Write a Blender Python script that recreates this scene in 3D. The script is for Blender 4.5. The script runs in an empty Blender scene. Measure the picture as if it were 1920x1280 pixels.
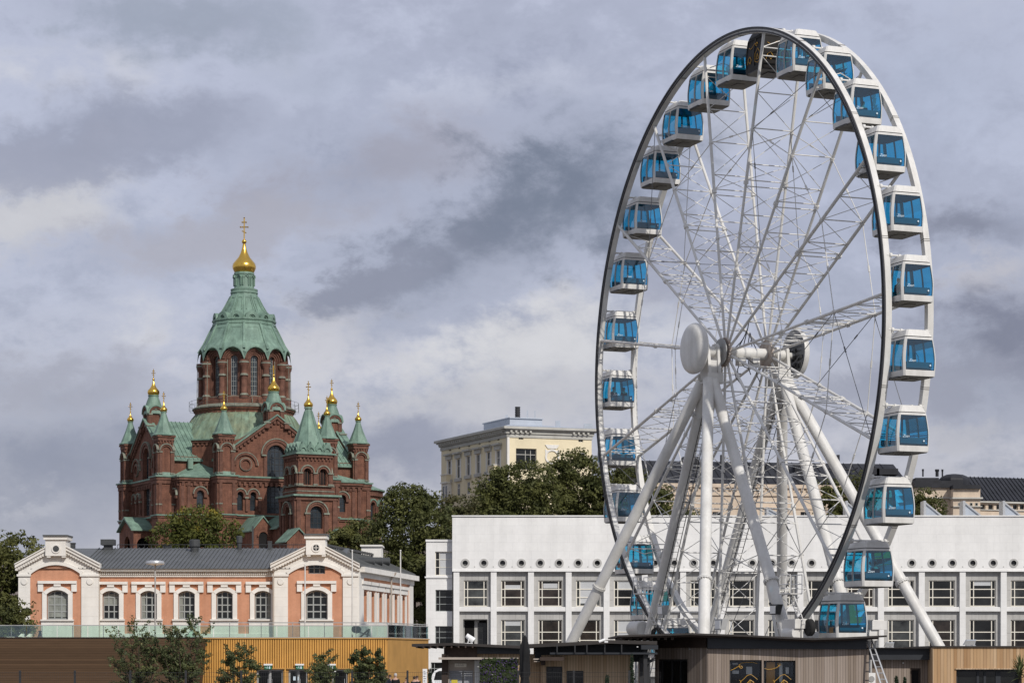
import bpy, math, random
from mathutils import Vector, Matrix
PI = math.pi
R_ = math.radians
random.seed(7)
scn = bpy.context.scene
col = scn.collection

# ------------------------------------------------------------------ camera
F, YH, CZ = 4450.0, 1236.0, 2.5          # focal length in photo pixels, horizon row, eye height
cam = bpy.data.cameras.new('camera')
cam.sensor_width = 36.0
cam.lens = 36.0 * F / 1920.0
cam.shift_y = (YH - 640.0) / 1920.0
cam.clip_start = 0.5
cam.clip_end = 20000
camo = bpy.data.objects.new('camera', cam)
col.objects.link(camo)
camo.location = (0, 0, CZ)
camo.rotation_euler = (R_(90), 0, 0)
scn.camera = camo

# ------------------------------------------------------------------ light
SUN_AZ, SUN_EL = 30.0, 37.0              # degrees to the right of straight behind the camera, height
sv = Vector((math.sin(R_(SUN_AZ)) * math.cos(R_(SUN_EL)), -math.cos(R_(SUN_AZ)) * math.cos(R_(SUN_EL)), math.sin(R_(SUN_EL))))
sun = bpy.data.lights.new('sun', 'SUN')
sun.energy = 3.25
sun.angle = R_(0.53)
sun.color = (1.0, 0.955, 0.89)
suno = bpy.data.objects.new('sun', sun)
col.objects.link(suno)
suno.location = (60, -60, 120)
suno.rotation_mode = 'QUATERNION'
suno.rotation_quaternion = sv.to_track_quat('Z', 'Y')
scn.view_settings.view_transform = 'Standard'
scn.view_settings.look = 'None'
scn.view_settings.exposure = 0.0
scn.view_settings.gamma = 1.0
scn.view_settings.use_curve_mapping = False

# ------------------------------------------------------------------ sky: Nishita behind a broken deck of cloud
def lin(r, g, b):
    f = lambda c: (c / 255 / 12.92) if c / 255 <= 0.04045 else ((c / 255 + 0.055) / 1.055) ** 2.4
    return (f(r), f(g), f(b))
world = bpy.data.worlds.new('World')
scn.world = world
world.use_nodes = True
wt = world.node_tree
wt.nodes.clear()
def wn(t, **k):
    n = wt.nodes.new(t)
    for a, b in k.items(): setattr(n, a, b)
    return n
def wm(op, a, b=None, c=None, clamp=False):
    n = wt.nodes.new('ShaderNodeMath'); n.operation = op; n.use_clamp = clamp
    for i, v in enumerate((a, b, c)):
        if v is None: continue
        if isinstance(v, (int, float)): n.inputs[i].default_value = v
        else: wt.links.new(v, n.inputs[i])
    return n.outputs[0]
def wmix(f, a, b):
    n = wt.nodes.new('ShaderNodeMix'); n.data_type = 'RGBA'
    if isinstance(f, (int, float)): n.inputs[0].default_value = f
    else: wt.links.new(f, n.inputs[0])
    for i, v in ((6, a), (7, b)):
        if isinstance(v, tuple): n.inputs[i].default_value = (*v, 1)
        else: wt.links.new(v, n.inputs[i])
    return n.outputs[2]
SKYK = 10.0
def sc(r, g, b): return tuple(x * SKYK for x in lin(r, g, b))
sky = wn('ShaderNodeTexSky', sky_type='NISHITA', sun_disc=False)
sky.sun_elevation = R_(SUN_EL); sky.sun_rotation = R_(180 - SUN_AZ)
tc = wn('ShaderNodeTexCoord')
sep = wn('ShaderNodeSeparateXYZ'); wt.links.new(tc.outputs['Generated'], sep.inputs[0])
def wnoise(scale, detail, rough, zs=2.2, off=0.0, dist=0.0):
    m = wn('ShaderNodeMapping'); wt.links.new(tc.outputs['Generated'], m.inputs[0])
    m.inputs['Scale'].default_value = (1, 1, zs); m.inputs['Location'].default_value = (off, off * .7, off * .3)
    n = wn('ShaderNodeTexNoise'); n.inputs['Scale'].default_value = scale; n.inputs['Detail'].default_value = detail
    n.inputs['Roughness'].default_value = rough; n.inputs['Distortion'].default_value = dist
    wt.links.new(m.outputs[0], n.inputs[0]); return n.outputs['Fac']
nA = wnoise(9, 10, .58, 1.9, 3.1, .15)      # broad cloud masses
nB = wnoise(24, 11, .66, 1.6, 9.7, .2)     # ragged edges
nC = wnoise(64, 8, .62, 1.4, 5.3, .2)      # small wisps
ysafe = wm('MAXIMUM', sep.outputs[1], .05)
wx = wm('MULTIPLY', wm('SUBTRACT', nB, .5), .055); wz = wm('MULTIPLY', wm('SUBTRACT', wnoise(22, 9, .62, 1.6, 14.2, .1), .5), .045)
U = wm('ADD', wm('DIVIDE', sep.outputs[0], ysafe), wx); V = wm('ADD', wm('DIVIDE', sep.outputs[2], ysafe), wz)
edge = wm('ADD', wm('ADD', wm('MULTIPLY', wm('SUBTRACT', nA, .5), 1.6), wm('MULTIPLY', wm('SUBTRACT', nB, .5), 2.4)), wm('MULTIPLY', wm('SUBTRACT', nC, .5), 1.0))
def ramp(v, stops):
    n = wn('ShaderNodeValToRGB'); wt.links.new(v, n.inputs[0]); el = n.color_ramp.elements; n.color_ramp.interpolation = 'EASE'
    while len(el) < len(stops): el.new(.5)
    for e, (p, c) in zip(el, stops): e.position = p; e.color = (*lin(*c), 1)
    m = wn('ShaderNodeVectorMath', operation='SCALE'); wt.links.new(n.outputs[0], m.inputs[0]); m.inputs[3].default_value = SKYK; return m.outputs[0]
def blob(px, py, rx, ry, tilt=0, soft=.55, ragged=1.0):
    """ragged cloud bank around one direction of the sky"""
    u0, v0 = (px - 960) / F, (YH - py) / F
    du, dv = wm('SUBTRACT', U, u0), wm('SUBTRACT', V, v0)
    c, s = math.cos(R_(tilt)), math.sin(R_(tilt))
    a = wm('DIVIDE', wm('ADD', wm('MULTIPLY', du, c), wm('MULTIPLY', dv, s)), rx / F)
    b = wm('DIVIDE', wm('SUBTRACT', wm('MULTIPLY', dv, c), wm('MULTIPLY', du, s)), ry / F)
    d2 = wm('ADD', wm('MULTIPLY', a, a), wm('MULTIPLY', b, b))
    g = wm('ADD', wm('SUBTRACT', 1.0, wm('SQRT', d2)), wm('MULTIPLY', edge, ragged))
    n = wn('ShaderNodeMapRange', interpolation_type='SMOOTHSTEP')
    wt.links.new(g, n.inputs[0]); n.inputs[1].default_value = .0; n.inputs[2].default_value = soft
    return n.outputs[0]
mixn = wm('ADD', wm('ADD', wm('MULTIPLY', nA, .55), wm('MULTIPLY', nB, .35)), wm('MULTIPLY', nC, .10))
c0 = ramp(mixn, [(.30, (156, 161, 182)), (.44, (178, 183, 203)), (.53, (190, 195, 215)), (.66, (202, 204, 216))])
low = ramp(mixn, [(.32, (148, 152, 170)), (.45, (170, 172, 187)), (.55, (194, 193, 202)), (.68, (214, 212, 215))])
mr2 = wn('ShaderNodeMapRange', interpolation_type='SMOOTHSTEP'); wt.links.new(V, mr2.inputs[0])
mr2.inputs[1].default_value = .06; mr2.inputs[2].default_value = .19; mr2.inputs[3].default_value = .9; mr2.inputs[4].default_value = 0
c0 = wmix(mr2.outputs[0], c0, low)
for (px, py, rx, ry, tilt, colr, k, soft, rg) in [
    (1720, 160, 380, 260, 0, (180, 187, 208), .7, 1.0, .6),
    (60, 400, 260, 110, 5, (205, 204, 208), .9, .9, .8),
    (250, 250, 400, 85, 4, (156, 160, 179), .9, .8, .8),
    (100, 300, 200, 60, 10, (160, 163, 181), .8, .7, .9),
    (340, 30, 360, 80, -4, (160, 167, 184), .9, .8, .8),
    (620, 140, 200, 60, 0, (178, 184, 203), .6, .8, .9),
    (960, 160, 330, 80, 10, (197, 201, 217), .6, 1.0, .9),
    (680, 320, 400, 120, 13, (164, 164, 179), .95, .8, .8),
    (400, 440, 420, 80, 8, (174, 173, 185), .85, .8, .9),
    (1010, 655, 380, 125, 14, (214, 213, 217), 1.0, .9, .9),
    (580, 640, 260, 120, 10, (210, 208, 214), .85, .9, .9),
    (920, 750, 420, 70, 4, (194, 193, 200), .75, .8, .9),
    (1330, 480, 300, 130, 5, (160, 162, 180), .85, .8, .9),
    (880, 450, 470, 150, 22, (126, 131, 149), 1.0, 1.0, .8),
    (1070, 350, 310, 195, 14, (118, 125, 143), 1.0, 1.05, .8),
    (700, 525, 240, 62, 22, (144, 147, 165), .95, .7, .8),
    (1860, 505, 140, 60, 0, (196, 194, 202), .8, .8, .9),
    (1830, 425, 240, 85, 0, (138, 141, 159), 1.0, .9, .8),
    (1880, 650, 300, 190, 0, (128, 130, 149), 1.0, 1.0, .8),
    (1720, 720, 280, 80, 5, (156, 158, 175), .85, .8, .9),
    (1790, 800, 150, 40, 0, (190, 189, 197), .6, .7, .9),
    (110, 880, 430, 190, 0, (142, 146, 166), .95, 1.0, .8),
    (120, 720, 260, 70, 0, (166, 167, 182), .85, .8, .9),
    (60, 960, 120, 40, 10, (186, 187, 199), .6, .7, .9),
    (740, 850, 220, 80, 0, (146, 149, 169), .9, .8, .8)]:
    c0 = wmix(wm('MULTIPLY', blob(px, py, rx, ry, tilt, soft, rg), k), c0, sc(*colr))
# overhead and behind the camera: a plainer bright broken overcast
back = wn('ShaderNodeMapRange', interpolation_type='SMOOTHSTEP'); wt.links.new(sep.outputs[1], back.inputs[0])
back.inputs[1].default_value = .55; back.inputs[2].default_value = .85
gen = ramp(mixn, [(.36, (170, 173, 188)), (.62, (200, 205, 221))])
c0 = wmix(back.outputs[0], gen, c0)
fine = wm('ADD', wm('ADD', .79, wm('MULTIPLY', nB, .22)), wm('MULTIPLY', nC, .16))
sm = wn('ShaderNodeVectorMath', operation='SCALE'); wt.links.new(c0, sm.inputs[0]); wt.links.new(fine, sm.inputs[3])
skymix = wmix(.92, sky.outputs[0], sm.outputs[0])
bg = wn('ShaderNodeBackground'); bg.inputs['Strength'].default_value = 1.0 / SKYK
wt.links.new(skymix, bg.inputs[0])
wo = wn('ShaderNodeOutputWorld'); wt.links.new(bg.outputs[0], wo.inputs[0])

# ------------------------------------------------------------------ materials
def pmat(name, c, rough=.75, var=.15, scale=.6, streak=0.0, metal=0.0, bump=0.0, spec=.3, tint=None, fine=0.0, coat=0.0):
    """procedural material: noise-mottled colour, optional vertical weather streaks and bump"""
    m = bpy.data.materials.new(name); m.use_nodes = True
    t = m.node_tree; b = t.nodes['Principled BSDF']
    b.inputs['Roughness'].default_value = rough; b.inputs['Metallic'].default_value = metal
    b.inputs['Specular IOR Level'].default_value = spec
    if coat: b.inputs['Coat Weight'].default_value = coat
    N = lambda k: t.nodes.new(k)
    tcn = N('ShaderNodeTexCoord')
    def noise(sc_, sx, sy, sz, det=6):
        mp = N('ShaderNodeMapping'); mp.inputs['Scale'].default_value = (sx, sy, sz); t.links.new(tcn.outputs['Object'], mp.inputs[0])
        n = N('ShaderNodeTexNoise'); n.inputs['Scale'].default_value = sc_; n.inputs['Detail'].default_value = det
        n.inputs['Roughness'].default_value = .6; t.links.new(mp.outputs[0], n.inputs[0])
        r = N('ShaderNodeMapRange'); t.links.new(n.outputs['Fac'], r.inputs[0]); r.inputs[1].default_value = .3; r.inputs[2].default_value = .7
        return r.outputs[0], n
    f1, n1 = noise(scale, 1, 1, 1)
    c2 = tint if tint else tuple(x * (1 - var * 1.6) for x in c)
    mx = N('ShaderNodeMix'); mx.data_type = 'RGBA'; t.links.new(f1, mx.inputs[0])
    mx.inputs[6].default_value = (*c2, 1); mx.inputs[7].default_value = (*[min(1, x * (1 + var * .5)) for x in c], 1)
    out = mx.outputs[2]
    def mult(out, f, lo):
        r = N('ShaderNodeMapRange'); t.links.new(f, r.inputs[0]); r.inputs[3].default_value = lo; r.inputs[4].default_value = 1.0
        v = N('ShaderNodeVectorMath'); v.operation = 'SCALE'; t.links.new(out, v.inputs[0]); t.links.new(r.outputs[0], v.inputs[3])
        return v.outputs[0]
    if streak:
        f2, _ = noise(scale * 2, 1.6, 1.6, .14, 5); out = mult(out, f2, 1 - streak)
    if fine:
        f3, _ = noise(scale * 9, 1, 1, 1, 3); out = mult(out, f3, 1 - fine)
    t.links.new(out, b.inputs['Base Color'])
    if bump:
        f4, n4 = noise(scale * 12, 1, 1, 1, 4)
        bp = N('ShaderNodeBump'); bp.inputs['Strength'].default_value = bump; bp.inputs['Distance'].default_value = .05
        t.links.new(n4.outputs['Fac'], bp.inputs['Height']); t.links.new(bp.outputs[0], b.inputs['Normal'])
    return m
def boards(name, cols, freq, axis=0, rough=.75, groove=.12, grain=.2):
    """boards laid side by side: one tone per board from a hash of its index, dark joint, grain along the board"""
    m = bpy.data.materials.new(name); m.use_nodes = True
    t = m.node_tree; b = t.nodes['Principled BSDF']; b.inputs['Roughness'].default_value = rough; b.inputs['Specular IOR Level'].default_value = .2
    N = lambda k: t.nodes.new(k); L = t.links.new
    def mth(op, a, c=None):
        n = N('ShaderNodeMath'); n.operation = op
        for i, v in enumerate((a, c)):
            if v is None: continue
            if isinstance(v, (int, float)): n.inputs[i].default_value = v
            else: L(v, n.inputs[i])
        return n.outputs[0]
    tcn = N('ShaderNodeTexCoord'); s = N('ShaderNodeSeparateXYZ'); L(tcn.outputs['Object'], s.inputs[0])
    k = mth('MULTIPLY', s.outputs[axis], freq); idx = mth('FLOOR', k); fr = mth('SUBTRACT', k, idx)
    wnz = N('ShaderNodeTexWhiteNoise'); wnz.noise_dimensions = '1D'; L(idx, wnz.inputs['W'])
    rp = N('ShaderNodeValToRGB'); L(wnz.outputs['Value'], rp.inputs[0])
    el = rp.color_ramp.elements
    el[0].position = 0; el[0].color = (*cols[0], 1); el[1].position = 1; el[1].color = (*cols[-1], 1)
    for i, c in enumerate(cols[1:-1]):
        e = el.new((i + 1) / (len(cols) - 1)); e.color = (*c, 1)
    mp = N('ShaderNodeMapping'); L(tcn.outputs['Object'], mp.inputs[0]); sc3 = [12, 12, 12]; sc3[2 if axis != 2 else 0] = .9
    mp.inputs['Scale'].default_value = sc3
    n = N('ShaderNodeTexNoise'); n.inputs['Scale'].default_value = 1.0; n.inputs['Detail'].default_value = 6; L(mp.outputs[0], n.inputs[0])
    g = mth('ADD', 1 - grain, mth('MULTIPLY', n.outputs['Fac'], grain * 2))
    gr = mth('MULTIPLY', mth('GREATER_THAN', fr, groove), .65); gr = mth('ADD', gr, .35)
    v = N('ShaderNodeVectorMath'); v.operation = 'SCALE'; L(rp.outputs[0], v.inputs[0]); L(mth('MULTIPLY', g, gr), v.inputs[3])
    L(v.outputs[0], b.inputs['Base Color'])
    return m
def gmat(name, c, rough=.06, spec=.5):
    m = pmat(name, c, rough, .35, .8, spec=spec); return m
def tinted(name, tint, gloss=.16):
    """clear tinted glass: coloured see-through plus a sharp mirror part"""
    m = bpy.data.materials.new(name); m.use_nodes = True; t = m.node_tree; t.nodes.clear()
    a = t.nodes.new('ShaderNodeBsdfTransparent'); a.inputs[0].default_value = (*tint, 1)
    g = t.nodes.new('ShaderNodeBsdfGlossy'); g.inputs['Roughness'].default_value = .03; g.inputs[0].default_value = (.8, .9, 1, 1)
    fr = t.nodes.new('ShaderNodeFresnel'); fr.inputs[0].default_value = 1.5
    ad = t.nodes.new('ShaderNodeMath'); ad.operation = 'MULTIPLY_ADD'; t.links.new(fr.outputs[0], ad.inputs[0]); ad.inputs[1].default_value = 1.0; ad.inputs[2].default_value = gloss - .05
    x = t.nodes.new('ShaderNodeMixShader'); t.links.new(ad.outputs[0], x.inputs[0]); t.links.new(a.outputs[0], x.inputs[1]); t.links.new(g.outputs[0], x.inputs[2])
    o = t.nodes.new('ShaderNodeOutputMaterial'); t.links.new(x.outputs[0], o.inputs[0])
    return m
def leafmat(name, c1, c2, c3=None, scale=.35):
    m = bpy.data.materials.new(name); m.use_nodes = True; t = m.node_tree; b = t.nodes['Principled BSDF']
    b.inputs['Roughness'].default_value = .6; b.inputs['Specular IOR Level'].default_value = .25
    tcn = t.nodes.new('ShaderNodeTexCoord')
    n = t.nodes.new('ShaderNodeTexNoise'); n.inputs['Scale'].default_value = scale; n.inputs['Detail'].default_value = 5
    t.links.new(tcn.outputs['Object'], n.inputs[0])
    rp = t.nodes.new('ShaderNodeValToRGB'); t.links.new(n.outputs['Fac'], rp.inputs[0]); el = rp.color_ramp.elements
    el[0].position = .35; el[0].color = (*c1, 1); el[1].position = .62; el[1].color = (*c2, 1)
    if c3: e = el.new(.72); e.color = (*c3, 1)
    t.links.new(rp.outputs[0], b.inputs['Base Color'])
    tr = t.nodes.new('ShaderNodeBsdfTranslucent'); t.links.new(rp.outputs[0], tr.inputs[0])
    mx = t.nodes.new('ShaderNodeMixShader'); mx.inputs[0].default_value = .25
    o = t.nodes['Material Output']; t.links.new(b.outputs[0], mx.inputs[1]); t.links.new(tr.outputs[0], mx.inputs[2]); t.links.new(mx.outputs[0], o.inputs[0])
    return m
def emat(name, c, s):
    m = bpy.data.materials.new(name); m.use_nodes = True; b = m.node_tree.nodes['Principled BSDF']
    b.inputs['Base Color'].default_value = (*c, 1); b.inputs['Emission Color'].default_value = (*c, 1); b.inputs['Emission Strength'].default_value = s
    return m
M = dict(
    ground=pmat('paving', (.16, .155, .15), .9, .2, .3, bump=.2),
    rock=pmat('granite hill', (.2, .17, .15), .9, .3, .2, bump=.4),
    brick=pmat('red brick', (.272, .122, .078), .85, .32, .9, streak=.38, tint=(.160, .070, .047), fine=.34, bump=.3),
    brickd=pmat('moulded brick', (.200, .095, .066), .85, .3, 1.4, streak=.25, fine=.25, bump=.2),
    stone=pmat('weathered ledge', (.25, .28, .22), .8, .3, 1.5, streak=.35, tint=(.17, .15, .12)),
    copper=pmat('green copper', (.235, .355, .275), .55, .16, .5, streak=.42, tint=(.16, .25, .20), fine=.16),
    copperd=pmat('rusted copper', (.235, .355, .26), .6, .2, .5, streak=.55, tint=(.25, .27, .165), fine=.15),
    gold=pmat('gilding', (.80, .50, .10), .24, .12, 1.5, metal=1.0),
    cglass=gmat('cathedral glass', (.035, .045, .055), .18),
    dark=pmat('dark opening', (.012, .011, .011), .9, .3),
    iron=pmat('black iron', (.03, .03, .032), .5, .2, spec=.4),
    orange=pmat('apricot plaster', (.63, .325, .205), .9, .1, .6, streak=.2, tint=(.54, .255, .15), fine=.12),
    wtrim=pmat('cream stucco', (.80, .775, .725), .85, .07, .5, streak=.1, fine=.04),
    wtrim2=pmat('shaded moulding', (.70, .67, .62), .9, .1),  # darker copy of the stucco: shade on dentils and grooves put into colour
    sgrey=pmat('sheet metal roof', (.105, .11, .112), .5, .12, .5, streak=.15, spec=.4),
    sgreyd=pmat('roof flue metal', (.06, .063, .065), .55, .2, 1.0),
    wglass2=pmat('window glass painted paler', (.060, .064, .062), .06, .7, .8, spec=.5),  # lit room and reflection put into the colour of an opaque pane
    wglass3=pmat('window glass with brown interior', (.034, .026, .021), .06, .7, .8, spec=.4),  # mottling stands in for reflections, brown for the room behind
    sblind=pmat('pale roller blind', (.50, .51, .52), .8, .08),
    wframe=pmat('grey window frame', (.33, .35, .34), .6, .08),
    wglass=pmat('window glass', (.016, .017, .017), .06, .6, .5, spec=.4),  # strong mottling puts uneven reflections into the pane's colour
    curtain=pmat('curtain', (.30, .32, .29), .9, .2, 2.5, streak=.3),
    white=pmat('white render', (.83, .82, .80), .9, .06, .3, streak=.11, fine=.05),
    bay=pmat('grey stone panel', (.47, .46, .44), .85, .1, .8, streak=.12),
    joint=pmat('panel joint', (.30, .29, .28), .9, .1),
    ivory=pmat('ivory frame', (.74, .70, .61), .6, .05),
    yellow=pmat('pale yellow plaster', (.80, .70, .49), .9, .06, .25, streak=.08, fine=.03),
    beige=pmat('sandstone', (.66, .54, .42), .9, .12, .4, streak=.15),
    cornice=pmat('grey cornice', (.50, .49, .45), .8, .1, .5, streak=.1),
    bluegrey=pmat('blue grey sheet metal', (.42, .46, .52), .45, .1, .5, spec=.4),
    slate=pmat('dark slate roof', (.026, .027, .033), .6, .25, .5, streak=.25),
    steel=pmat('white painted steel', (.73, .72, .695), .42, .07, .7, streak=.16, spec=.45, fine=.07, tint=(.64, .62, .58)),
    steelg=pmat('grey galvanised steel', (.36, .36, .355), .5, .15, 1.0, spec=.4),
    cable=pmat('steel cable', (.16, .16, .165), .45, .2, spec=.4),
    rust=pmat('rusty steel', (.46, .42, .38), .7, .3, 3.0, tint=(.27, .19, .14)),
    track=pmat('black rubber track', (.06, .06, .064), .55, .2),
    blue=tinted('blue tinted glass', (.12, .65, .84), .11),
    green=tinted('pale green glass', (.80, .91, .83), .10),
    clear=tinted('clear shop glass', (.86, .88, .88), .05),
    seat=pmat('grey cabin fittings', (.15, .20, .23), .6, .2),
    under=pmat('dark grey underside', (.17, .16, .14), .7, .25, 1.5),  # dark mottled grey, also on the deck and rim joints
    blackcab=pmat('black lacquer', (.013, .011, .010), .5, .3, 1.5, spec=.2),
    goldline=pmat('gold lettering', (.62, .35, .06), .45, .1),
    text=pmat('white lettering', (.62, .72, .78), .6, .02),
    led=pmat('dark display panel', (.17, .175, .185), .5, .2, 2.0),
    gold_slat=pmat('ochre slat wall', (.68, .36, .09), .7, .12, .8, streak=.12),
    gold_flat=pmat('ochre plank wall', (.50, .275, .08), .75, .1, .8, streak=.15),
    brown=boards('dark brown boards', [(.075, .044, .024), (.095, .056, .031), (.065, .038, .021)], 6.6, 2, groove=.1),  # dark brown with a random tone per board
    greywood=boards('weathered vertical boards', [(.25, .20, .165), (.33, .275, .235), (.21, .165, .13), (.29, .24, .20)], 9.5, 0),
    warmwood=boards('larch boards', [(.40, .25, .13), (.48, .32, .18), (.33, .19, .09), (.52, .37, .23), (.37, .23, .12)], 7.6, 0, groove=.09),
    tanwood=boards('tan boards', [(.44, .315, .20), (.52, .39, .26), (.38, .265, .16)], 9.0, 0),
    darkwood=pmat('dark brown timber', (.052, .035, .027), .7, .25, 2.0),
    fascia=pmat('navy black fascia', (.022, .025, .031), .5, .2, 1.0, spec=.4),
    blackroof=pmat('bitumen roof edge', (.04, .034, .031), .6, .2, 1.5),
    shutter=pmat('grey roller shutter', (.30, .31, .34), .5, .05),
    panelgrey=pmat('taupe panel', (.40, .345, .295), .8, .08),
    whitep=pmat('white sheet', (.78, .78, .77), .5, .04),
    alu=pmat('aluminium', (.55, .56, .57), .35, .08, metal=.6),
    canvas=pmat('black canvas', (.014, .014, .015), .9, .25, 3.0),
    bark=pmat('bark', (.06, .045, .034), .9, .3, 3.0),
    leaf=leafmat('dark green leaves', (.048, .058, .019), (.120, .125, .038), None, .5),
    leaf2=leafmat('olive leaves', (.055, .065, .021), (.138, .140, .043), None, .5),
    leafy=leafmat('yellowing leaves', (.050, .066, .016), (.125, .128, .026), (.30, .23, .03), .45),
    leafb=leafmat('bronzed leaves', (.060, .065, .025), (.12, .105, .045), (.22, .13, .06)),
    leafs=leafmat('shrub leaves', (.048, .064, .028), (.125, .140, .056), (.20, .18, .07), 1.5),
    leafc=leafmat('conifer leaves', (.010, .022, .012), (.024, .042, .020), None, 2.0),
    leafd=leafmat('dark living wall leaves', (.012, .022, .009), (.045, .065, .02), None, 3.0),
    flower=leafmat('violet petals', (.045, .025, .10), (.10, .05, .18), (.50, .48, .40), 5.0),
    skin=pmat('skin', (.52, .32, .24), .6, .05), hair=pmat('brown hair', (.05, .03, .02), .7, .2), hairg=pmat('grey hair', (.50, .48, .46), .7, .1),
    navy=pmat('navy cloth', (.018, .022, .035), .9, .2), blackc=pmat('black cloth', (.014, .014, .015), .9, .2),
    palecloth=pmat('pale blue cloth', (.45, .55, .62), .9, .1), paint=pmat('white car paint', (.80, .80, .80), .25, .02, coat=.6),
    tyre=pmat('tyre rubber', (.02, .02, .02), .8, .2), exitg=emat('exit sign green', (.008, .11, .05), .2),
    lampglass=pmat('lamp diffuser', (.75, .75, .74), .4, .03), yellowp=pmat('yellow plastic', (.55, .45, .05), .5, .05),
)

def tile(m, w, h, k):
    """faint facing-tile joints on an upright wall"""
    t = m.node_tree; b = t.nodes['Principled BSDF']; src = b.inputs['Base Color'].links[0].from_socket
    tcn = t.nodes.new('ShaderNodeTexCoord'); s = t.nodes.new('ShaderNodeSeparateXYZ'); t.links.new(tcn.outputs['Object'], s.inputs[0]); c = t.nodes.new('ShaderNodeCombineXYZ')
    t.links.new(s.outputs[0], c.inputs[0]); t.links.new(s.outputs[2], c.inputs[1])
    br = t.nodes.new('ShaderNodeTexBrick'); br.offset = .5; t.links.new(c.outputs[0], br.inputs['Vector']); br.inputs['Scale'].default_value = 1.0
    br.inputs['Brick Width'].default_value = w; br.inputs['Row Height'].default_value = h; br.inputs['Mortar Size'].default_value = .018
    br.inputs['Color1'].default_value = (1, 1, 1, 1); br.inputs['Color2'].default_value = (1 - k * .4,) * 3 + (1,); br.inputs['Mortar'].default_value = (1 - k * 1.6,) * 3 + (1,)
    x = t.nodes.new('ShaderNodeMix'); x.data_type = 'RGBA'; x.blend_type = 'MULTIPLY'; x.inputs[0].default_value = 1; t.links.new(src, x.inputs[6]); t.links.new(br.outputs['Color'], x.inputs[7]); t.links.new(x.outputs[2], b.inputs['Base Color'])
tile(M['white'], 1.2, .8, .06); tile(M['brick'], .9, .28, .16)

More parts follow.
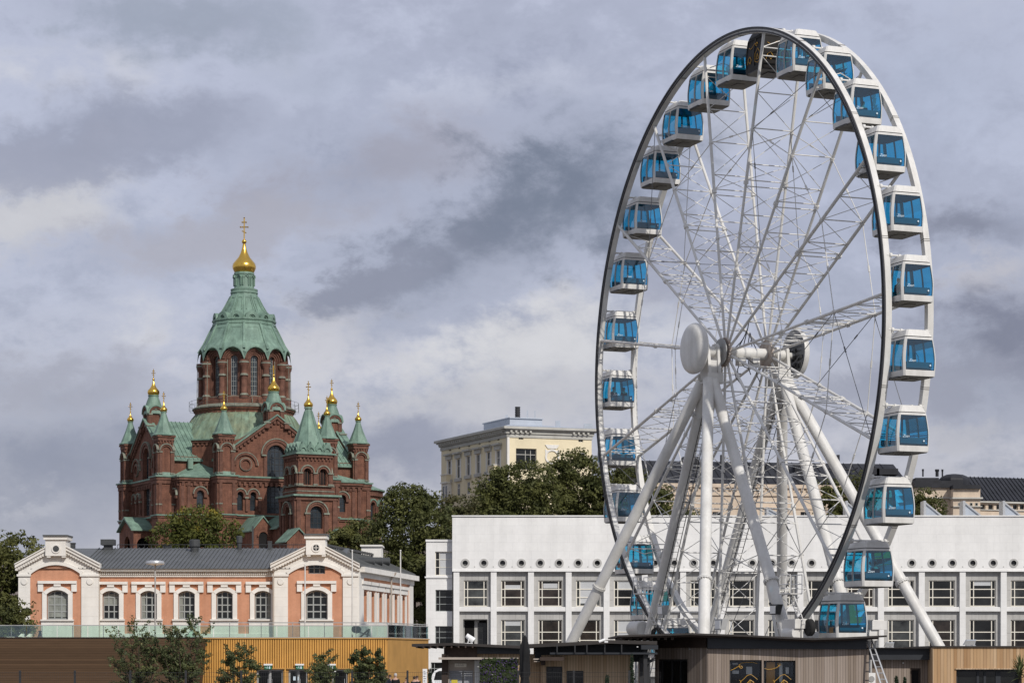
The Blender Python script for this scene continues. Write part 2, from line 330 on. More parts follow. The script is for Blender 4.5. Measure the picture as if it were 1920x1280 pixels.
# ------------------------------------------------------------------ mesh builder
class Pl:
    """an upright facade: s runs to the right seen from outside, d outwards"""
    def __init__(s, o, u):
        s.o = Vector((o[0], o[1])); s.u = Vector((u[0], u[1])).normalized(); s.n = Vector((s.u.y, -s.u.x))
    def p(s, a, z, d=0.0):
        q = s.o + s.u * a + s.n * d; return Vector((q.x, q.y, z))
    def hit(s, px, py):
        """where the sight line through a photo pixel meets this facade"""
        dx, dz = (px - 960) / F, (YH - py) / F
        t = s.o.dot(s.n) / (dx * s.n.x + s.n.y)
        return (Vector((dx * t, t)) - s.o).dot(s.u), CZ + dz * t
def X(px, Y): return (px - 960) / F * Y
def Z(py, Y): return CZ + (YH - py) / F * Y
def facing(Y): return Pl((0, Y), (1, 0))
class MB:
    def __init__(s, m=None): s.v = []; s.f = []; s.m = m
    def add(s, pts, faces):
        k = len(s.v); s.v += [Vector(p) for p in pts]; s.f += [tuple(k + i for i in f) for f in faces]
    def poly(s, pts): s.add(pts, [tuple(range(len(pts)))])
    def hexa(s, b, t):
        s.add(list(b) + list(t), [(3, 2, 1, 0), (4, 5, 6, 7), (0, 1, 5, 4), (1, 2, 6, 5), (2, 3, 7, 6), (3, 0, 4, 7)])
    def box(s, x0, x1, y0, y1, z0, z1):
        s.hexa([(x0, y0, z0), (x1, y0, z0), (x1, y1, z0), (x0, y1, z0)], [(x0, y0, z1), (x1, y0, z1), (x1, y1, z1), (x0, y1, z1)])
    def pbox(s, pl, a0, a1, z0, z1, d0, d1):
        s.hexa([pl.p(a0, z0, d1), pl.p(a1, z0, d1), pl.p(a1, z0, d0), pl.p(a0, z0, d0)], [pl.p(a0, z1, d1), pl.p(a1, z1, d1), pl.p(a1, z1, d0), pl.p(a0, z1, d0)])
    def extr(s, pl, pts, d0, d1):
        """outline in facade coordinates pushed from depth d0 out to d1"""
        n = len(pts)
        s.add([pl.p(a, z, d1) for a, z in pts] + [pl.p(a, z, d0) for a, z in pts],
              [tuple(range(n)), tuple(range(2 * n - 1, n - 1, -1))] + [(i, n + i, n + (i + 1) % n, (i + 1) % n) for i in range(n)])
    def arch(s, pl, c, zs, ri, ro, d0, d1, n=12, a0=0, a1=180):
        P = []
        for i in range(n + 1):
            t = R_(a0 + (a1 - a0) * i / n)
            for r in (ri, ro):
                for d in (d0, d1): P.append(pl.p(c + r * math.cos(t), zs + r * math.sin(t), d))
        f = []
        for i in range(n):
            k = 4 * i
            f += [(k + 1, k + 3, k + 7, k + 5), (k + 3, k + 2, k + 6, k + 7), (k, k + 1, k + 5, k + 4), (k + 2, k, k + 4, k + 6)]
        f += [(0, 2, 3, 1), (4 * n, 4 * n + 1, 4 * n + 3, 4 * n + 2)]
        s.add(P, f)
    def tube(s, p, q, r, n=8, r2=None, caps=True):
        p, q = Vector(p), Vector(q); ax = (q - p)
        if ax.length < 1e-6: return
        ax.normalize(); a = ax.orthogonal().normalized(); b = ax.cross(a); r2 = r if r2 is None else r2
        P = []
        for c, rr in ((p, r), (q, r2)):
            for i in range(n):
                t = 2 * PI * i / n; P.append(c + (a * math.cos(t) + b * math.sin(t)) * rr)
        f = [(i, (i + 1) % n, n + (i + 1) % n, n + i) for i in range(n)]
        if caps: f += [tuple(range(n - 1, -1, -1)), tuple(range(n, 2 * n))]
        s.add(P, f)
    def path(s, pts, r, n=6):
        for a, b in zip(pts[:-1], pts[1:]): s.tube(a, b, r, n)
    def bar(s, p, q, w, h, up=(0, 0, 1)):
        p, q = Vector(p), Vector(q); ax = (q - p).normalized(); sd = ax.cross(Vector(up))
        if sd.length < 1e-4: sd = ax.orthogonal()
        sd.normalize(); u = sd.cross(ax); c = []
        for e in (p, q):
            for i, j in ((-1, -1), (1, -1), (1, 1), (-1, 1)): c.append(e + sd * i * w / 2 + u * j * h / 2)
        s.hexa(c[:4], c[4:])
    def lathe(s, prof, c=(0, 0, 0), n=24, ph=0.0, axis='z', ring=None):
        c = Vector(c); P = []
        for r, z in prof:
            for i in range(n):
                t = ph + 2 * PI * i / n; a, b = r * math.cos(t), r * math.sin(t)
                P.append(c + (Vector((a, b, z)) if axis == 'z' else Vector((a, z, -b)) if axis == 'y' else Vector((z, a, b))))
        f = []
        for k in range(len(prof) - 1):
            for i in range(n):
                j = (i + 1) % n; f.append((k * n + i, k * n + j, (k + 1) * n + j, (k + 1) * n + i))
        f.append(tuple(range(n - 1, -1, -1))); f.append(tuple(range((len(prof) - 1) * n, len(prof) * n)))
        s.add(P, f)
    def loft(s, rings, caps=True):
        n = len(rings[0]); P = [p for r in rings for p in r]; f = []
        for k in range(len(rings) - 1):
            for i in range(n): j = (i + 1) % n; f.append((k * n + i, k * n + j, (k + 1) * n + j, (k + 1) * n + i))
        if caps: f += [tuple(range(n - 1, -1, -1)), tuple(range((len(rings) - 1) * n, len(rings) * n))]
        s.add(P, f)
    def wall(s, pl, a0, a1, z0, z1, ops, depth=.3, d=0.0):
        """wall sheet with real openings (s0, s1, z0, z1, rise of the arched head) and their reveals"""
        xs = sorted({a0, a1, *[o[0] for o in ops], *[o[1] for o in ops]}); zs = sorted({z0, z1, *[o[2] for o in ops], *[o[3] for o in ops]})
        xs = [x for x in xs if a0 <= x <= a1]; zs = [z for z in zs if z0 <= z <= z1]
        for i in range(len(xs) - 1):
            for k in range(len(zs) - 1):
                cx, cz = (xs[i] + xs[i + 1]) / 2, (zs[k] + zs[k + 1]) / 2
                if any(o[0] < cx < o[1] and o[2] < cz < o[3] for o in ops): continue
                s.poly([pl.p(xs[i], zs[k], d), pl.p(xs[i + 1], zs[k], d), pl.p(xs[i + 1], zs[k + 1], d), pl.p(xs[i], zs[k + 1], d)])
        for o in ops:
            out = outline(o)
            for (a, z), (b, y) in zip(out, out[1:] + out[:1]):
                s.poly([pl.p(a, z, d), pl.p(a, z, d - depth), pl.p(b, y, d - depth), pl.p(b, y, d)])
            if o[4] > 1e-3:
                arc = out[2:]; h = len(arc) // 2
                s.poly([pl.p(a, z, d) for a, z in arc[:h + 1]] + [pl.p(o[1], o[3], d)])
                s.poly([pl.p(a, z, d) for a, z in arc[h:]] + [pl.p(o[0], o[3], d)])
    def build(s, name, mat, parent=None, local=False, smooth=None, extra=(), **tags):
        me = bpy.data.meshes.new(name); off = Vector((0, 0, 0))
        if parent is not None and not local: off = root_of(parent).location
        vs = [(s.m @ v if s.m else v) - off for v in s.v]; fs = list(s.f); idx = [0] * len(fs)
        for k, (mb, _) in enumerate(extra):      # more faces of the same part in a second material
            n = len(vs); vs += [(mb.m @ v if mb.m else v) - off for v in mb.v]; fs += [tuple(n + i for i in f) for f in mb.f]; idx += [k + 1] * len(mb.f)
        me.from_pydata(vs, [], fs); me.update()
        if extra: me.polygons.foreach_set('material_index', idx)
        if smooth:
            me.shade_smooth(); me.set_sharp_from_angle(angle=R_(smooth))
        for mt in (mat, *[e[1] for e in extra]): me.materials.append(M[mt] if isinstance(mt, str) else mt)
        o = bpy.data.objects.new(name, me); col.objects.link(o)
        if parent is not None: o.parent = parent
        for k, v in tags.items(): o[k] = v
        return o
def root_of(o):
    while o.parent: o = o.parent
    return o
def outline(o):
    """closed outline of an opening, from lower left, counter-clockwise, arched head if it has a rise"""
    a0, a1, z0, z1, rise = o
    pts = [(a0, z0), (a1, z0)]
    if rise < 1e-3: return pts + [(a1, z1), (a0, z1)]
    w = (a1 - a0) / 2; r = (w * w + rise * rise) / (2 * rise); c, zc = (a0 + a1) / 2, z1 - r
    h = math.asin(min(1, w / r))
    if rise > w: h = PI - h
    for i in range(13):
        t = h - 2 * h * i / 12; pts.append((c + r * math.sin(t), zc + r * math.cos(t)))
    return pts
def head(o, a):
    """height of the opening's head at s = a"""
    a0, a1, z0, z1, rise = o
    if rise < 1e-3: return z1
    w = (a1 - a0) / 2; r = (w * w + rise * rise) / (2 * rise); c = (a0 + a1) / 2
    return z1 - r + math.sqrt(max(0, r * r - (a - c) ** 2))
def tag(o, label=None, cat=None, group=None, kind=None):
    if label: o['label'] = label
    if cat: o['category'] = cat
    if group: o['group'] = group
    if kind: o['kind'] = kind
    return o
def thing(name, label, cat, loc=(0, 0, 0), rz=0.0, group=None):
    o = bpy.data.objects.new(name, None); col.objects.link(o); o.location = loc; o.rotation_euler = (0, 0, rz)
    o.empty_display_size = .3
    return tag(o, label, cat, group)
def window(par, pl, o, d, glass='wglass', frame='wframe', vs=(), hs=(), fw=.06, m=None, bars=.05, blind=None, name='window', proud=.05):
    """glazed window in a reveal: pane, with its frame and glazing bars as a sub-part"""
    g = MB(m); g.poly([pl.p(a, z, d) for a, z in outline(o)]); w = g.build(name, glass, par)
    b = MB(m); out = outline(o); n = len(out); ca, cz = (o[0] + o[1]) / 2, (o[2] + o[3]) / 2
    inn = []
    for a, z in out:
        va, vz = ca - a, cz - z; inn.append((a + math.copysign(min(fw, abs(va)), va), z + math.copysign(min(fw, abs(vz)), vz)))
    for i in range(n):
        j = (i + 1) % n
        b.add([pl.p(*out[i], d + proud), pl.p(*out[j], d + proud), pl.p(*inn[j], d + proud), pl.p(*inn[i], d + proud), pl.p(*inn[j], d + .004), pl.p(*inn[i], d + .004)], [(0, 1, 2, 3), (3, 2, 4, 5)])
    for v in vs:
        a = o[0] + (o[1] - o[0]) * v; b.pbox(pl, a - bars / 2, a + bars / 2, o[2] + fw, head(o, a) - fw * .6, d + .003, d + proud - .003)
    for h in hs:
        z = o[2] + (o[3] - o[2]) * h; b.pbox(pl, o[0] + fw, o[1] - fw, z - bars / 2, z + bars / 2, d + .002, d + proud - .006)
    b.build('frame', frame, w)
    if blind and len(blind) == 4:
        c = MB(m); xa, xb = (o[0] + (o[1] - o[0]) * blind[k] for k in (2, 3)); za, zb = (o[2] + (o[3] - o[2]) * blind[k] for k in (0, 1))
        c.poly([pl.p(xa, za, d + .0015), pl.p(xb, za, d + .0015), pl.p(xb, zb, d + .0015), pl.p(xa, zb, d + .0015)]); c.build('blind', 'sblind', w); blind = None
    if blind:
        c = MB(m); c.poly([pl.p(o[0] + fw, o[2] + (o[3] - o[2]) * blind[0], d + .008), pl.p(o[1] - fw, o[2] + (o[3] - o[2]) * blind[0], d + .008), pl.p(o[1] - fw, min(o[3] - o[4], o[2] + (o[3] - o[2]) * blind[1]), d + .008), pl.p(o[0] + fw, min(o[3] - o[4], o[2] + (o[3] - o[2]) * blind[1]), d + .008)])
        c.build('blind', 'curtain', w)
    return w
def clone(root):
    c = root.copy(); col.objects.link(c)
    for ch in list(root.children):
        d = ch.copy(); col.objects.link(d); d.parent = c
        for g in ch.children:
            e = g.copy(); col.objects.link(e); e.parent = d
    return c

# ================================================================== the observation wheel
WX, WY, WZ, WAZ = 12.222, 137.494, 17.793 + CZ, R_(68.287)
WR, WSEP = 18.3, 2.8                      # outer radius; axial distance over both rims
WM = Matrix.Translation((WX, WY, 0)) @ Matrix.Rotation(-WAZ, 4, 'Z')   # local x along the wheel's plane, y along the axle
wheel = thing('ferris_wheel', 'tall white observation wheel with twin rims and lattice spokes standing on eight tubular legs', 'ferris wheel', (WX, WY, 0))
def polar(r, ang, v): return Vector((r * math.cos(R_(ang)), v, WZ + r * math.sin(R_(ang))))
def ringmesh(r0, r1, v0, v1, n=180):
    b = MB(WM); P = []
    for i in range(n):
        t = 360 * i / n
        P += [polar(r0, t, v0), polar(r1, t, v0), polar(r1, t, v1), polar(r0, t, v1)]
    f = []
    for i in range(n):
        k, j = 4 * i, 4 * ((i + 1) % n)
        for e in range(4): f.append((k + e, k + (e + 1) % 4, j + (e + 1) % 4, j + e))
    b.add(P, f); return b
for v0 in (0.0, WSEP - .34):
    rm = ringmesh(17.97, WR, v0, v0 + .34).build('rim', 'steel', wheel, smooth=30)
    j = MB(WM)                              # bolted joints of the rim segments
    for k in range(15):
        t = 2.77 + 24 * k + 9
        c0_, c1_ = polar(17.97, t, 0), polar(WR, t, 0)
        rad = (c1_ - c0_).normalized(); tan = Vector((-rad.z, 0, rad.x))
        for dt in (-.05, .05):
            a = [c0_ - rad * .012 + tan * (dt - .012), c1_ + rad * .012 + tan * (dt - .012), c1_ + rad * .012 + tan * (dt + .012), c0_ - rad * .012 + tan * (dt + .012)]
            j.hexa([p + Vector((0, v0 - .008, 0)) for p in a], [p + Vector((0, v0 + .348, 0)) for p in a])
    j.build('rim_joint', 'under', rm)
    if v0 == 0.0:
        for ra, rb in ((18.18, 18.29), (18.0, 18.08)): ringmesh(ra, rb, -.07, -.002).build('drive_track', 'track', rm, smooth=30)
# spokes: lattice girders between the two rims
NV, FV = .18, WSEP - .18
JO = (12.65, 6.85)                           # radii of the bolted joints
for k in range(15):
    ang = 2.77 + 24 * k
    b = MB(WM)
    r0, r1 = .72, 17.97
    def vn(r): t = (r - r0) / (r1 - r0); return NV, FV + (1 - t) * .25
    def pn(r): return polar(r, ang, vn(r)[0])
    def pf(r): return polar(r, ang, vn(r)[1])
    for pf_ in (pn, pf):
        b.tube(pf_(r0), pf_(9.7), .082, 8); b.tube(pf_(9.7), pf_(r1), .092, 8)
        for r in JO: b.tube(pf_(r - .07), pf_(r + .07), .125, 8)
        b.tube(pf_(9.6), pf_(9.8), .15, 8)
    rs = [17.2, 16.75, 14.75, 12.75, 10.75, 9.85, 9.5, 7.9, 6.1, 4.5, 3.1]
    dbl = {17.2, 9.85}
    for r in rs: b.tube(pn(r), pf(r), .038, 6)
    for a, c in zip(rs[:-1], rs[1:]):
        if a in dbl: continue
        b.tube(pn(a), pf(c), .022, 5); b.tube(pf(a), pn(c), .022, 5)
    m_ = (pn(17.8) + pf(17.8)) / 2; m_ = polar(17.7, ang, (NV + FV) / 2)
    b.tube(pn(17.2), m_, .03, 5); b.tube(pf(17.2), m_, .03, 5)
    sp = b.build('spoke', 'steel', wheel, smooth=40)
    for r, rad in ((JO[0], .028), (JO[1], .022)):
        for v in vn(r):
            c = MB(WM); p, q = polar(r, ang, v), polar(r, ang + 24, v); c.tube(p, q, rad, 5)
            mid = p + (q - p) * .5; c.tube(mid - (q - p).normalized() * .18, mid + (q - p).normalized() * .18, rad * 2, 6)
            c.build('polygon_rod', 'steel', sp)
    for v in (NV, FV) if k % 3 == 0 else ():
        for p, q in ((polar(JO[0], ang, v), polar(17.75, ang - 24, v)), (polar(JO[0], ang, v), polar(JO[1], ang - 24, v))):
            c = MB(WM); c.tube(p, q, .020, 5); mid = p + (q - p) * .28; c.tube(mid, mid + (q - p).normalized() * .35, .045, 6); c.build('tie_rod', 'cable', sp)
# hub, axle and bearings
hub = MB(WM)
hub.lathe([(.30, .1), (.34, .15), (.34, 2.9), (.30, 2.95)], (0, 0, WZ), 24, axis='y')
for v in (1.05, 1.95): hub.box(-.05, .45, v - .22, v + .22, WZ - .75, WZ - .3)
hubo = hub.build('hub', 'steel', wheel, smooth=35)
for v in (.08, 2.82):
    fl = MB(WM); fl.lathe([(.55, v - .06), (.84, v - .06), (.84, v + .06), (.78, v + .09), (.42, v + .09)], (0, 0, WZ), 32, axis='y')
    for i in range(30):
        t = 2 * PI * i / 30; fl.tube((.80 * math.cos(t), v - .1, WZ + .80 * math.sin(t)), (.80 * math.cos(t), v + .1, WZ + .80 * math.sin(t)), .03, 5)
    fl.build('flange', 'rust', hubo, smooth=35)
rg = MB(WM)
for v in (-.05,): rg.lathe([(.60, v - .14), (.78, v - .14), (.80, v - .1), (.78, v - .07), (.60, v - .07)], (0, 0, WZ), 36, axis='y')
rg.build('bearing_seal', 'steelg', hubo, smooth=35)
cb = MB(WM)
for i in range(14):
    t = R_(20 + i * 23); r = 1.0 + .25 * (i % 3); v = .5 + (i * .37) % 2.0
    pts = [Vector((.5 * math.cos(t), v, WZ + .5 * math.sin(t))), Vector((r * math.cos(t + .12), v + .15, WZ + r * math.sin(t + .12))), Vector((r * 1.3 * math.cos(t + .25), v + .3, WZ + r * 1.3 * math.sin(t + .25)))]
    cb.path(pts, .03, 5)
cb.build('cable_loop', 'iron', hubo)
ax = MB(WM); ax.lathe([(.17, -1.5), (.19, -1.45), (.19, 4.6), (.17, 4.65)], (0, 0, WZ), 20, axis='y')
ax.build('axle', 'steel', wheel, smooth=40)
def bearing(v):
    b = MB(WM)
    prof = [(-.62, -1.75), (.62, -1.75), (.52, -.9), (.36, .30), (.22, .44), (-.22, .44), (-.36, .30), (-.52, -.9)]
    for d0, d1 in ((v - .40, v - .22), (v + .22, v + .40)):
        n = len(prof); b.add([(x, d0, WZ + z) for x, z in prof] + [(x, d1, WZ + z) for x, z in prof],
                             [tuple(range(n)), tuple(range(2 * n - 1, n - 1, -1))] + [(i, n + i, n + (i + 1) % n, (i + 1) % n) for i in range(n)])
    b.box(-.46, .46, v - .21, v + .21, WZ - 1.72, WZ - .55); b.lathe([(.28, v - .46), (.31, v - .43), (.31, v + .43), (.28, v + .46)], (0, 0, WZ), 20, axis='y')
    for x in (-.62, .62): b.box(x - .03, x + .03, v - .5, v + .5, WZ - 1.8, WZ - 1.3)
    b.box(-.7, .7, v - .55, v + .55, WZ - 1.86, WZ - 1.78)
    return b.build('bearing_bracket', 'steel', wheel, smooth=30)
bearing(-.80); bearing(WSEP + .95)
# round covers at both ends of the axle
c = MB(WM); c.lathe([(.2, -2.22), (.9, -2.215), (1.22, -2.17), (1.38, -2.08), (1.46, -1.94), (1.47, -1.82), (1.43, -1.66), (1.32, -1.56), (.9, -1.52), (.3, -1.52)], (0, 0, WZ + .12), 48, axis='y')
c.build('hub_cover', 'steel', wheel, smooth=50)
c = MB(WM); c.lathe([(1.36, 4.62), (1.42, 4.59), (1.45, 4.64), (1.45, 4.80), (1.36, 4.95), (.9, 5.02), (.2, 5.02)], (0, 0, WZ + .12), 48, axis='y')
hc = c.build('hub_cover', 'steel', wheel, smooth=50)
c = MB(WM); c.lathe([(.02, 4.60), (1.35, 4.60), (1.35, 4.66), (.02, 4.66)], (0, 0, WZ + .12), 40, axis='y'); c.build('display_back', 'led', hc)
c = MB(WM)
for i in range(16):
    x = -.9 + .36 * (i % 6); z = -.75 + .42 * (i // 6) + .08 * (i % 2); c.box(x, x + .24, 4.5, 4.595, WZ + z, WZ + z + .2)
for i in range(7): c.box(-1.0 + .1 * i, 1.0, 4.55, 4.58, WZ - .8 + .25 * i, WZ - .77 + .25 * i)
c.build('display_module', 'iron', hc)
# eight legs
def leg(top, foot, ladder=False):
    b = MB(WM); T, B = Vector(top), Vector(foot)
    b.tube(T, B, .322, 20)
    lo = b.build('support_leg', 'steel', wheel, smooth=40)
    ax_ = (B - T).normalized()
    for t in ((.10, .64) if ladder else (.64,)):
        f = MB(WM); p = T + (B - T) * t; f.tube(p - ax_ * .07, p - ax_ * .01, .42, 24); f.tube(p + ax_ * .01, p + ax_ * .07, .42, 24)
        for i in range(16):
            a = 2 * PI * i / 16; o1 = ax_.orthogonal().normalized(); o2 = ax_.cross(o1); q = p + (o1 * math.cos(a) + o2 * math.sin(a)) * .38
            f.tube(q - ax_ * .12, q + ax_ * .12, .025, 5)
        f.build('flange', 'steel', lo, smooth=40)
    f = MB(WM); f.tube(B - ax_ * .1, B + ax_ * .01, .6, 24); f.build('foot_plate', 'steel', lo, smooth=40)
    if ladder:
        l = MB(WM); up = Vector((0, 1, 0)) if ladder > 0 else Vector((0, -1, 0))
        off = Vector((.62, .15 * ladder, 0)); n = 46
        for s_ in (-.22, .22):
            o2 = off + Vector((0, s_, 0)); l.tube(T + (B - T) * .04 + o2, T + (B - T) * .97 + o2, .025, 5)
        for i in range(n):
            p = T + (B - T) * (.05 + .91 * i / n) + off; l.tube(p + Vector((0, -.22, 0)), p + Vector((0, .22, 0)), .016, 4)
        for i in range(0, n, 4):
            p = T + (B - T) * (.05 + .91 * i / n); l.tube(p, p + off, .016, 4)
        l.build('ladder', 'iron', lo)
UF = 10.9
for v_t, v_i, v_o, sgn in ((-.85, -.55, -6.7, -1), (WSEP + 1.0, WSEP + .6, WSEP + 6.9, 1)):
    leg((-.42, v_t, WZ - 1.75), (-UF, v_i, .25), ladder=1 if sgn < 0 else 1)
    leg((.42, v_t, WZ - 1.75), (UF, v_i, .25))
    leg((-.40, v_t + .28 * sgn, WZ - 1.7), (-UF, v_o, .25))
    leg((.40, v_t + .28 * sgn, WZ - 1.7), (UF, v_o, .25))
# base frame, boarding deck, drive units with their tyres, floodlights on the base
b = MB(WM)
for v in (-6.7, -.55, WSEP + .6, WSEP + 6.9): b.box(-12, 12, v - .3, v + .3, .05, .45)
for u in (-UF, 0, UF): b.box(u - .3, u + .3, -7.2, WSEP + 7.4, .45, .7)
b.build('base_frame', 'steel', wheel)
b = MB(WM); b.box(-5.5, 5.5, -2.6, -.5, 1.35, 1.5); b.box(-5.5, 5.5, WSEP + .5, WSEP + 2.6, 1.35, 1.5)
for u in range(-5, 6, 2):
    for v in (-2.4, -.7, WSEP + .7, WSEP + 2.4): b.box(u - .08, u + .08, v - .08, v + .08, .05, 1.36)
dk = b.build('boarding_deck', 'under', wheel)
b = MB(WM)
for v in (-2.55, WSEP + 2.55):
    for z in (2.0, 2.5): b.tube((-5.5, v, z), (5.5, v, z), .03, 6)
    for i in range(12): b.tube((-5.5 + i, v, 1.5), (-5.5 + i, v, 2.5), .025, 6)
b.build('railing', 'steel', dk)
def at_wheel(px, py, v):
    """wheel-frame point where a sight line meets the plane v = const"""
    d = Vector(((px - 960) / F, 1, (YH - py) / F)); inv = WM.inverted(); o = inv @ Vector((0, 0, CZ)); dd = (inv.to_3x3() @ d)
    t = (v - o.y) / dd.y; return o + dd * t
for px, py, v, cyl in ((1196, 1178, -.9, True), (1492, 1176, -.9, False), (1636, 1178, 3.6, False)):
    p = at_wheel(px, py, v); b = MB(WM)
    if cyl: b.lathe([(.42, -.75), (.48, -.7), (.48, .7), (.42, .75)], (p.x, p.y, p.z), 20, axis='x')
    else:
        b.box(p.x - .75, p.x + .75, p.y - .45, p.y + .45, p.z - .05, p.z + .42); b.box(p.x - .65, p.x + .65, p.y - .35, p.y + .35, p.z + .42, p.z + .47)
        b.lathe([(.30, -.62), (.36, -.6), (.36, .6), (.30, .62)], (p.x, p.y - .2, p.z - .3), 16, axis='x')
        for u in (-.7, .7): b.bar((p.x + u, p.y, p.z - .1), (p.x + u * 1.1, p.y, 1.5), .08, .08)
    du = b.build('drive_unit', 'steel', wheel, smooth=30)
    t = MB(WM)
    if px < 1600: t.lathe([(.2, -.16), (.40, -.16), (.46, -.1), (.46, .1), (.40, .16), (.2, .16)], (p.x + (.9 if not cyl else 1.2), p.y + .35, p.z), 20, axis='y')
    if px < 1600: t.build('tyre', 'tyre', du, smooth=40)
    for s_ in (-.3, .3):
        t = MB(WM); t.bar((p.x + s_, p.y, p.z - .3), (p.x + s_, p.y, .5), .1, .1); t.build('bracket', 'steelg', du)
def wheel_flood(px, py, v, dn):
    p = at_wheel(px, py, v); b = MB(WM)
    b.loft([[p + Vector((-.42, -.12, .28)), p + Vector((.42, -.12, .28)), p + Vector((.42, .2, .28)), p + Vector((-.42, .2, .28))],
            [p + Vector((-.34, -.2, -.28)), p + Vector((.34, -.2, -.28)), p + Vector((.34, .1, -.28)), p + Vector((-.34, .1, -.28))]])
    b.tube(p + Vector((-.4, 0, .1)), p + Vector((-.9, .1, .35)), .07, 8)
    fo = b.build('floodlight', dn, wheel)
    l = MB(WM); l.box(p.x - .3, p.x + .3, p.y - .215, p.y - .19, p.z - .22, p.z + .2); l.build('lamp_glass', 'lampglass', fo)
wheel_flood(1243, 1143, -1.3, 'steelg'); wheel_flood(1455, 1142, -1.2, 'iron'); wheel_flood(1352, 1170, -6.3, 'steelg')
for px, v in ((1475, -.95), (1197, -.95)):
    b = MB(WM); p = at_wheel(px + 30, 1170, v); q = at_wheel(px + 8, 1112, v)
    for s_ in (-.25, .25):
        b.tube(p + Vector((s_, 0, 0)), q + Vector((s_, 0, 0)), .03, 6)
    for i in range(8):
        m_ = p + (q - p) * (i / 8); b.tube(m_ + Vector((-.25, 0, 0)), m_ + Vector((.25, 0, 0)), .022, 5)
    b.build('access_ladder', 'steel', wheel)
    b = MB(WM)
    for z in (0, .5, 1.0): b.tube(q + Vector((-.7, -.3, z)), q + Vector((.5, -.3, z)), .025, 5); b.tube(q + Vector((-.7, .4, z)), q + Vector((.5, .4, z)), .025, 5)
    for x in (-.7, -.1, .5):
        for y in (-.3, .4): b.tube(q + Vector((x, y, 0)), q + Vector((x, y, 1.0)), .025, 5)
    b.box(q.x - .7, q.x + .5, q.y - .3, q.y + .4, q.z - .05, q.z)
    b.build('service_platform', 'steel', wheel)

# ------------------------------------------------------------------ gondolas
LV = [(-.05, .84, .60), (-.09, .88, .645), (-.42, 1.00, .80), (-.56, 1.012, .835), (-.9, 1.035, .89), (-1.25, 1.055, .935), (-1.55, 1.06, .96), (-1.85, 1.055, .95), (-2.12, 1.045, .935), (-2.34, 1.035, .925), (-2.42, 1.025, .91)]
def prof(z):
    for (za, xa, ya), (zb, xb, yb) in zip(LV[:-1], LV[1:]):
        if zb <= z <= za: t = (za - z) / (za - zb); return xa + (xb - xa) * t, ya + (yb - ya) * t
    return LV[-1][1:]
def orect(hx, hy, z, c=.085):
    return [Vector(p) for p in ((hx - c, -hy, z), (hx, -hy + c, z), (hx, hy - c, z), (hx - c, hy, z), (-hx + c, hy, z), (-hx, hy - c, z), (-hx, -hy + c, z), (-hx + c, -hy, z))]
def textmesh(s_, size, shear=0.0):
    cu = bpy.data.curves.new('lettering', 'FONT'); cu.body = s_; cu.size = size; cu.shear = shear; cu.align_x = 'LEFT'; cu.extrude = .002
    o = bpy.data.objects.new('lettering', cu); col.objects.link(o)
    me = bpy.data.meshes.new_from_object(o.evaluated_get(bpy.context.evaluated_depsgraph_get()))
    bpy.data.objects.remove(o); bpy.data.curves.remove(cu); return me
def lettering(par, s_, size, mtx, mat, shear=0.0, name='lettering'):
    me = textmesh(s_, size, shear); me.transform(mtx); me.materials.clear(); me.materials.append(M[mat]); me.name = name
    o = bpy.data.objects.new(name, me); col.objects.link(o); o.parent = par; return o
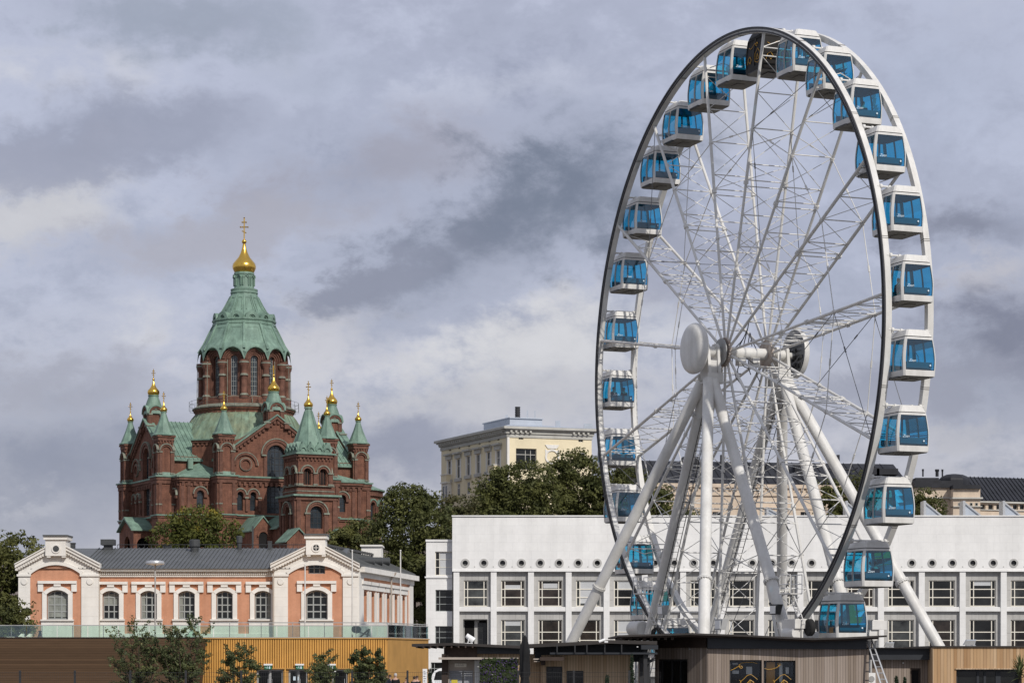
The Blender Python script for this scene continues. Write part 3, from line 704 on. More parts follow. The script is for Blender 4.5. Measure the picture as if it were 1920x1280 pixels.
def make_gondola(black=False):
    body = 'blackcab' if black else 'steel'
    g = thing('gondola', 'x', 'gondola', (0, 0, 0), -WAZ, 'gondolas hanging round the wheel')
    ZT, ZB = -.56, -2.12
    b = MB(); b.loft([orect(*prof(z), z) for z in (-.05, -.09, -.40)]); b.build('roof', body, g, local=True)
    b = MB(); b.loft([orect(prof(-.40)[0] - .03, prof(-.40)[1] - .03, -.40), orect(prof(-.44)[0] - .03, prof(-.44)[1] - .03, -.445)]); b.build('roof_seam', 'track', g, local=True)  # thin dark strip drawing the seam between roof and cabin
    fr = MB(); fr.loft([orect(*prof(z), z) for z in (-.445, ZT + .04, ZT)])
    fr.loft([orect(*prof(z), z) for z in (ZB, -2.34, -2.42)])
    zs = [ZT + (ZB - ZT) * i / 9 for i in range(10)]; P = .06
    for sx in (-1, 1):
        for sy in (-1, 1):
            rings = []
            for z in zs:
                hx, hy = prof(z); c = .085
                q = [(hx - c - P, hy), (hx - c, hy), (hx, hy - c), (hx, hy - c - P * .3), (hx - .08, hy - c - P * .3), (hx - .08, hy - c), (hx - c - .05, hy - .08), (hx - c - P, hy - .08)]
                r = [Vector((sx * x, sy * y, z)) for x, y in q]; rings.append(r if sx * sy > 0 else r[::-1])
            fr.loft(rings)
    fo = fr.build('cabin_frame', body, g, local=True, smooth=35)
    b = MB(); b.loft([orect(1.0, .885, -2.422), orect(.97, .85, -2.46)]); b.box(-.4, .4, -.25, .25, -2.5, -2.459); b.build('underside', 'iron' if black else 'under', g, local=True)
    for sx in (-1, 1):                       # window at each end
        rows = [[Vector((sx * (prof(z)[0] - .03), y * (prof(z)[1] - .08), z)) for y in (-1, 1)] for z in zs]
        w = MB()
        for r, q in zip(rows[:-1], rows[1:]): w.poly([r[0], r[1], q[1], q[0]] if sx < 0 else [r[1], r[0], q[0], q[1]])
        wo_ = w.build('window', body if black else 'blue', g, local=True, smooth=60)
        if sx > 0:
            x0 = prof(-1.72)[0] - .012
            if not black:
                mt = Matrix.Translation((x0, -.66, -1.70)) @ Matrix.Rotation(R_(90), 4, 'Z') @ Matrix.Rotation(R_(90), 4, 'X')
                lettering(wo_, 'Zoan', .19, mt, 'text', .45)
                d = MB(); d.lathe([(.045, 0), (.045, .012)], (prof(-1.86)[0] - .02, .60, -1.86), 12, axis='x'); d.build('marker_lamp', 'text', wo_, local=True)
    for sy in (-1, 1):                       # glazed door side
        w = MB()
        for x0, x1 in ((-.90, -.02), (.02, .90)):
            rows = [[Vector((x * min(1, 1), sy * (prof(z)[1] - .03), z)) for x in (x0, x1)] for z in zs]
            for r, q in zip(rows[:-1], rows[1:]): w.poly([r[0], r[1], q[1], q[0]] if sy > 0 else [r[1], r[0], q[0], q[1]])
        dr = w.build('door', body if black else 'blue', g, local=True, smooth=60)
        for xs_ in ((-.045, .045), (.89,), (-.89,)):
          e = MB()
          for x in xs_:
            for za, zb in zip(zs[:-1], zs[1:]): e.bar((x, sy * (prof(za)[1] - .012), za), (x, sy * (prof(zb)[1] - .012), zb), .05 if abs(x) < .1 else .04, .05, (0, 1, 0))
          e.build('door_frame', 'iron' if black else 'steelg', dr, local=True)
    b = MB(); b.box(-.55, .55, -1.02, -.86, -2.47, -2.42); b.build('door_step', 'iron', g, local=True)
    # fittings seen through the glass: two benches, back rails, ceiling panel
    for sx in (-1, 1):
        s_ = MB(); s_.box(*sorted((sx * .52, sx * .92)), -.72, .72, -2.04, -1.98); s_.box(*sorted((sx * .87, sx * .96)), -.74, .74, -2.0, -1.70)
        s_.box(*sorted((sx * .60, sx * .66)), -.6, .6, -2.33, -2.05)
        s_.build('bench', 'seat', g, local=True)
    b = MB(); b.box(-.9, .9, -.7, .7, -.60, -.55); b.build('ceiling_panel', 'seat', g, local=True)
    b = MB()
    for y in (-.06,): b.box(-.04, .04, y - .04, y + .04, -2.3, -.60)
    b.build('pole', 'seat', g, local=True)
    h = MB(); h.tube((0, -1.22, 0), (0, 1.22, 0), .055, 10)
    for y in (-.5, .5): h.box(-.09, .09, y - .05, y + .05, -.14, .07)
    for sy in (-1, 1): h.lathe([(.10, -.08), (.13, -.06), (.13, .06), (.10, .08)], (0, sy * 1.0, 0), 12, axis='y'); h.bar((0, sy * 1.02, .0), (0, sy * 1.02, -.16), .14, .05, (0, 1, 0))
    h.build('hanger', 'steelg' if black else 'steel', g, local=True, smooth=40)
    if black:
        def curl(pl_, pts): 
            e = MB(); e.path([pl_(a, z) for a, z in pts], .016, 5); return e
        fx = lambda a, z: Vector((prof(z)[0] + .005, a, z)); fy = lambda a, z: Vector((a, -prof(z)[1] - .005, z))
        sets = [[(-.6 + .05 * i, -.95 - .10 * math.sin(i * .35)) for i in range(18)], [(.28 + .10 * math.cos(t * .5), -.92 + .10 * math.sin(t * .5)) for t in range(12)],
                [(.20, -1.9), (.20, -1.45), (.5, -1.2), (.78, -1.45), (.78, -1.9), (.5, -2.0), (.20, -1.9)], [(.34, -1.8), (.5, -1.5), (.66, -1.8), (.34, -1.8)],
                [(-.7, -1.9), (-.6, -1.6), (-.4, -1.5), (-.25, -1.7), (-.4, -1.9), (-.55, -1.75)]]
        e = MB()
        for fn in (fx, fy):
            for st in sets: e.path([fn(a, z) for a, z in st], .017, 5)
        e.build('gold_ornament', 'goldline', g, local=True)
    return g
proto = make_gondola(); blackg = make_gondola(True)
def gond_at(g, k):
    ang = 8.76 + 12 * k; g.location = WM @ polar(18.26, ang, WSEP / 2)
ords = ['first', 'second', 'third', 'fourth', 'fifth', 'sixth', 'seventh', 'eighth', 'ninth', 'tenth', 'eleventh', 'twelfth', 'thirteenth', 'fourteenth']
gond = {}
used = False
for k in range(30):
    if k == 6: continue
    n = (k - 6) if 6 < k <= 19 else (6 - k) % 30
    side = 'left' if 6 < k <= 19 else 'right'
    ang = 8.76 + 12 * k
    if WZ + 18.26 * math.sin(R_(ang)) < 3.4: continue
    g = clone(proto) if used else proto
    used = True
    gond_at(g, k); gond[k] = g
    g['label'] = 'white gondola, %s down from the black gondola on the wheel\'s %s side' % (ords[n - 1], side)
    if k == 14: g['label'] = 'white gondola with two riders in its window, left and just below the hub'
    if n == 1: g['label'] = 'white gondola with blue glass hanging directly %s of the black gondola' % side
gond_at(blackg, 6)
blackg['label'] = 'black gondola with gold line ornament at the very top of the wheel'

# ================================================================== ground, hill
b = MB(); b.poly([(-900, -150, 0), (900, -150, 0), (900, 1500, 0), (-900, 1500, 0)])
b.build('ground', 'ground', kind='structure')
def hill(cx, cy, top, rx, ry, name='hill'):
    b = MB(); n = 48; rings = []
    for k, (s_, h) in enumerate(((1.0, -.5), (.93, .35), (.86, .75), (.78, 1.0), (.3, 1.0))):
        r = []
        for i in range(n):
            t = 2 * PI * i / n; w = 1 + .05 * math.sin(5 * t + k) + .03 * math.sin(11 * t + 2 * k)
            r.append(Vector((cx + rx * s_ * w * math.cos(t), cy + ry * s_ * w * math.sin(t), top * h if h < 1 else top)))
        rings.append(r)
    b.loft(rings); return b.build(name, 'rock', kind='structure', smooth=60)
hill(-20, 372, 17.5, 78, 62)
hill(75, 420, 12.0, 120, 70)

# ================================================================== the cathedral
CO = Vector((-38.93, 345.0, 0)); CR = R_(26.5)
CM = Matrix.Translation(CO) @ Matrix.Rotation(CR, 4, 'Z')
G = 16.5
cath = thing('cathedral', 'red brick cathedral with green copper roofs, gilded onion domes and a big central drum', 'cathedral', (CO.x, CO.y, G))
def cmb(): return MB(CM)
A = 7.7
WALL, TRIM, LEDGE, COP = cmb(), cmb(), cmb(), cmb()
def dentils(mb, pl, a0, a1, z, d, step=.75, w=.38, h=.55, p=.28):
    n = max(1, int((a1 - a0) / step)); st = (a1 - a0) / n
    for i in range(n): mb.pbox(pl, a0 + st * (i + .5) - w / 2, a0 + st * (i + .5) + w / 2, z - h, z, d - .02, d + p)
def cornice(pl, a0, a1, z, d=0.0, green=True):
    TRIM.pbox(pl, a0 - .12, a1 + .12, z - .75, z - .5, d - .05, d + .22); dentils(TRIM, pl, a0, a1, z - .75, d, h=.5)
    TRIM.pbox(pl, a0 - .25, a1 + .25, z - .5, z - .12, d - .05, d + .42)
    (COP if green else LEDGE).pbox(pl, a0 - .38, a1 + .38, z - .117, z + .10, d - .1, d + .55)
def stringcourse(pl, a0, a1, z, d=0.0):
    TRIM.pbox(pl, a0 - .08, a1 + .08, z - .35, z - .08, d - .05, d + .2); COP.pbox(pl, a0 - .2, a1 + .2, z - .077, z + .12, d - .05, d + .38)
def cwindow(pl, o, d=-.45, vs=(.5,), hs=(.25, .5, .75), fw=.07, bars=.07, frame='iron'):
    window(cath, pl, o, d, 'cglass', frame, vs, hs, fw, CM, bars)
def hood(pl, c, zs, r, d=0.0, w=.42, green=True):
    TRIM.arch(pl, c, zs, r, r + w, d - .02, d + .22); (LEDGE if green else TRIM).arch(pl, c, zs, r + w + .003, r + w + .16, d - .02, d + .34)
    for s_ in (-1, 1): TRIM.pbox(pl, c + s_ * (r + w / 2) - w * .6, c + s_ * (r + w / 2) + w * .6, zs - .45, zs - .003, d - .02, d + .3)
PF = Pl((0, -A - 5.25), (1, 0)); PL_ = Pl((-A - 7.0, 0), (0, -1)); PR = Pl((A + 7.0, 0), (0, 1)); PB = Pl((0, A + 5.25), (-1, 0))
ZC, ZS = 28.0, 22.6                        # main cornice, lower string course
def gablewall(pl, big=True):
    zt = 31.9; hw = A - 1.05
    big_w = (-1.35, 1.35, ZC + .15, 32.6, 1.35)
    # wall below the gable in three bands
    lowr = [(-1.35, 1.35, 23.0, 26.9, 0)] + [(c - .42, c + .42, 23.3, 25.9, .42) for c in (-5.35, -3.45, 3.45, 5.35)]
    WALL.wall(pl, -hw, hw, G, ZC, lowr if big else lowr[1:], .5)
    WALL.wall(pl, -hw, hw, ZC, 32.9, [big_w] if big else [], .55)
    # raking gable above, stops against the sloping sides
    WALL.poly([pl.p(-hw, 32.9), pl.p(hw, 32.9), pl.p(hw * .76, 33.4), pl.p(0, 36.6), pl.p(-hw * .76, 33.4)])
    WALL.poly([pl.p(-hw * .76, 33.4, -.9), pl.p(hw * .76, 33.4, -.9), pl.p(0, 36.6, -.9)])
    if big:
        cwindow(pl, big_w, -.5, (.25, .5, .75), (.2, .4, .6, .8), .1, .09); cwindow(pl, lowr[0], -.45, (.25, .5, .75), (.2, .4, .6, .8), .1, .09)
        for r_ in (1.36, 1.8): TRIM.arch(pl, 0, 31.25, r_, r_ + .36, -.02, .26 if r_ > 1.5 else .14, 18)
        LEDGE.arch(pl, 0, 31.25, 2.165, 2.3, -.02, .34, 18)
        for s_ in (-1, 1): TRIM.pbox(pl, s_ * 1.62 - .24, s_ * 1.62 + .24, ZC + .12, 31.2, -.02, .18); LEDGE.pbox(pl, s_ * 1.9 - .35, s_ * 1.9 + .35, 31.0, 31.2, .0, .38)
    for o in lowr[1:]:
        cwindow(pl, o, -.4, (.5,), (.3, .6), .06, .06); hood(pl, (o[0] + o[1]) / 2, o[3] - .42, .45, 0, .34)
    for c in (-6.2, -4.4, -2.5, 2.5, 4.4, 6.2): TRIM.pbox(pl, c - .2, c + .2, 23.2, 25.6, -.02, .24); LEDGE.pbox(pl, c - .28, c + .28, 25.0, 25.2, .0, .32)
    for s_ in (-1, 1):                       # blind arch with a roundel each side of the great window
        c = s_ * 4.55
        TRIM.arch(pl, c, 29.6, 1.45, 1.75, -.02, .25, 14); LEDGE.arch(pl, c, 29.6, 1.753, 1.85, -.02, .3, 14)
        TRIM.arch(pl, c, 29.75, .62, .85, -.02, .25, 20, 0, 360); LEDGE.arch(pl, c, 29.75, .853, .93, -.02, .22, 20, 0, 360)
    stringcourse(pl, -hw, hw, ZS); cornice(pl, -hw, hw, ZC)
    # raking cornice: moulded brick, corbels and copper coping
    for s_ in (-1, 1):
        p0, p1 = (s_ * hw, 32.0), (0, 36.75)
        L_ = math.hypot(p1[0] - p0[0], p1[1] - p0[1]); n = 12
        for i in range(n):
            t = (i + .5) / n; a, z = p0[0] + (p1[0] - p0[0]) * t, p0[1] + (p1[1] - p0[1]) * t
            TRIM.pbox(pl, a - .2, a + .2, z - 1.0, z - .5, -.02, .3)
        off = .32
        TRIM.extr(pl, [(p0[0], p0[1] - .52), (p1[0], p1[1] - .52), (p1[0], p1[1] - .05), (p0[0], p0[1] - .05)][::s_ * -1 if s_ < 0 else -1], -.5, .45)
        COP.extr(pl, [(p0[0], p0[1] - .047), (p1[0], p1[1] - .047), (p1[0], p1[1] + .16), (p0[0], p0[1] + .16)][::-1 if s_ > 0 else 1], -.8, .6)
        TRIM.pbox(pl, *sorted((s_ * 1.1, s_ * 1.9)), 34.9, 35.6, -.5, .55); LEDGE.pbox(pl, *sorted((s_ * 1.0, s_ * 2.0)), 35.603, 35.8, -.5, .65)
gablewall(PF)
gablewall(PL_)
gablewall(PR, False); gablewall(PB, False)
# side walls of the arms above the corner chapels
for sx in (-1, 1):
    for sy in (-1, 1):
        WALL.poly([(sx * A, sy * A, G), (sx * A, sy * (A + 5.25), G), (sx * A, sy * (A + 5.25), 31), (sx * A, sy * A, 31)])
        WALL.poly([(sx * A, sy * A, G), (sx * (A + 7), sy * A, G), (sx * (A + 7), sy * A, 31), (sx * A, sy * A, 31)])
        # corner chapel
        x0, x1, y0, y1 = sx * 13.6, sx * A, sy * 11.4, sy * A
        pf = Pl((sx * 10.65, y0), (-sy if sy < 0 else -1, 0)) if sy < 0 else Pl((sx * 10.65, y0), (-1, 0))
        wf = (-.5, .5, 23.6, 26.0, .5)
        WALL.wall(pf, -2.95, 2.95, G, ZC - .1, [wf] if sy < 0 else [], .4)
        ps = Pl((x0, sy * 9.55), (0, -1) if sx < 0 else (0, 1))
        WALL.wall(ps, -1.85, 1.85, G, ZC - .1, [(-.45, .45, 23.6, 25.8, .45)] if sx < 0 else [], .4)
        if sy < 0:
            cwindow(pf, wf, -.35, (.5,), (.25, .5, .75), .07, .06); hood(pf, 0, 25.5, .55)
            for c in (-2.6, -1.7, 1.7, 2.6): TRIM.pbox(pf, c - .22, c + .22, 22.8, 26.6, -.02, .2)
            dentils(TRIM, pf, -2.9, 2.9, 27.0, 0, .6, .3, .4, .18)
        if sx < 0: cwindow(ps, (-.45, .45, 23.6, 25.8, .45), -.35, (.5,), (.3, .6), .07, .06); hood(ps, 0, 25.35, .5)
        cornice(pf, -2.95, 2.95, ZC - .1); cornice(ps, -1.85, 1.85, ZC - .1); stringcourse(pf, -2.95, 2.95, ZS); stringcourse(ps, -1.85, 1.85, ZS)
        COP.loft([[Vector(p) for p in ((x0 * 1.03, y0 * 1.03, ZC - .05), (x1, y0 * 1.03, ZC - .05), (x1, y1, ZC - .05), (x0 * 1.03, y1, ZC - .05))],
                  [Vector(p) for p in ((sx * 9.6, sy * 9.0, 29.4), (x1, sy * 9.0, 29.4), (x1, y1, 30.2), (sx * 9.6, y1, 30.2))]])
        # canted wall in the angle of the crossing, below the drum
        p0, p1 = Vector((sx * (A + 2.6), sy * A * .9, 0)), Vector((sx * A * .9, sy * (A + 2.6), 0))
        for zz in ((29.5, 33.3),):
            WALL.poly([p0 + Vector((0, 0, zz[0])), p1 + Vector((0, 0, zz[0])), p1 + Vector((0, 0, zz[1])), p0 + Vector((0, 0, zz[1]))])
        dd = (p1 - p0).normalized(); pc = Pl(((p0.x + p1.x) / 2, (p0.y + p1.y) / 2), (dd.x, dd.y) if Pl((0, 0), (dd.x, dd.y)).n.dot(Vector((sx, sy))) > 0 else (-dd.x, -dd.y))
        hl = (p1 - p0).length / 2
        TRIM.pbox(pc, -hl, hl, 33.0, 33.3, -.05, .3); dentils(TRIM, pc, -hl, hl, 33.0, 0, .6, .3, .4, .2)
        COP.pbox(pc, -hl - .1, hl + .1, 33.303, 33.5, -.6, .5)
        # gutter box and hatch on the chapel roof
        if sx < 0 and sy < 0: COP.box(-11.4, -10.7, -8.6, -8.0, 29.2, 30.6)
cath_w = WALL.build('brick_wall', 'brick', cath)
# roofs of the four arms with standing seams
def armroof(axis, sgn, length):
    b = cmb(); e, r, hw = 30.55, 36.55, A + .45
    def q(a, w, z): return Vector((sgn * a, w, z)) if axis == 'x' else Vector((w, sgn * a, z))
    L0, L1 = 2.0, length
    b.loft([[q(L0, -hw, e), q(L0, 0, r), q(L0, hw, e), q(L0, hw, e - .25), q(L0, 0, r - .6), q(L0, -hw, e - .25)],
            [q(L1, -hw, e), q(L1, 0, r), q(L1, hw, e), q(L1, hw, e - .25), q(L1, 0, r - .6), q(L1, -hw, e - .25)]])
    n = int((L1 - 3) / .62)
    for i in range(n):
        a = 3 + .62 * i
        for s_ in (-1, 1): b.bar(q(a, s_ * hw, e + .05), q(a, 0, r + .05), .07, .12, (0, 0, 1))
    return b.build('roof', 'copper', cath)
armroof('y', -1, A + 5.0); armroof('y', 1, A + 5.0); armroof('x', -1, A + 6.7); armroof('x', 1, A + 6.7)
# skirt roof rising to the drum
DPH = R_(-110.1)
b = cmb(); base = []
for i in range(48):
    t = 2 * PI * i / 48; c, s_ = math.cos(t), math.sin(t)
    k = min(9.6 / max(abs(c), 1e-6), 9.6 / max(abs(s_), 1e-6), 13.1 / (abs(c) + abs(s_)) * .98); base.append(Vector((c * k, s_ * k, 33.45)))
rings = [base]
for f_, z in ((.45, 35.6), (.8, 37.2), (1.0, 37.9)):
    rings.append([Vector((p.x * (1 - f_) + 7.0 * math.cos(2 * PI * i / 48) * f_, p.y * (1 - f_) + 7.0 * math.sin(2 * PI * i / 48) * f_, z)) for i, p in enumerate(base)])
b.loft(rings)
for i in range(0, 48):
    for ra, rb in zip(rings[:-1], rings[1:]): b.bar(ra[i] + Vector((0, 0, .04)), rb[i] + Vector((0, 0, .04)), .07, .1)
b.build('skirt_roof', 'copperd', cath)
# drum
b = cmb()
b.lathe([(7.1, 36.8), (7.1, 38.0), (7.35, 38.3), (7.35, 38.5)], (0, 0, 0), 48); b.lathe([(6.75, 39.0), (6.75, 39.7), (6.35, 39.7), (6.3, 40.1)], (0, 0, 0), 12, DPH)
RD = 5.75; ap = RD * math.cos(R_(15)); hw = RD * math.sin(R_(15)) + .02
drum_tr, drum_le = cmb(), cmb()
drum_le.lathe([(7.0, 38.503), (7.5, 38.55), (7.5, 38.7), (6.8, 39.1), (6.7, 39.1)], (0, 0, 0), 48)
planes = []
for i in range(12):
    t = DPH + R_(15 + 30 * i); n = Vector((math.cos(t), math.sin(t))); u = Vector((-n.y, n.x)); pl = Pl((n.x * ap, n.y * ap), (u.x, u.y))
    if pl.n.dot(n) < 0: pl = Pl((n.x * ap, n.y * ap), (-u.x, -u.y))
    planes.append(pl); o = (-.52, .52, 40.3, 46.0, .52)
    b.wall(pl, -hw, hw, 39.7, 47.2, [o], .5); drum_le.pbox(pl, -.85, .85, 39.9, 40.2, -.05, .42)
    for r_, d in ((.56, .12), (.80, .25), (1.06, .40)):
        drum_tr.arch(pl, 0, 45.48, r_, r_ + .245, -.03, d, 16)
        for s_ in (-1, 1): drum_tr.pbox(pl, s_ * (r_ + .1) - .1, s_ * (r_ + .1) + .1, 40.3, 45.47, -.03, d - .04)
    drum_tr.arch(pl, 0, 45.48, 1.30, 1.56, -.03, .62, 16)
drumo = b.build('drum', 'brick', cath)
for pl in planes: window(cath, pl, (-.52, .52, 40.3, 46.0, .52), -.4, 'cglass', 'wframe', (.33, .67), (.12, .24, .36, .48, .6, .72, .84), .07, CM, .045)
for i in range(12):
    t = DPH + R_(30 * i); c = (6.2 * math.cos(t), 6.2 * math.sin(t), 0)
    drum_tr.lathe([(.62, 39.7), (.62, 40.2), (.46, 40.45), (.44, 42.9), (.55, 43.0), (.55, 43.15), (.44, 43.3), (.44, 44.1), (.66, 44.5), (.70, 44.8), (.70, 45.3)], c, 12)
    drum_le.lathe([(.66, 40.2), (.68, 40.23), (.5, 40.5), (.46, 40.5)], c, 12); drum_le.lathe([(.57, 43.0), (.6, 43.05), (.5, 43.32), (.45, 43.32)], c, 12); drum_le.lathe([(.70, 44.8), (.76, 44.85), (.72, 45.03), (.6, 45.03)], c, 12)
    drum_le.tube((6.9 * math.cos(t + .17), 6.9 * math.sin(t + .17), 38.8), (6.8 * math.cos(t + .17), 6.8 * math.sin(t + .17), 45.2), .05, 5)
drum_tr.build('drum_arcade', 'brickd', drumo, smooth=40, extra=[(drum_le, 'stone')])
rl = cmb()
for i in range(24):
    t, t2 = 2 * PI * i / 24, 2 * PI * (i + 1) / 24
    for z in (39.2, 39.7): rl.tube((7.95 * math.cos(t), 7.95 * math.sin(t), z), (7.95 * math.cos(t2), 7.95 * math.sin(t2), z), .022, 4)
    rl.tube((7.95 * math.cos(t), 7.95 * math.sin(t), 38.4), (7.95 * math.cos(t), 7.95 * math.sin(t), 39.7), .022, 4); rl.tube((7.3 * math.cos(t), 7.3 * math.sin(t), 38.4), (7.95 * math.cos(t), 7.95 * math.sin(t), 38.4), .022, 4)
rl.build('drum_railing', 'iron', drumo)
# tent dome over the scalloped arcade
b = cmb(); rings = []; n = 96
def scal(i):
    a = ((i / n * 12) % 1.0) - .5; return max(0, 1 - (abs(a) / .47) ** 2) ** .5
for kz, (r, z0) in enumerate(((7.02, 0), (6.75, 0), (6.2, 47.55), (5.7, 48.2), (4.85, 50.0), (4.45, 50.75))):
    rg = []
    for i in range(n):
        t = DPH + 2 * PI * i / n; a = ((i / n * 12) % 1.0 - .5) * R_(30); fac = (math.cos(R_(15)) / math.cos(a)) if kz >= 2 else 1.0
        z = z0 if z0 else (45.25 + 1.86 * scal(i) + (.0, .16)[kz])
        rr = r * fac * 1.02 if kz >= 2 else (ap + .98 if kz == 0 else ap + 1.0) / math.cos(a)
        rg.append(Vector((rr * math.cos(t), rr * math.sin(t), z)))
    rings.append(rg)
b.loft(rings)
b.lathe([(4.42, 50.7), (4.62, 50.8), (4.62, 51.05), (4.5, 51.2), (4.66, 51.4), (4.66, 51.6), (4.3, 51.6)], (0, 0, 0), 12, DPH)
b.lathe([(4.2, 51.3), (3.95, 51.9), (3.45, 52.65), (2.75, 53.8), (2.05, 55.15), (1.9, 55.55)], (0, 0, 0), 12, DPH)
b.lathe([(1.88, 55.5), (2.0, 55.6), (2.0, 55.75), (1.92, 55.9), (1.98, 56.05), (1.98, 56.2), (1.5, 56.35), (1.38, 56.75), (1.38, 58.3), (1.5, 58.4), (1.45, 58.65), (1.2, 58.7)], (0, 0, 0), 24)
for i in range(12):
    t = DPH + R_(30 * i); cx, sx_ = math.cos(t), math.sin(t)
    for p in zip(((6.5, 46.9), (5.75, 48.1), (4.85, 50.0)), ((5.75, 48.1), (4.85, 50.0), (4.45, 50.75))):
        b.bar((p[0][0] * cx * 1.025, p[0][0] * sx_ * 1.025, p[0][1]), (p[1][0] * cx * 1.025, p[1][0] * sx_ * 1.025, p[1][1]), .32, .22)
    for p in zip(((3.95, 51.9), (3.45, 52.65), (2.75, 53.8)), ((3.45, 52.65), (2.75, 53.8), (2.05, 55.15))):
        b.bar((p[0][0] * cx, p[0][0] * sx_, p[0][1]), (p[1][0] * cx, p[1][0] * sx_, p[1][1]), .22, .16)
    t = DPH + R_(15 + 30 * i); n_ = Vector((math.cos(t), math.sin(t))); u = Vector((n_.y * -1, n_.x))
    def pk(r): q = Pl((n_.x * r, n_.y * r), (u.x, u.y)); return q if q.n.dot(n_) > 0 else Pl((n_.x * r, n_.y * r), (-u.x, -u.y))
    q = pk(4.15); b.arch(q, 0, 51.6, .28, .45, -.1, .12, 10); b.arch(q, 0, 51.6, .48, .98, -1.3, .3, 12)
    b.extr(q, [(.5 * math.cos(R_(a)), 51.6 + .5 * math.sin(R_(a))) for a in range(0, 181, 20)], -1.0, -.05)
    # raised panels of the tent
    for (ra, za), (rb, zb), wa, wb in (((5.55, 48.45), (4.75, 50.2), .95, .8), ((3.25, 52.95), (2.2, 54.85), .5, .32)):
        for s_ in (-1, 1): b.bar(Vector((n_.x * ra * .985, n_.y * ra * .985, za)) + Vector((u.x, u.y, 0)) * s_ * wa, Vector((n_.x * rb * .985, n_.y * rb * .985, zb)) + Vector((u.x, u.y, 0)) * s_ * wb, .09, .09)
        b.bar(Vector((n_.x * rb * .985 + u.x * wb, n_.y * rb * .985 + u.y * wb, zb)), Vector((n_.x * rb * .985 - u.x * wb, n_.y * rb * .985 - u.y * wb, zb)), .09, .09)
for i in range(8):
    t = DPH + R_(45 * i + 10); n_ = Vector((math.cos(t), math.sin(t))); q = Pl((n_.x * 1.36, n_.y * 1.36), (-n_.y, n_.x))
    if q.n.dot(n_) < 0: q = Pl((n_.x * 1.36, n_.y * 1.36), (n_.y, -n_.x))
    b.arch(q, 0, 57.85, .2, .42, -.1, .16, 8); b.arch(q, 0, 57.85, .42, .5, -.1, .26, 8)
    for s_ in (-1, 1): b.pbox(q, s_ * .42 - .07, s_ * .42 + .07, 56.7, 57.85, -.1, .16)
b.build('tent_dome', 'copper', cath, smooth=28)
def cross(mb, x, y, z, h):
    w = h * .018 + .03
    mb.tube((x, y, z), (x, y, z + h), w, 6); d = Vector((math.cos(-CR + R_(0)), 0, 0)); d = Vector((.9, -.44, 0))
    for t, l in ((.58, .17), (.80, .09)): mb.tube(Vector((x, y, z + h * t)) - d * h * l, Vector((x, y, z + h * t)) + d * h * l, w * .9, 6)
    mb.tube(Vector((x, y, z + h * .36)) - d * h * .1 + Vector((0, 0, h * .05)), Vector((x, y, z + h * .36)) + d * h * .1 - Vector((0, 0, h * .05)), w * .8, 6)
    for t, l in ((.58, .17), (1.0, 0), (.80, .09)):
        for s_ in (-1, 1): mb.lathe([(w * .3, -w * 1.4), (w * 1.5, 0), (w * .3, w * 1.4)], Vector((x, y, z + h * t)) + d * h * l * s_, 6)
def onion(x, y, z, r, par, crossh):
    """gilded onion on its neck with ball and cross"""
    k = r; b = cmb()
    b.lathe([(k * .55, 0), (k * .72, .02 * k), (k * .86, .16 * k), (k * .98, .42 * k), (k, .62 * k), (k * .93, .84 * k), (k * .72, 1.10 * k), (k * .48, 1.38 * k), (k * .30, 1.75 * k), (k * .18, 2.15 * k), (k * .12, 2.5 * k), (k * .08, 2.55 * k)], (x, y, z), 24)
    b.lathe([(k * .05, 2.5 * k), (k * .17, 2.58 * k), (k * .21, 2.70 * k), (k * .17, 2.82 * k), (k * .05, 2.9 * k)], (x, y, z), 14)
    cross(b, x, y, z + 2.85 * k, crossh)
    return b.build('gilded_dome', 'gold', par, smooth=50)
onion(0, 0, 58.55, 1.72, cath, 3.2)
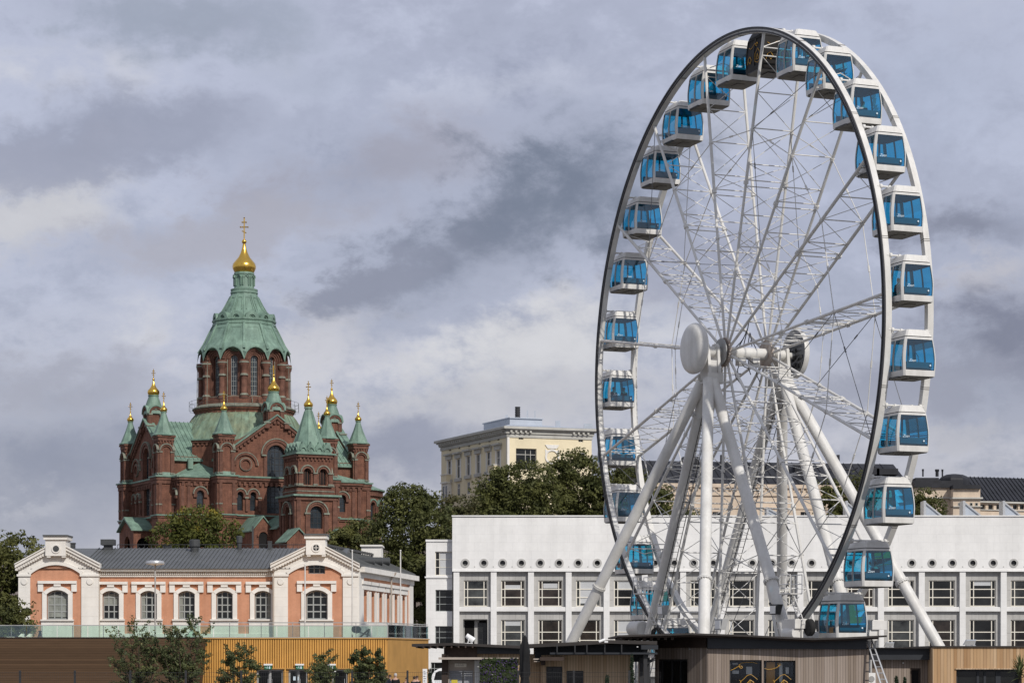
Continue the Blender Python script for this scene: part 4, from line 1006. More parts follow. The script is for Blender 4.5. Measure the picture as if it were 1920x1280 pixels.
# corner turrets: pilaster base, arcaded upper stage, copper spire, gilded finial
def turret(x, y):
    b = cmb(); h = 1.28
    b.box(x - h, x + h, y - h, y + h, G, ZC)
    h2 = 1.0; b.box(x - h2, x + h2, y - h2, y + h2, ZC, 33.3)
    root = b.build('turret', 'brick', cath)
    t_, l_, c_ = cmb(), cmb(), cmb()
    for u in ((1, 0), (0, 1), (-1, 0), (0, -1)):
        n = Vector((u[1], -u[0])); p0 = Pl((x + n.x * h, y + n.y * h), u); p1 = Pl((x + n.x * h2, y + n.y * h2), u)
        for s_ in (-1, 1):
            t_.pbox(p1, s_ * .82 - .2, s_ * .82 + .2, ZC + .3, 31.6, -.02, .22); l_.pbox(p1, s_ * .82 - .25, s_ * .82 + .25, 31.3, 31.5, .0, .3); l_.pbox(p1, s_ * .82 - .25, s_ * .82 + .25, ZC + .3, ZC + .5, .0, .32)
            t_.pbox(p0, s_ * .95 - .22, s_ * .95 + .22, ZS + .2, 27.0, -.02, .16); l_.pbox(p0, s_ * .95 - .25, s_ * .95 + .25, 24.0, 24.2, .0, .2)
        t_.arch(p1, 0, 31.6, .62, .86, -.02, .20, 12); l_.arch(p1, 0, 31.6, .863, 1.0, -.02, .34, 12)
        for s_ in (-1, 1): l_.pbox(p1, *sorted((s_ * .86, s_ * 1.2)), 31.6, 31.75, .0, .33)
        t_.pbox(p1, -1.15, 1.15, 33.0, 33.45, -.1, .18); dentils(t_, p1, -1.05, 1.05, 33.0, 0, .4, .2, .4, .16); t_.pbox(p1, -1.3, 1.3, 33.45, 33.72, -.1, .32)
        t_.pbox(p0, -1.38, 1.38, 27.0, 27.5, -.1, .18); t_.pbox(p0, -1.5, 1.5, 27.5, 27.9, -.1, .28); c_.pbox(p0, -1.65, 1.65, 27.9, 28.1, -.8, .42)
        t_.pbox(p0, -1.38, 1.38, ZS - .35, ZS - .08, -.05, .14); c_.pbox(p0, -1.48, 1.48, ZS - .08, ZS + .1, -.05, .26)
    c_.lathe([(1.75, 28.1), (1.45, 28.6), (1.4, 28.6)], (x, y, 0), 4, R_(45))
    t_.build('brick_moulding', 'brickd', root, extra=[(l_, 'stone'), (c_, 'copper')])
    s_ = cmb(); k8 = 1 / math.cos(R_(22.5)); sq = lambda r, z: [Vector((x + r * max(-1, min(1, 1.12 * math.cos(R_(45 * i + 22.5)))) * 1.0, y + r * max(-1, min(1, 1.12 * math.sin(R_(45 * i + 22.5)))), z)) for i in range(8)]
    s_.loft([sq(1.5, 33.72), sq(1.52, 33.84), sq(1.26, 34.1), sq(.96, 34.9), sq(.63, 35.8), sq(.39, 36.6), sq(.30, 36.95), sq(.38, 37.0), sq(.38, 37.1)])
    s_.build('spire', 'copper', root)
    onion(x, y, 37.1, .50, root, 1.3)
for (x, y) in ((-A, -A - 5.25), (A, -A - 5.25), (-A - 7, -A), (-A - 7, A), (A + 7, -A), (A + 7, A), (-A, A + 5.25), (A, A + 5.25)): turret(x, y)
# kokoshnik turrets riding on the gable tops
def kok(x, y):
    b = cmb(); h = .98; b.box(x - h, x + h, y - h, y + h, 34.6, 38.4); root = b.build('gable_turret', 'brick', cath)
    t_, l_, c_ = cmb(), cmb(), cmb()
    for u in ((1, 0), (0, 1), (-1, 0), (0, -1)):
        n = Vector((u[1], -u[0])); p = Pl((x + n.x * h, y + n.y * h), u)
        for s_ in (-1, 1): t_.pbox(p, s_ * .82 - .24, s_ * .82 + .24, 35.4, 37.3, -.02, .22); l_.pbox(p, s_ * .82 - .3, s_ * .82 + .3, 37.3, 37.5, -.02, .3)
        t_.arch(p, 0, 37.5, .48, .75, -.02, .18, 12); t_.arch(p, 0, 37.5, .75, 1.05, -.02, .3, 14); c_.arch(p, 0, 37.5, 1.053, 1.25, -1.0, .4, 16)
    t_.build('brick_moulding', 'brickd', root, extra=[(l_, 'stone')])
    c_.lathe([(1.2, 38.1), (1.15, 38.7), (.96, 39.3), (.78, 39.75), (.70, 40.0), (.78, 40.05), (.78, 40.2)], (x, y, 0), 16); c_.build('ogee_roof', 'copper', root, smooth=35)
    onion(x, y, 40.15, .86, root, 1.3)
kok(0, -A - 4.3); kok(-A - 6.0, 0); kok(A + 6.0, 0); kok(0, A + 4.3)
# apse on the right-hand arm
b = cmb(); ax0, ra = A + 7.0, 6.4
for i in range(9):
    t0 = R_(-90 + 20 * i); t1 = R_(-90 + 20 * (i + 1)); p0, p1 = Vector((ax0 + ra * math.cos(t0), ra * math.sin(t0))), Vector((ax0 + ra * math.cos(t1), ra * math.sin(t1)))
    d = (p1 - p0); pl = Pl((p0 + p1) / 2, d); hl = d.length / 2; o = (-.55, .55, 22.8, 25.6, .55)
    b.wall(pl, -hl, hl, G, 27.3, [o], .4); window(cath, pl, o, -.35, 'cglass', 'iron', (.5,), (.3, .6), .07, CM, .06)
    TRIM.arch(pl, 0, 25.05, .56, .85, -.02, .2, 12); COP.arch(pl, 0, 25.05, .853, 1.05, -.02, .32, 12)
    for s_ in (-1, 1): TRIM.pbox(pl, s_ * .8 - .18, s_ * .8 + .18, 22.6, 25.03, -.02, .2)
    TRIM.pbox(pl, -hl, hl, 26.5, 27.3, -.1, .3); COP.pbox(pl, -hl - .12, hl + .12, 27.303, 27.5, -.4, .6); COP.pbox(pl, -hl, hl, 22.3, 22.5, -.1, .3)
b.build('apse', 'brick', cath)
b = cmb(); rings = []
for r, z in ((ra + .5, 27.45), (3.2, 29.0), (.2, 30.3)): rings.append([Vector((ax0 + r * math.cos(R_(-90 + 10 * i)), r * math.sin(R_(-90 + 10 * i)), z)) for i in range(19)])
b.loft(rings); b.build('apse_roof', 'copper', cath)
# bell tower in front
tx, ty = .3, -24.5
b = cmb(); hl, hu = 2.95, 2.42; TZ = 24.8
twin = (-.9, .9, 20.2, 23.2, .9)
btw_tr, btw_le, btw_co = cmb(), cmb(), cmb()
tp = []
for u in ((1, 0), (0, 1), (-1, 0), (0, -1)):
    n = Vector((u[1], -u[0])); p0 = Pl((tx + n.x * hl, ty + n.y * hl), u); p1 = Pl((tx + n.x * hu, ty + n.y * hu), u); tp.append((p0, p1))
    b.wall(p0, -hl, hl, G, TZ, [twin], .6); bel = [(c - .52, c + .52, 26.1, 28.3, .52) for c in (-1.15, 1.15)]; b.wall(p1, -hu, hu, TZ, 30.2, bel, .5)
    for r_, d in ((.95, .12), (1.2, .24)): btw_tr.arch(p0, 0, 22.3, r_, r_ + .26, -.02, d, 14)
    btw_le.arch(p0, 0, 22.3, 1.5, 1.66, -.02, .36, 14)
    for s_ in (-1, 1):
        btw_tr.pbox(p0, s_ * 1.35 - .3, s_ * 1.35 + .3, 19.0, 22.1, -.02, .24); btw_le.pbox(p0, s_ * 1.4 - .42, s_ * 1.4 + .42, 22.1, 22.32, .0, .36)
        btw_tr.pbox(p0, s_ * 2.6 - .3, s_ * 2.6 + .3, G, 24.2, -.02, .2)
    btw_tr.pbox(p0, -hl - .1, hl + .1, 24.0, 24.5, -.1, .25); btw_co.pbox(p0, -hl - .5, hl + .5, 24.5, 24.75, -1.2, .55); btw_tr.pbox(p1, -hu - .2, hu + .2, 24.753, 25.6, -.1, .3)
    for z in (25.2, 25.9): btw_le.pbox(p1, -hu - .25, hu + .25, z, z + .1, -.1, .36)
    for c in (-1.15, 1.15): btw_tr.arch(p1, c, 27.78, .55, .85, -.02, .2, 12); btw_le.arch(p1, c, 27.78, .86, 1.02, -.02, .32, 12)
    for c in (-2.15, 0, 2.15):
        btw_tr.pbox(p1, c - .26, c + .26, 26.0, 27.6, -.02, .22); btw_le.pbox(p1, c - .33, c + .33, 27.6, 27.76, .0, .34); btw_le.pbox(p1, c - .33, c + .33, 26.05, 26.25, .0, .34)
    dentils(btw_tr, p1, -hu, hu, 29.8, 0, .5, .25, .4, .2); btw_tr.pbox(p1, -hu - .1, hu + .1, 29.8, 30.2, -.1, .3); btw_co.pbox(p1, -hu - .45, hu + .45, 30.2, 30.4, -1.5, .5)
    for c in (-1.75, -.58, .58, 1.75):      # row of little ogee gables
        q = Pl((tx + n.x * (hu + .1), ty + n.y * (hu + .1)), u)
        btw_co.extr(q, [(c - .58, 30.4), (c + .58, 30.4), (c + .56, 31.0), (c + .34, 31.45), (c + .1, 31.65), (c, 31.95), (c - .1, 31.65), (c - .34, 31.45), (c - .56, 31.0)], -1.0, -.05)
        btw_co.arch(q, c, 30.75, .34, .5, -.06, .12, 10)
bt = b.build('bell_tower', 'brick', cath)
for p0, p1 in tp:
    window(bt, p0, twin, -.5, 'cglass', 'iron', (.33, .67), (.25, .5, .75), .1, CM, .07)
    for c in (-1.15, 1.15): window(bt, p1, (c - .52, c + .52, 26.1, 28.3, .52), -.4, 'dark', 'brickd', (.33, .67), (), .06, CM, .08, name='belfry_louvre')
btw_tr.build('brick_moulding', 'brickd', bt, extra=[(btw_le, 'stone'), (btw_co, 'copper')])
s_ = cmb(); sq8 = lambda r, z, m=1.0: [Vector((tx + r * max(-m, min(m, 1.1 * math.cos(R_(45 * i + 22.5)))), ty + r * max(-m, min(m, 1.1 * math.sin(R_(45 * i + 22.5)))), z)) for i in range(8)]
s_.loft([sq8(2.3, 30.4), sq8(2.15, 31.3), sq8(1.85, 32.0), sq8(1.35, 33.4), sq8(.85, 35.0), sq8(.48, 36.3), sq8(.42, 36.6), sq8(.55, 36.65), sq8(.5, 36.85)])
for i in range(8):
    pts = [sq8(r, z)[i] for r, z in ((2.15, 31.3), (1.85, 32.0), (1.35, 33.4), (.85, 35.0), (.48, 36.3))]
    s_.path(pts, .06, 5)
s_.build('spire', 'copper', bt); onion(tx, ty, 36.8, .64, bt, 1.7)
# narthex between tower and church, side porches
b = cmb(); nf = -A - 5.25
b.box(-2.8, 2.8, ty + 2.5, nf, G, 20.6)
for s_ in (-1, 1):
    b.box(*sorted((s_ * 2.7, s_ * 5.7)), nf - 6.0, nf, G, 20.3); b.box(*sorted((s_ * 1.2, s_ * 4.4)), ty - 4.2, ty - 1.0, G, 18.4)
b.add([(-3.2, ty + 2.6, 20.4), (-3.2, nf, 20.4), (0, nf, 22.7), (0, ty + 2.6, 22.7)], [(0, 1, 2, 3)])
nar = b.build('narthex', 'brick', cath)
b = cmb()
def roofprism(mb, axis, a0, a1, c, hw, ze, zr, th=.16):
    q = (lambda a, w, z: Vector((a, c + w, z))) if axis == 'x' else (lambda a, w, z: Vector((c + w, a, z)))
    rings = [[q(a, -hw, ze), q(a, 0, zr), q(a, hw, ze), q(a, hw, ze - th), q(a, 0, zr - th * 1.4), q(a, -hw, ze - th)] for a in (a0, a1)]
    mb.loft(rings)
roofprism(b, 'y', ty + 2.8, nf + .1, 0, 3.3, 20.5, 22.7)
for s_ in (-1, 1):
    roofprism(b, 'y', nf - 6.25, nf, s_ * 4.2, 1.75, 20.2, 22.3); roofprism(b, 'y', ty - 4.5, ty - .5, s_ * 2.8, 1.95, 18.3, 20.2)
b.build('porch_roof', 'copper', nar)
b = cmb()
for s_ in (-1, 1):
    pe = Pl((s_ * 4.2, nf - 6.01), (1, 0)); b = cmb(); b.extr(pe, [(-1.5, 20.3), (1.5, 20.3), (0, 22.0)], -.5, .0); b.arch(pe, 0, 19.4, .65, .9, -.02, .2, 12); b.build('porch_gable', 'brick', nar)
    pe = Pl((s_ * 2.8, ty - 4.21), (1, 0)); b = cmb(); b.extr(pe, [(-1.6, 18.4), (1.6, 18.4), (0, 19.9)], -.5, .0); b.build('porch_gable', 'brick', nar)
b = cmb()
for s_ in (-1, 1):
    pe = Pl((s_ * 4.2, nf - 6.01), (1, 0)); b = cmb(); b.poly([pe.p(a, z, .01) for a, z in outline((-.6, .6, 16.6, 20.0, .6))]); b.build('porch_door', 'dark', nar)
# porch at the far left end
b = cmb(); px0, px1 = -A - 9.9, -A - 7.0
pf_ = Pl(((px0 + px1) / 2, -3.0), (1, 0)); pe_ = Pl((px0, 0), (0, -1)); o1 = (-.95, .95, G, 19.7, .95); o2 = (-1.3, 1.3, G, 20.0, 1.3)
b.wall(pf_, -1.45, 1.45, G, 21.0, [o1], .5); b.wall(pe_, -3.0, 3.0, G, 21.0, [o2], .5); b.wall(Pl(((px0 + px1) / 2, 3.0), (-1, 0)), -1.45, 1.45, G, 21.0, [], .5)
b.extr(pe_, [(-3.0, 21.0), (3.0, 21.0), (0, 22.6)], -.4, .0); po = b.build('porch', 'brick', cath)
b = cmb(); roofprism(b, 'x', px0 - .5, px1, 0, 3.5, 20.85, 22.75, .2); b.build('porch_roof', 'copper', po)
b = cmb(); b.poly([pf_.p(a, z, -.9) for a, z in outline(o1)]); b.poly([pe_.p(a, z, -.9) for a, z in outline(o2)]); b.build('doorway', 'dark', po)
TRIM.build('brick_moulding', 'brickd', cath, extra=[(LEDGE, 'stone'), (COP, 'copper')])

# ================================================================== apricot customs house
OY = 180.0
PO = facing(OY)
orng = thing('customs_house', 'low apricot plaster building with white trim, two gabled ends and a grey metal roof', 'building', (X(350, OY), OY, 0))
def sx(px, Y=OY): return X(px, Y)
def sz(py, Y=OY): return Z(py, Y)
ow, ot, opl, orr = MB(), MB(), MB(), MB()
def owin(pl, cpx, wpx, top, bot, par, d=-.32, blind=None, name='window', dd=0.0):
    o = (sx(cpx - wpx / 2), sx(cpx + wpx / 2), sz(bot), sz(top), (wpx / 2) * OY / F * .32)
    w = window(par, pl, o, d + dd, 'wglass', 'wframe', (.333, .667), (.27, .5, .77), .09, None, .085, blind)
    return o
GP = .45                                    # the gabled ends stand forward
def gable_block(x0, x1, cx, blindw, extra=False, topdy=0):
    pl = Pl((0, OY - GP), (1, 0)); k = (OY - GP) / OY
    q = lambda px: X(px, OY - GP); z_ = lambda py: Z(py, OY - GP)
    wx = 20 if not extra else 20.5
    o = (q(cx - wx), q(cx + wx), z_(1160.5), z_(1105.5), .32); ops = [o]
    sm = (q(cx - 16), q(cx + 15.5), z_(1075), z_(1057), .12)
    if extra: ops.append(sm)
    # field of apricot plaster with real window openings
    a0, a1 = q(x0 + (22 if not extra else 27)), q(x1 - (32 if not extra else 28))
    ow.wall(pl, a0, a1, 0, z_(1060), ops, .34)
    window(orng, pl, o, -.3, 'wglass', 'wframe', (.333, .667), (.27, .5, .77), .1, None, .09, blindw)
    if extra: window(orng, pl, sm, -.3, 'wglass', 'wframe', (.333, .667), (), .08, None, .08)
    # white shell: corner pilasters, gable with segmental soffit
    zs_, zc_ = z_(1076), z_(1058)
    w = (a1 - a0) / 2; c = (a0 + a1) / 2; rise = zc_ - zs_; r = (w * w + rise * rise) / (2 * rise); h = math.asin(w / r)
    arc = [(c + r * math.sin(h - 2 * h * i / 16), zc_ - r + r * math.cos(h - 2 * h * i / 16)) for i in range(17)]
    g0, g1 = q(x0 - 5), q(x1 + 4); ze = z_(1058); za = z_(1022); gc = q(cx)
    for s0, s1 in ((q(x0), a0), (a1, q(x1))):
        ot.pbox(pl, s0, s1, 0, z_(1078), -.3, .12); ot.pbox(pl, s0 - .1, s1 + .06, z_(1080), z_(1076), -.3, .24)
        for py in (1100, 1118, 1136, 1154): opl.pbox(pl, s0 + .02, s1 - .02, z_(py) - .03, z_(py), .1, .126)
        ot.lathe([(.22, -.06), (.26, 0), (.22, .03)], (  (s0 + s1) / 2, OY - GP - .14, z_(1090)), 16, axis='y')
    # spandrel above the arch: fan between arc and gable slope
    left = [(q(x0), z_(1076)), (a0, zs_)]
    half = len(arc) // 2
    R1 = [(a1, zs_), (q(x1), zs_), (q(x1), ze + .1), (gc, za)] + [(c, zc_)] + arc[1:half][::-1]
    L1 = [(a0, zs_), ] + arc[half + 1:-1][::-1] + [(c, zc_), (gc, za), (q(x0), ze + .1), (q(x0), zs_)]
    ot.extr(pl, R1, -.3, .10); ot.extr(pl, L1, -.3, .103)
    ot.arch(pl, c, zc_ - r, r - .03, r + .22, -.05, .19, 16, 90 - math.degrees(h), 90 + math.degrees(h))
    # raking cornice with dentils
    for s_ in (-1, 1):
        e = g0 if s_ < 0 else g1; dx = gc - e; dz = za + .25 - ze
        for t0, t1, lo, hi, d in ((0, 1, -.26, -.02, .46), (0, 1, -0.018, .07, .56)):
            pts = [(e, ze + lo), (gc, za + .25 + lo), (gc, za + .25 + hi), (e, ze + hi)]; ot.extr(pl, pts if s_ < 0 else pts[::-1], -.3, d)
        n = 17
        for i in range(n):
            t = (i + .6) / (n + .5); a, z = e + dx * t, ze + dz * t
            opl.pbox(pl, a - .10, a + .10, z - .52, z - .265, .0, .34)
    # little attic with a round window on the apex
    t0, t1 = (1003 + topdy, 1040 + topdy); aw = 21 if not extra else 20
    ot.pbox(pl, q(cx - aw + 1), q(cx + aw - 3), z_(t1 + 2), z_(t0 + 6), -1.3, .62)
    ot.pbox(pl, q(cx - aw - 2), q(cx + aw), z_(t0 + 9), z_(t0 + 3), -1.45, .76); orr.pbox(pl, q(cx - aw - 3), q(cx + aw + 1), z_(t0 + 3), z_(t0), -1.55, .86)
    for s_ in (-1, 1): ot.pbox(pl, q(cx + s_ * 14 - 3.5), q(cx + s_ * 14 + 3.5), z_(t1 + 5), z_(t1 + 2), -.3, .58)
    ot.arch(pl, q(cx), z_(1029 + topdy), .24, .34, .6, .68, 20, 0, 360)
    g = MB(); g.lathe([(.02, -.02), (.245, -.02), (.245, .0), (.02, .0)], (q(cx), OY - GP - .635, z_(1029 + topdy)), 20, axis='y')
    rw = g.build('round_window', 'wglass' if extra else 'sgreyd', orng)
    if extra:
        g = MB(); g.pbox(pl, q(cx) - .02, q(cx) + .02, z_(1029 + topdy) - .23, z_(1029 + topdy) + .23, .645, .675); g.pbox(pl, q(cx) - .23, q(cx) + .23, z_(1029 + topdy) - .02, z_(1029 + topdy) + .02, .645, .672); g.build('frame', 'wtrim', rw)
    # window surround with its eared hood
    surround(pl, q, z_, cx, wx, 1105.5, 1160.5)
    return pl, q, z_
def surround(pl, q, z_, cx, wx, top, bot, d=0.0):
    o0, o1 = q(cx - wx), q(cx + wx); t = .34
    w = (o1 - o0) / 2; rise = .32 if wx > 18 else .24; c = (o0 + o1) / 2; r = (w * w + rise * rise) / (2 * rise); h = math.asin(w / r); zc = z_(top) - r
    ot.arch(pl, c, zc, r + .002, r + .30, d - .02, d + .13, 14, 90 - math.degrees(h) - 3, 90 + math.degrees(h) + 3)
    for s_ in (-1, 1):
        e = c + s_ * w; ot.pbox(pl, *sorted((e + s_ * .002, e + s_ * t)), z_(bot + 1), z_(top) - rise + .22, d - .02, d + .11)
        ot.pbox(pl, *sorted((e + s_ * .26, e + s_ * (.26 + .40))), z_(top + 3), z_(top - 12), d - .02, d + .17)
    ot.pbox(pl, c - w - .66, c + w + .66, z_(top - 12), z_(top - 17), d - .02, d + .26); ot.pbox(pl, c - .26, c + .26, z_(top) + .28, z_(top - 12), d - .02, d + .2)
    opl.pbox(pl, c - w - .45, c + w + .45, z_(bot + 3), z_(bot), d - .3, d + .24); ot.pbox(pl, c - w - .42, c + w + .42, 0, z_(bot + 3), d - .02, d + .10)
gable_block(35, 185, 108, (.08, .98)); gable_block(513, 671, 594, None, True, -2)
# middle range
ops = []
cs = (208, 279, 350, 421, 493)
for i, c in enumerate(cs):
    ops.append((sx(c - 15.5), sx(c + 15.5), sz(1160), sz(1107), .24))
ow.wall(PO, sx(185), sx(513), 0, sz(1081), ops, .36)
for i, c in enumerate(cs):
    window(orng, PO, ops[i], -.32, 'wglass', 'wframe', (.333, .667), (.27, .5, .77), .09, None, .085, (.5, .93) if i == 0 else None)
    surround(PO, sx, sz, c, 15.5, 1107, 1160)
for c, s_ in ((279, -1), (350, -1), (493, 1)):
    b = MB(); e = sx(c) + s_ * .45; b.poly([PO.p(e - .16, sz(1158), -.31), PO.p(e + .16, sz(1158), -.31), PO.p(e + .12, sz(1110), -.31), PO.p(e - .12, sz(1110), -.31)]); b.build('curtain', 'curtain', orng)
ot.pbox(PO, sx(185), sx(513), sz(1081), sz(1067), -.3, .14)
ot.pbox(PO, sx(186), sx(513), sz(1070.5), sz(1067), -.3, .5)
n = 84
for i in range(n):
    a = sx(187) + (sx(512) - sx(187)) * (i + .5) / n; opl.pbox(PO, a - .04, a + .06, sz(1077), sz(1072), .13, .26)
orr.pbox(PO, sx(183), sx(516), sz(1067), sz(1065.5), -.3, .62)
# end wall running back on the right
E0 = Vector((sx(671), OY - GP)); E1 = Vector((X(772, 200), 200.0)); PE = Pl(E0, E1 - E0); EL = (E1 - E0).length
zt_ = Z(1081, OY); eops = []
for i in range(6):
    s_, _ = PE.hit(683.5 + i * 14.4, 1130); eops.append((s_ - .8, s_ + .8, sz(1162), sz(1106), .3))
ow.wall(PE, 0, EL, 0, zt_, eops, .4)
for o in eops:
    window(orng, PE, o, -.36, 'wglass', 'wframe', (.333, .667), (.5,), .09, None, .08)
    for s_ in (-1, 1): ot.pbox(PE, *sorted(((o[0] + o[1]) / 2 + s_ * .8, (o[0] + o[1]) / 2 + s_ * 1.14)), sz(1164), o[3], -.02, .12)
    ot.pbox(PE, o[0] - .5, o[1] + .5, o[3] + .1, o[3] + .5, -.02, .16); ot.pbox(PE, o[0] - .7, o[1] + .7, o[3] + .5, o[3] + .75, -.02, .25); ot.pbox(PE, o[0] - .5, o[1] + .5, 0, sz(1164), -.02, .1)
ot.pbox(PE, 0.0, EL + .3, zt_, sz(1067), -.3, .16); ot.pbox(PE, .2, EL + .5, sz(1067) - .2, sz(1062), -.3, .55); ot.pbox(PE, 0, 1.6, 0, zt_, -.02, .14); ot.pbox(PE, EL - 1.4, EL, 0, zt_, -.02, .14)
ow.box(sx(40), sx(665), OY + 14, OY + 15, 0, sz(1070))
# plinth
ot.pbox(PO, sx(186), sx(513), 0, sz(1187), -.3, .16)
# roofs: main range plus the two cross gables
ze, zr, yr = sz(1066), Z(1027.5, 188.5), 188.5
orr.loft([[Vector((sx(60), OY - .6, ze)), Vector((sx(60), yr, zr)), Vector((sx(60), 197.5, ze)), Vector((sx(60), 197.5, ze - .2))], [Vector((sx(640), OY - .6, ze)), Vector((sx(640), yr, zr)), Vector((sx(640), 197.5, ze)), Vector((sx(640), 197.5, ze - .2))]])
n = 52
for i in range(n):
    x = sx(150) + (sx(560) - sx(150)) * i / n; orr.bar((x, OY - .6, ze + .03), (x, yr, zr + .03), .05, .09)
def crossroof(x0, x1, cx, back, shift=0.0):
    z0, za = Z(1057, OY - 1.1), Z(1022, OY - 1.1); f = OY - GP - .3
    k = back / OY
    orr.loft([[Vector((sx(x0), f, z0)), Vector((sx(cx), f, za)), Vector((sx(x1), f, z0)), Vector((sx(x1), f, z0 - .15)), Vector((sx(cx), f, za - .3)), Vector((sx(x0), f, z0 - .15))],
              [Vector((sx(x0) + shift, back, z0)), Vector((sx(cx) + shift, back, za)), Vector((sx(x1) + shift, back, z0)), Vector((sx(x1) + shift, back, z0 - .15)), Vector((sx(cx) + shift, back, za - .3)), Vector((sx(x0) + shift, back, z0 - .15))]])
    for i in range(30):
        t = i / 30; y = f + (back - f) * t; s_ = shift * t
        for e in (x0, x1): orr.bar((sx(e) + s_, y, z0 + .03), (sx(cx) + s_, y, za + .03), .05, .08)
    return za
crossroof(30, 190, 108, 198)
za = crossroof(507, 677, 594, 201, 3.3)
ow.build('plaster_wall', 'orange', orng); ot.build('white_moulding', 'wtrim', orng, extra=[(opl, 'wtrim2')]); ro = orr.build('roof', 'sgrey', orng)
def flue(px, top, bot, w, Y, kind=0, mat='sgreyd'):
    b = MB(); x, z0, z1 = X(px, Y), Z(bot, Y) - .4, Z(top, Y); h = w / 2 * Y / F
    if kind == 0: b.box(x - h, x + h, Y - h, Y + h, z0, z1); b.box(x - h * 1.15, x + h * 1.15, Y - h * 1.15, Y + h * 1.15, z1 - .1, z1)
    elif kind == 1:
        b.lathe([(h * .75, z0), (h * .75, z1 - .6), (h, z1 - .55), (h, z1 - .05), (h * .8, z1)], (x, Y, 0), 16)
    else: b.box(x - h * .6, x + h * .6, Y - h * .6, Y + h * .6, z0, z1 - .45); b.box(x - h, x + h, Y - h, Y + h, z1 - .45, z1)
    return b.build('chimney', mat, orng)
flue(203, 1011, 1040, 25, 188, 2); flue(135, 1017, 1030, 11, 190, 0); flue(365, 1011, 1036, 20, 187, 1); flue(449, 1004, 1030, 11, 188, 1); flue(313, 1022, 1030, 13, 189, 0); flue(506, 1014, 1029, 7, 188, 0); flue(474, 986, 1030, 3, 190, 0)
b = MB(); b.box(X(679, 200), X(716, 200), 199, 202, Z(1045, 200), Z(1025, 200)); b.box(X(677, 200), X(718, 200), 198.8, 202.2, Z(1025, 200), Z(1022, 200)); b.build('parapet_stack', 'wtrim', orng)
b = MB()
p, q = Vector((sx(594) + .1, OY, za + .2)), Vector((sx(594) + 3.3, 200, za + .2)); b.bar(p, q, .12, .18)
for i in range(26): m_ = p + (q - p) * (i / 25); b.tube(m_ - Vector((0, 0, .3)), m_ + Vector((0, 0, .12)), .05, 5)
p, q = Vector((sx(185), OY + 8.6, zr + .3)), Vector((sx(570), OY + 8.6, zr + .3)); b.tube(p, q, .03, 5)
for i in range(30): m_ = p + (q - p) * (i / 29); b.tube(m_ - Vector((0, 0, .35)), m_, .025, 4)
b.build('roof_rail', 'iron', orng)
for px, Y in ((693, 186), (708, 190), (722, 195)):
    b = MB(); x, z = X(px, Y), Z(1052, Y); b.lathe([(.01, -.1), (.32, -.1), (.32, 1.6), (.01, 1.6)], (x - 1.2, Y, z), 14, axis='x'); b.build('roof_vent', 'sgreyd', orng)
def downpipe(pts, r=.07):
    b = MB(); b.path(pts, r, 8); return b.build('downpipe', 'panelgrey', orng)
downpipe([(sx(185.5), OY - .62, sz(1068)), (sx(186.5), OY - .2, sz(1076)), (sx(186.5), OY - .2, 0)]); downpipe([(sx(515), OY - 1.05, sz(1066)), (sx(514), OY - .65, sz(1074)), (sx(514), OY - .65, 0)])
s_, _ = PE.hit(727, 1090); downpipe([PE.p(s_, sz(1063), .65), PE.p(s_, sz(1066), .65), PE.p(s_, sz(1074), .3), PE.p(s_, 0, .3)])

# ================================================================== long white building
WY_ = 225.0
PW = facing(WY_)
wb = thing('office_building', 'long white modernist building with a row of portholes above two storeys of square bays', 'building', (X(1400, WY_), WY_, 0))
q = lambda px: X(px, WY_)
zz = lambda py: Z(py, WY_)
lefts = [850.3, 920.2, 990.2, 1060.8, 1132.0, 1203.5, 1275.5, 1348.0, 1421.5, 1495.5, 1570.5, 1646.5, 1723.0, 1799.7, 1876.7, 1954.0, 2031.5]
pw = 11.0
white, bay, jnt = MB(), MB(), MB()
ztop, zcor, zb1, zb2 = zz(968), zz(1071), zz(1138), zz(1145.3)
ports = []
for i, l in enumerate(lefts[:-1]):
    w = lefts[i + 1] - l
    ports += [(l + pw / 2 + w * .315, l), (l + pw / 2 + w * .815, l)] if False else [(l + pw / 2 + w * (.30), l)]
pc = []
x = 872.3
step0, step1 = 35.0, 38.4
while x < 2020:
    pc.append(x); x += step0 + (step1 - step0) * min(1, max(0, (x - 870) / 960))
pr = 6.0 * WY_ / F
pops = []
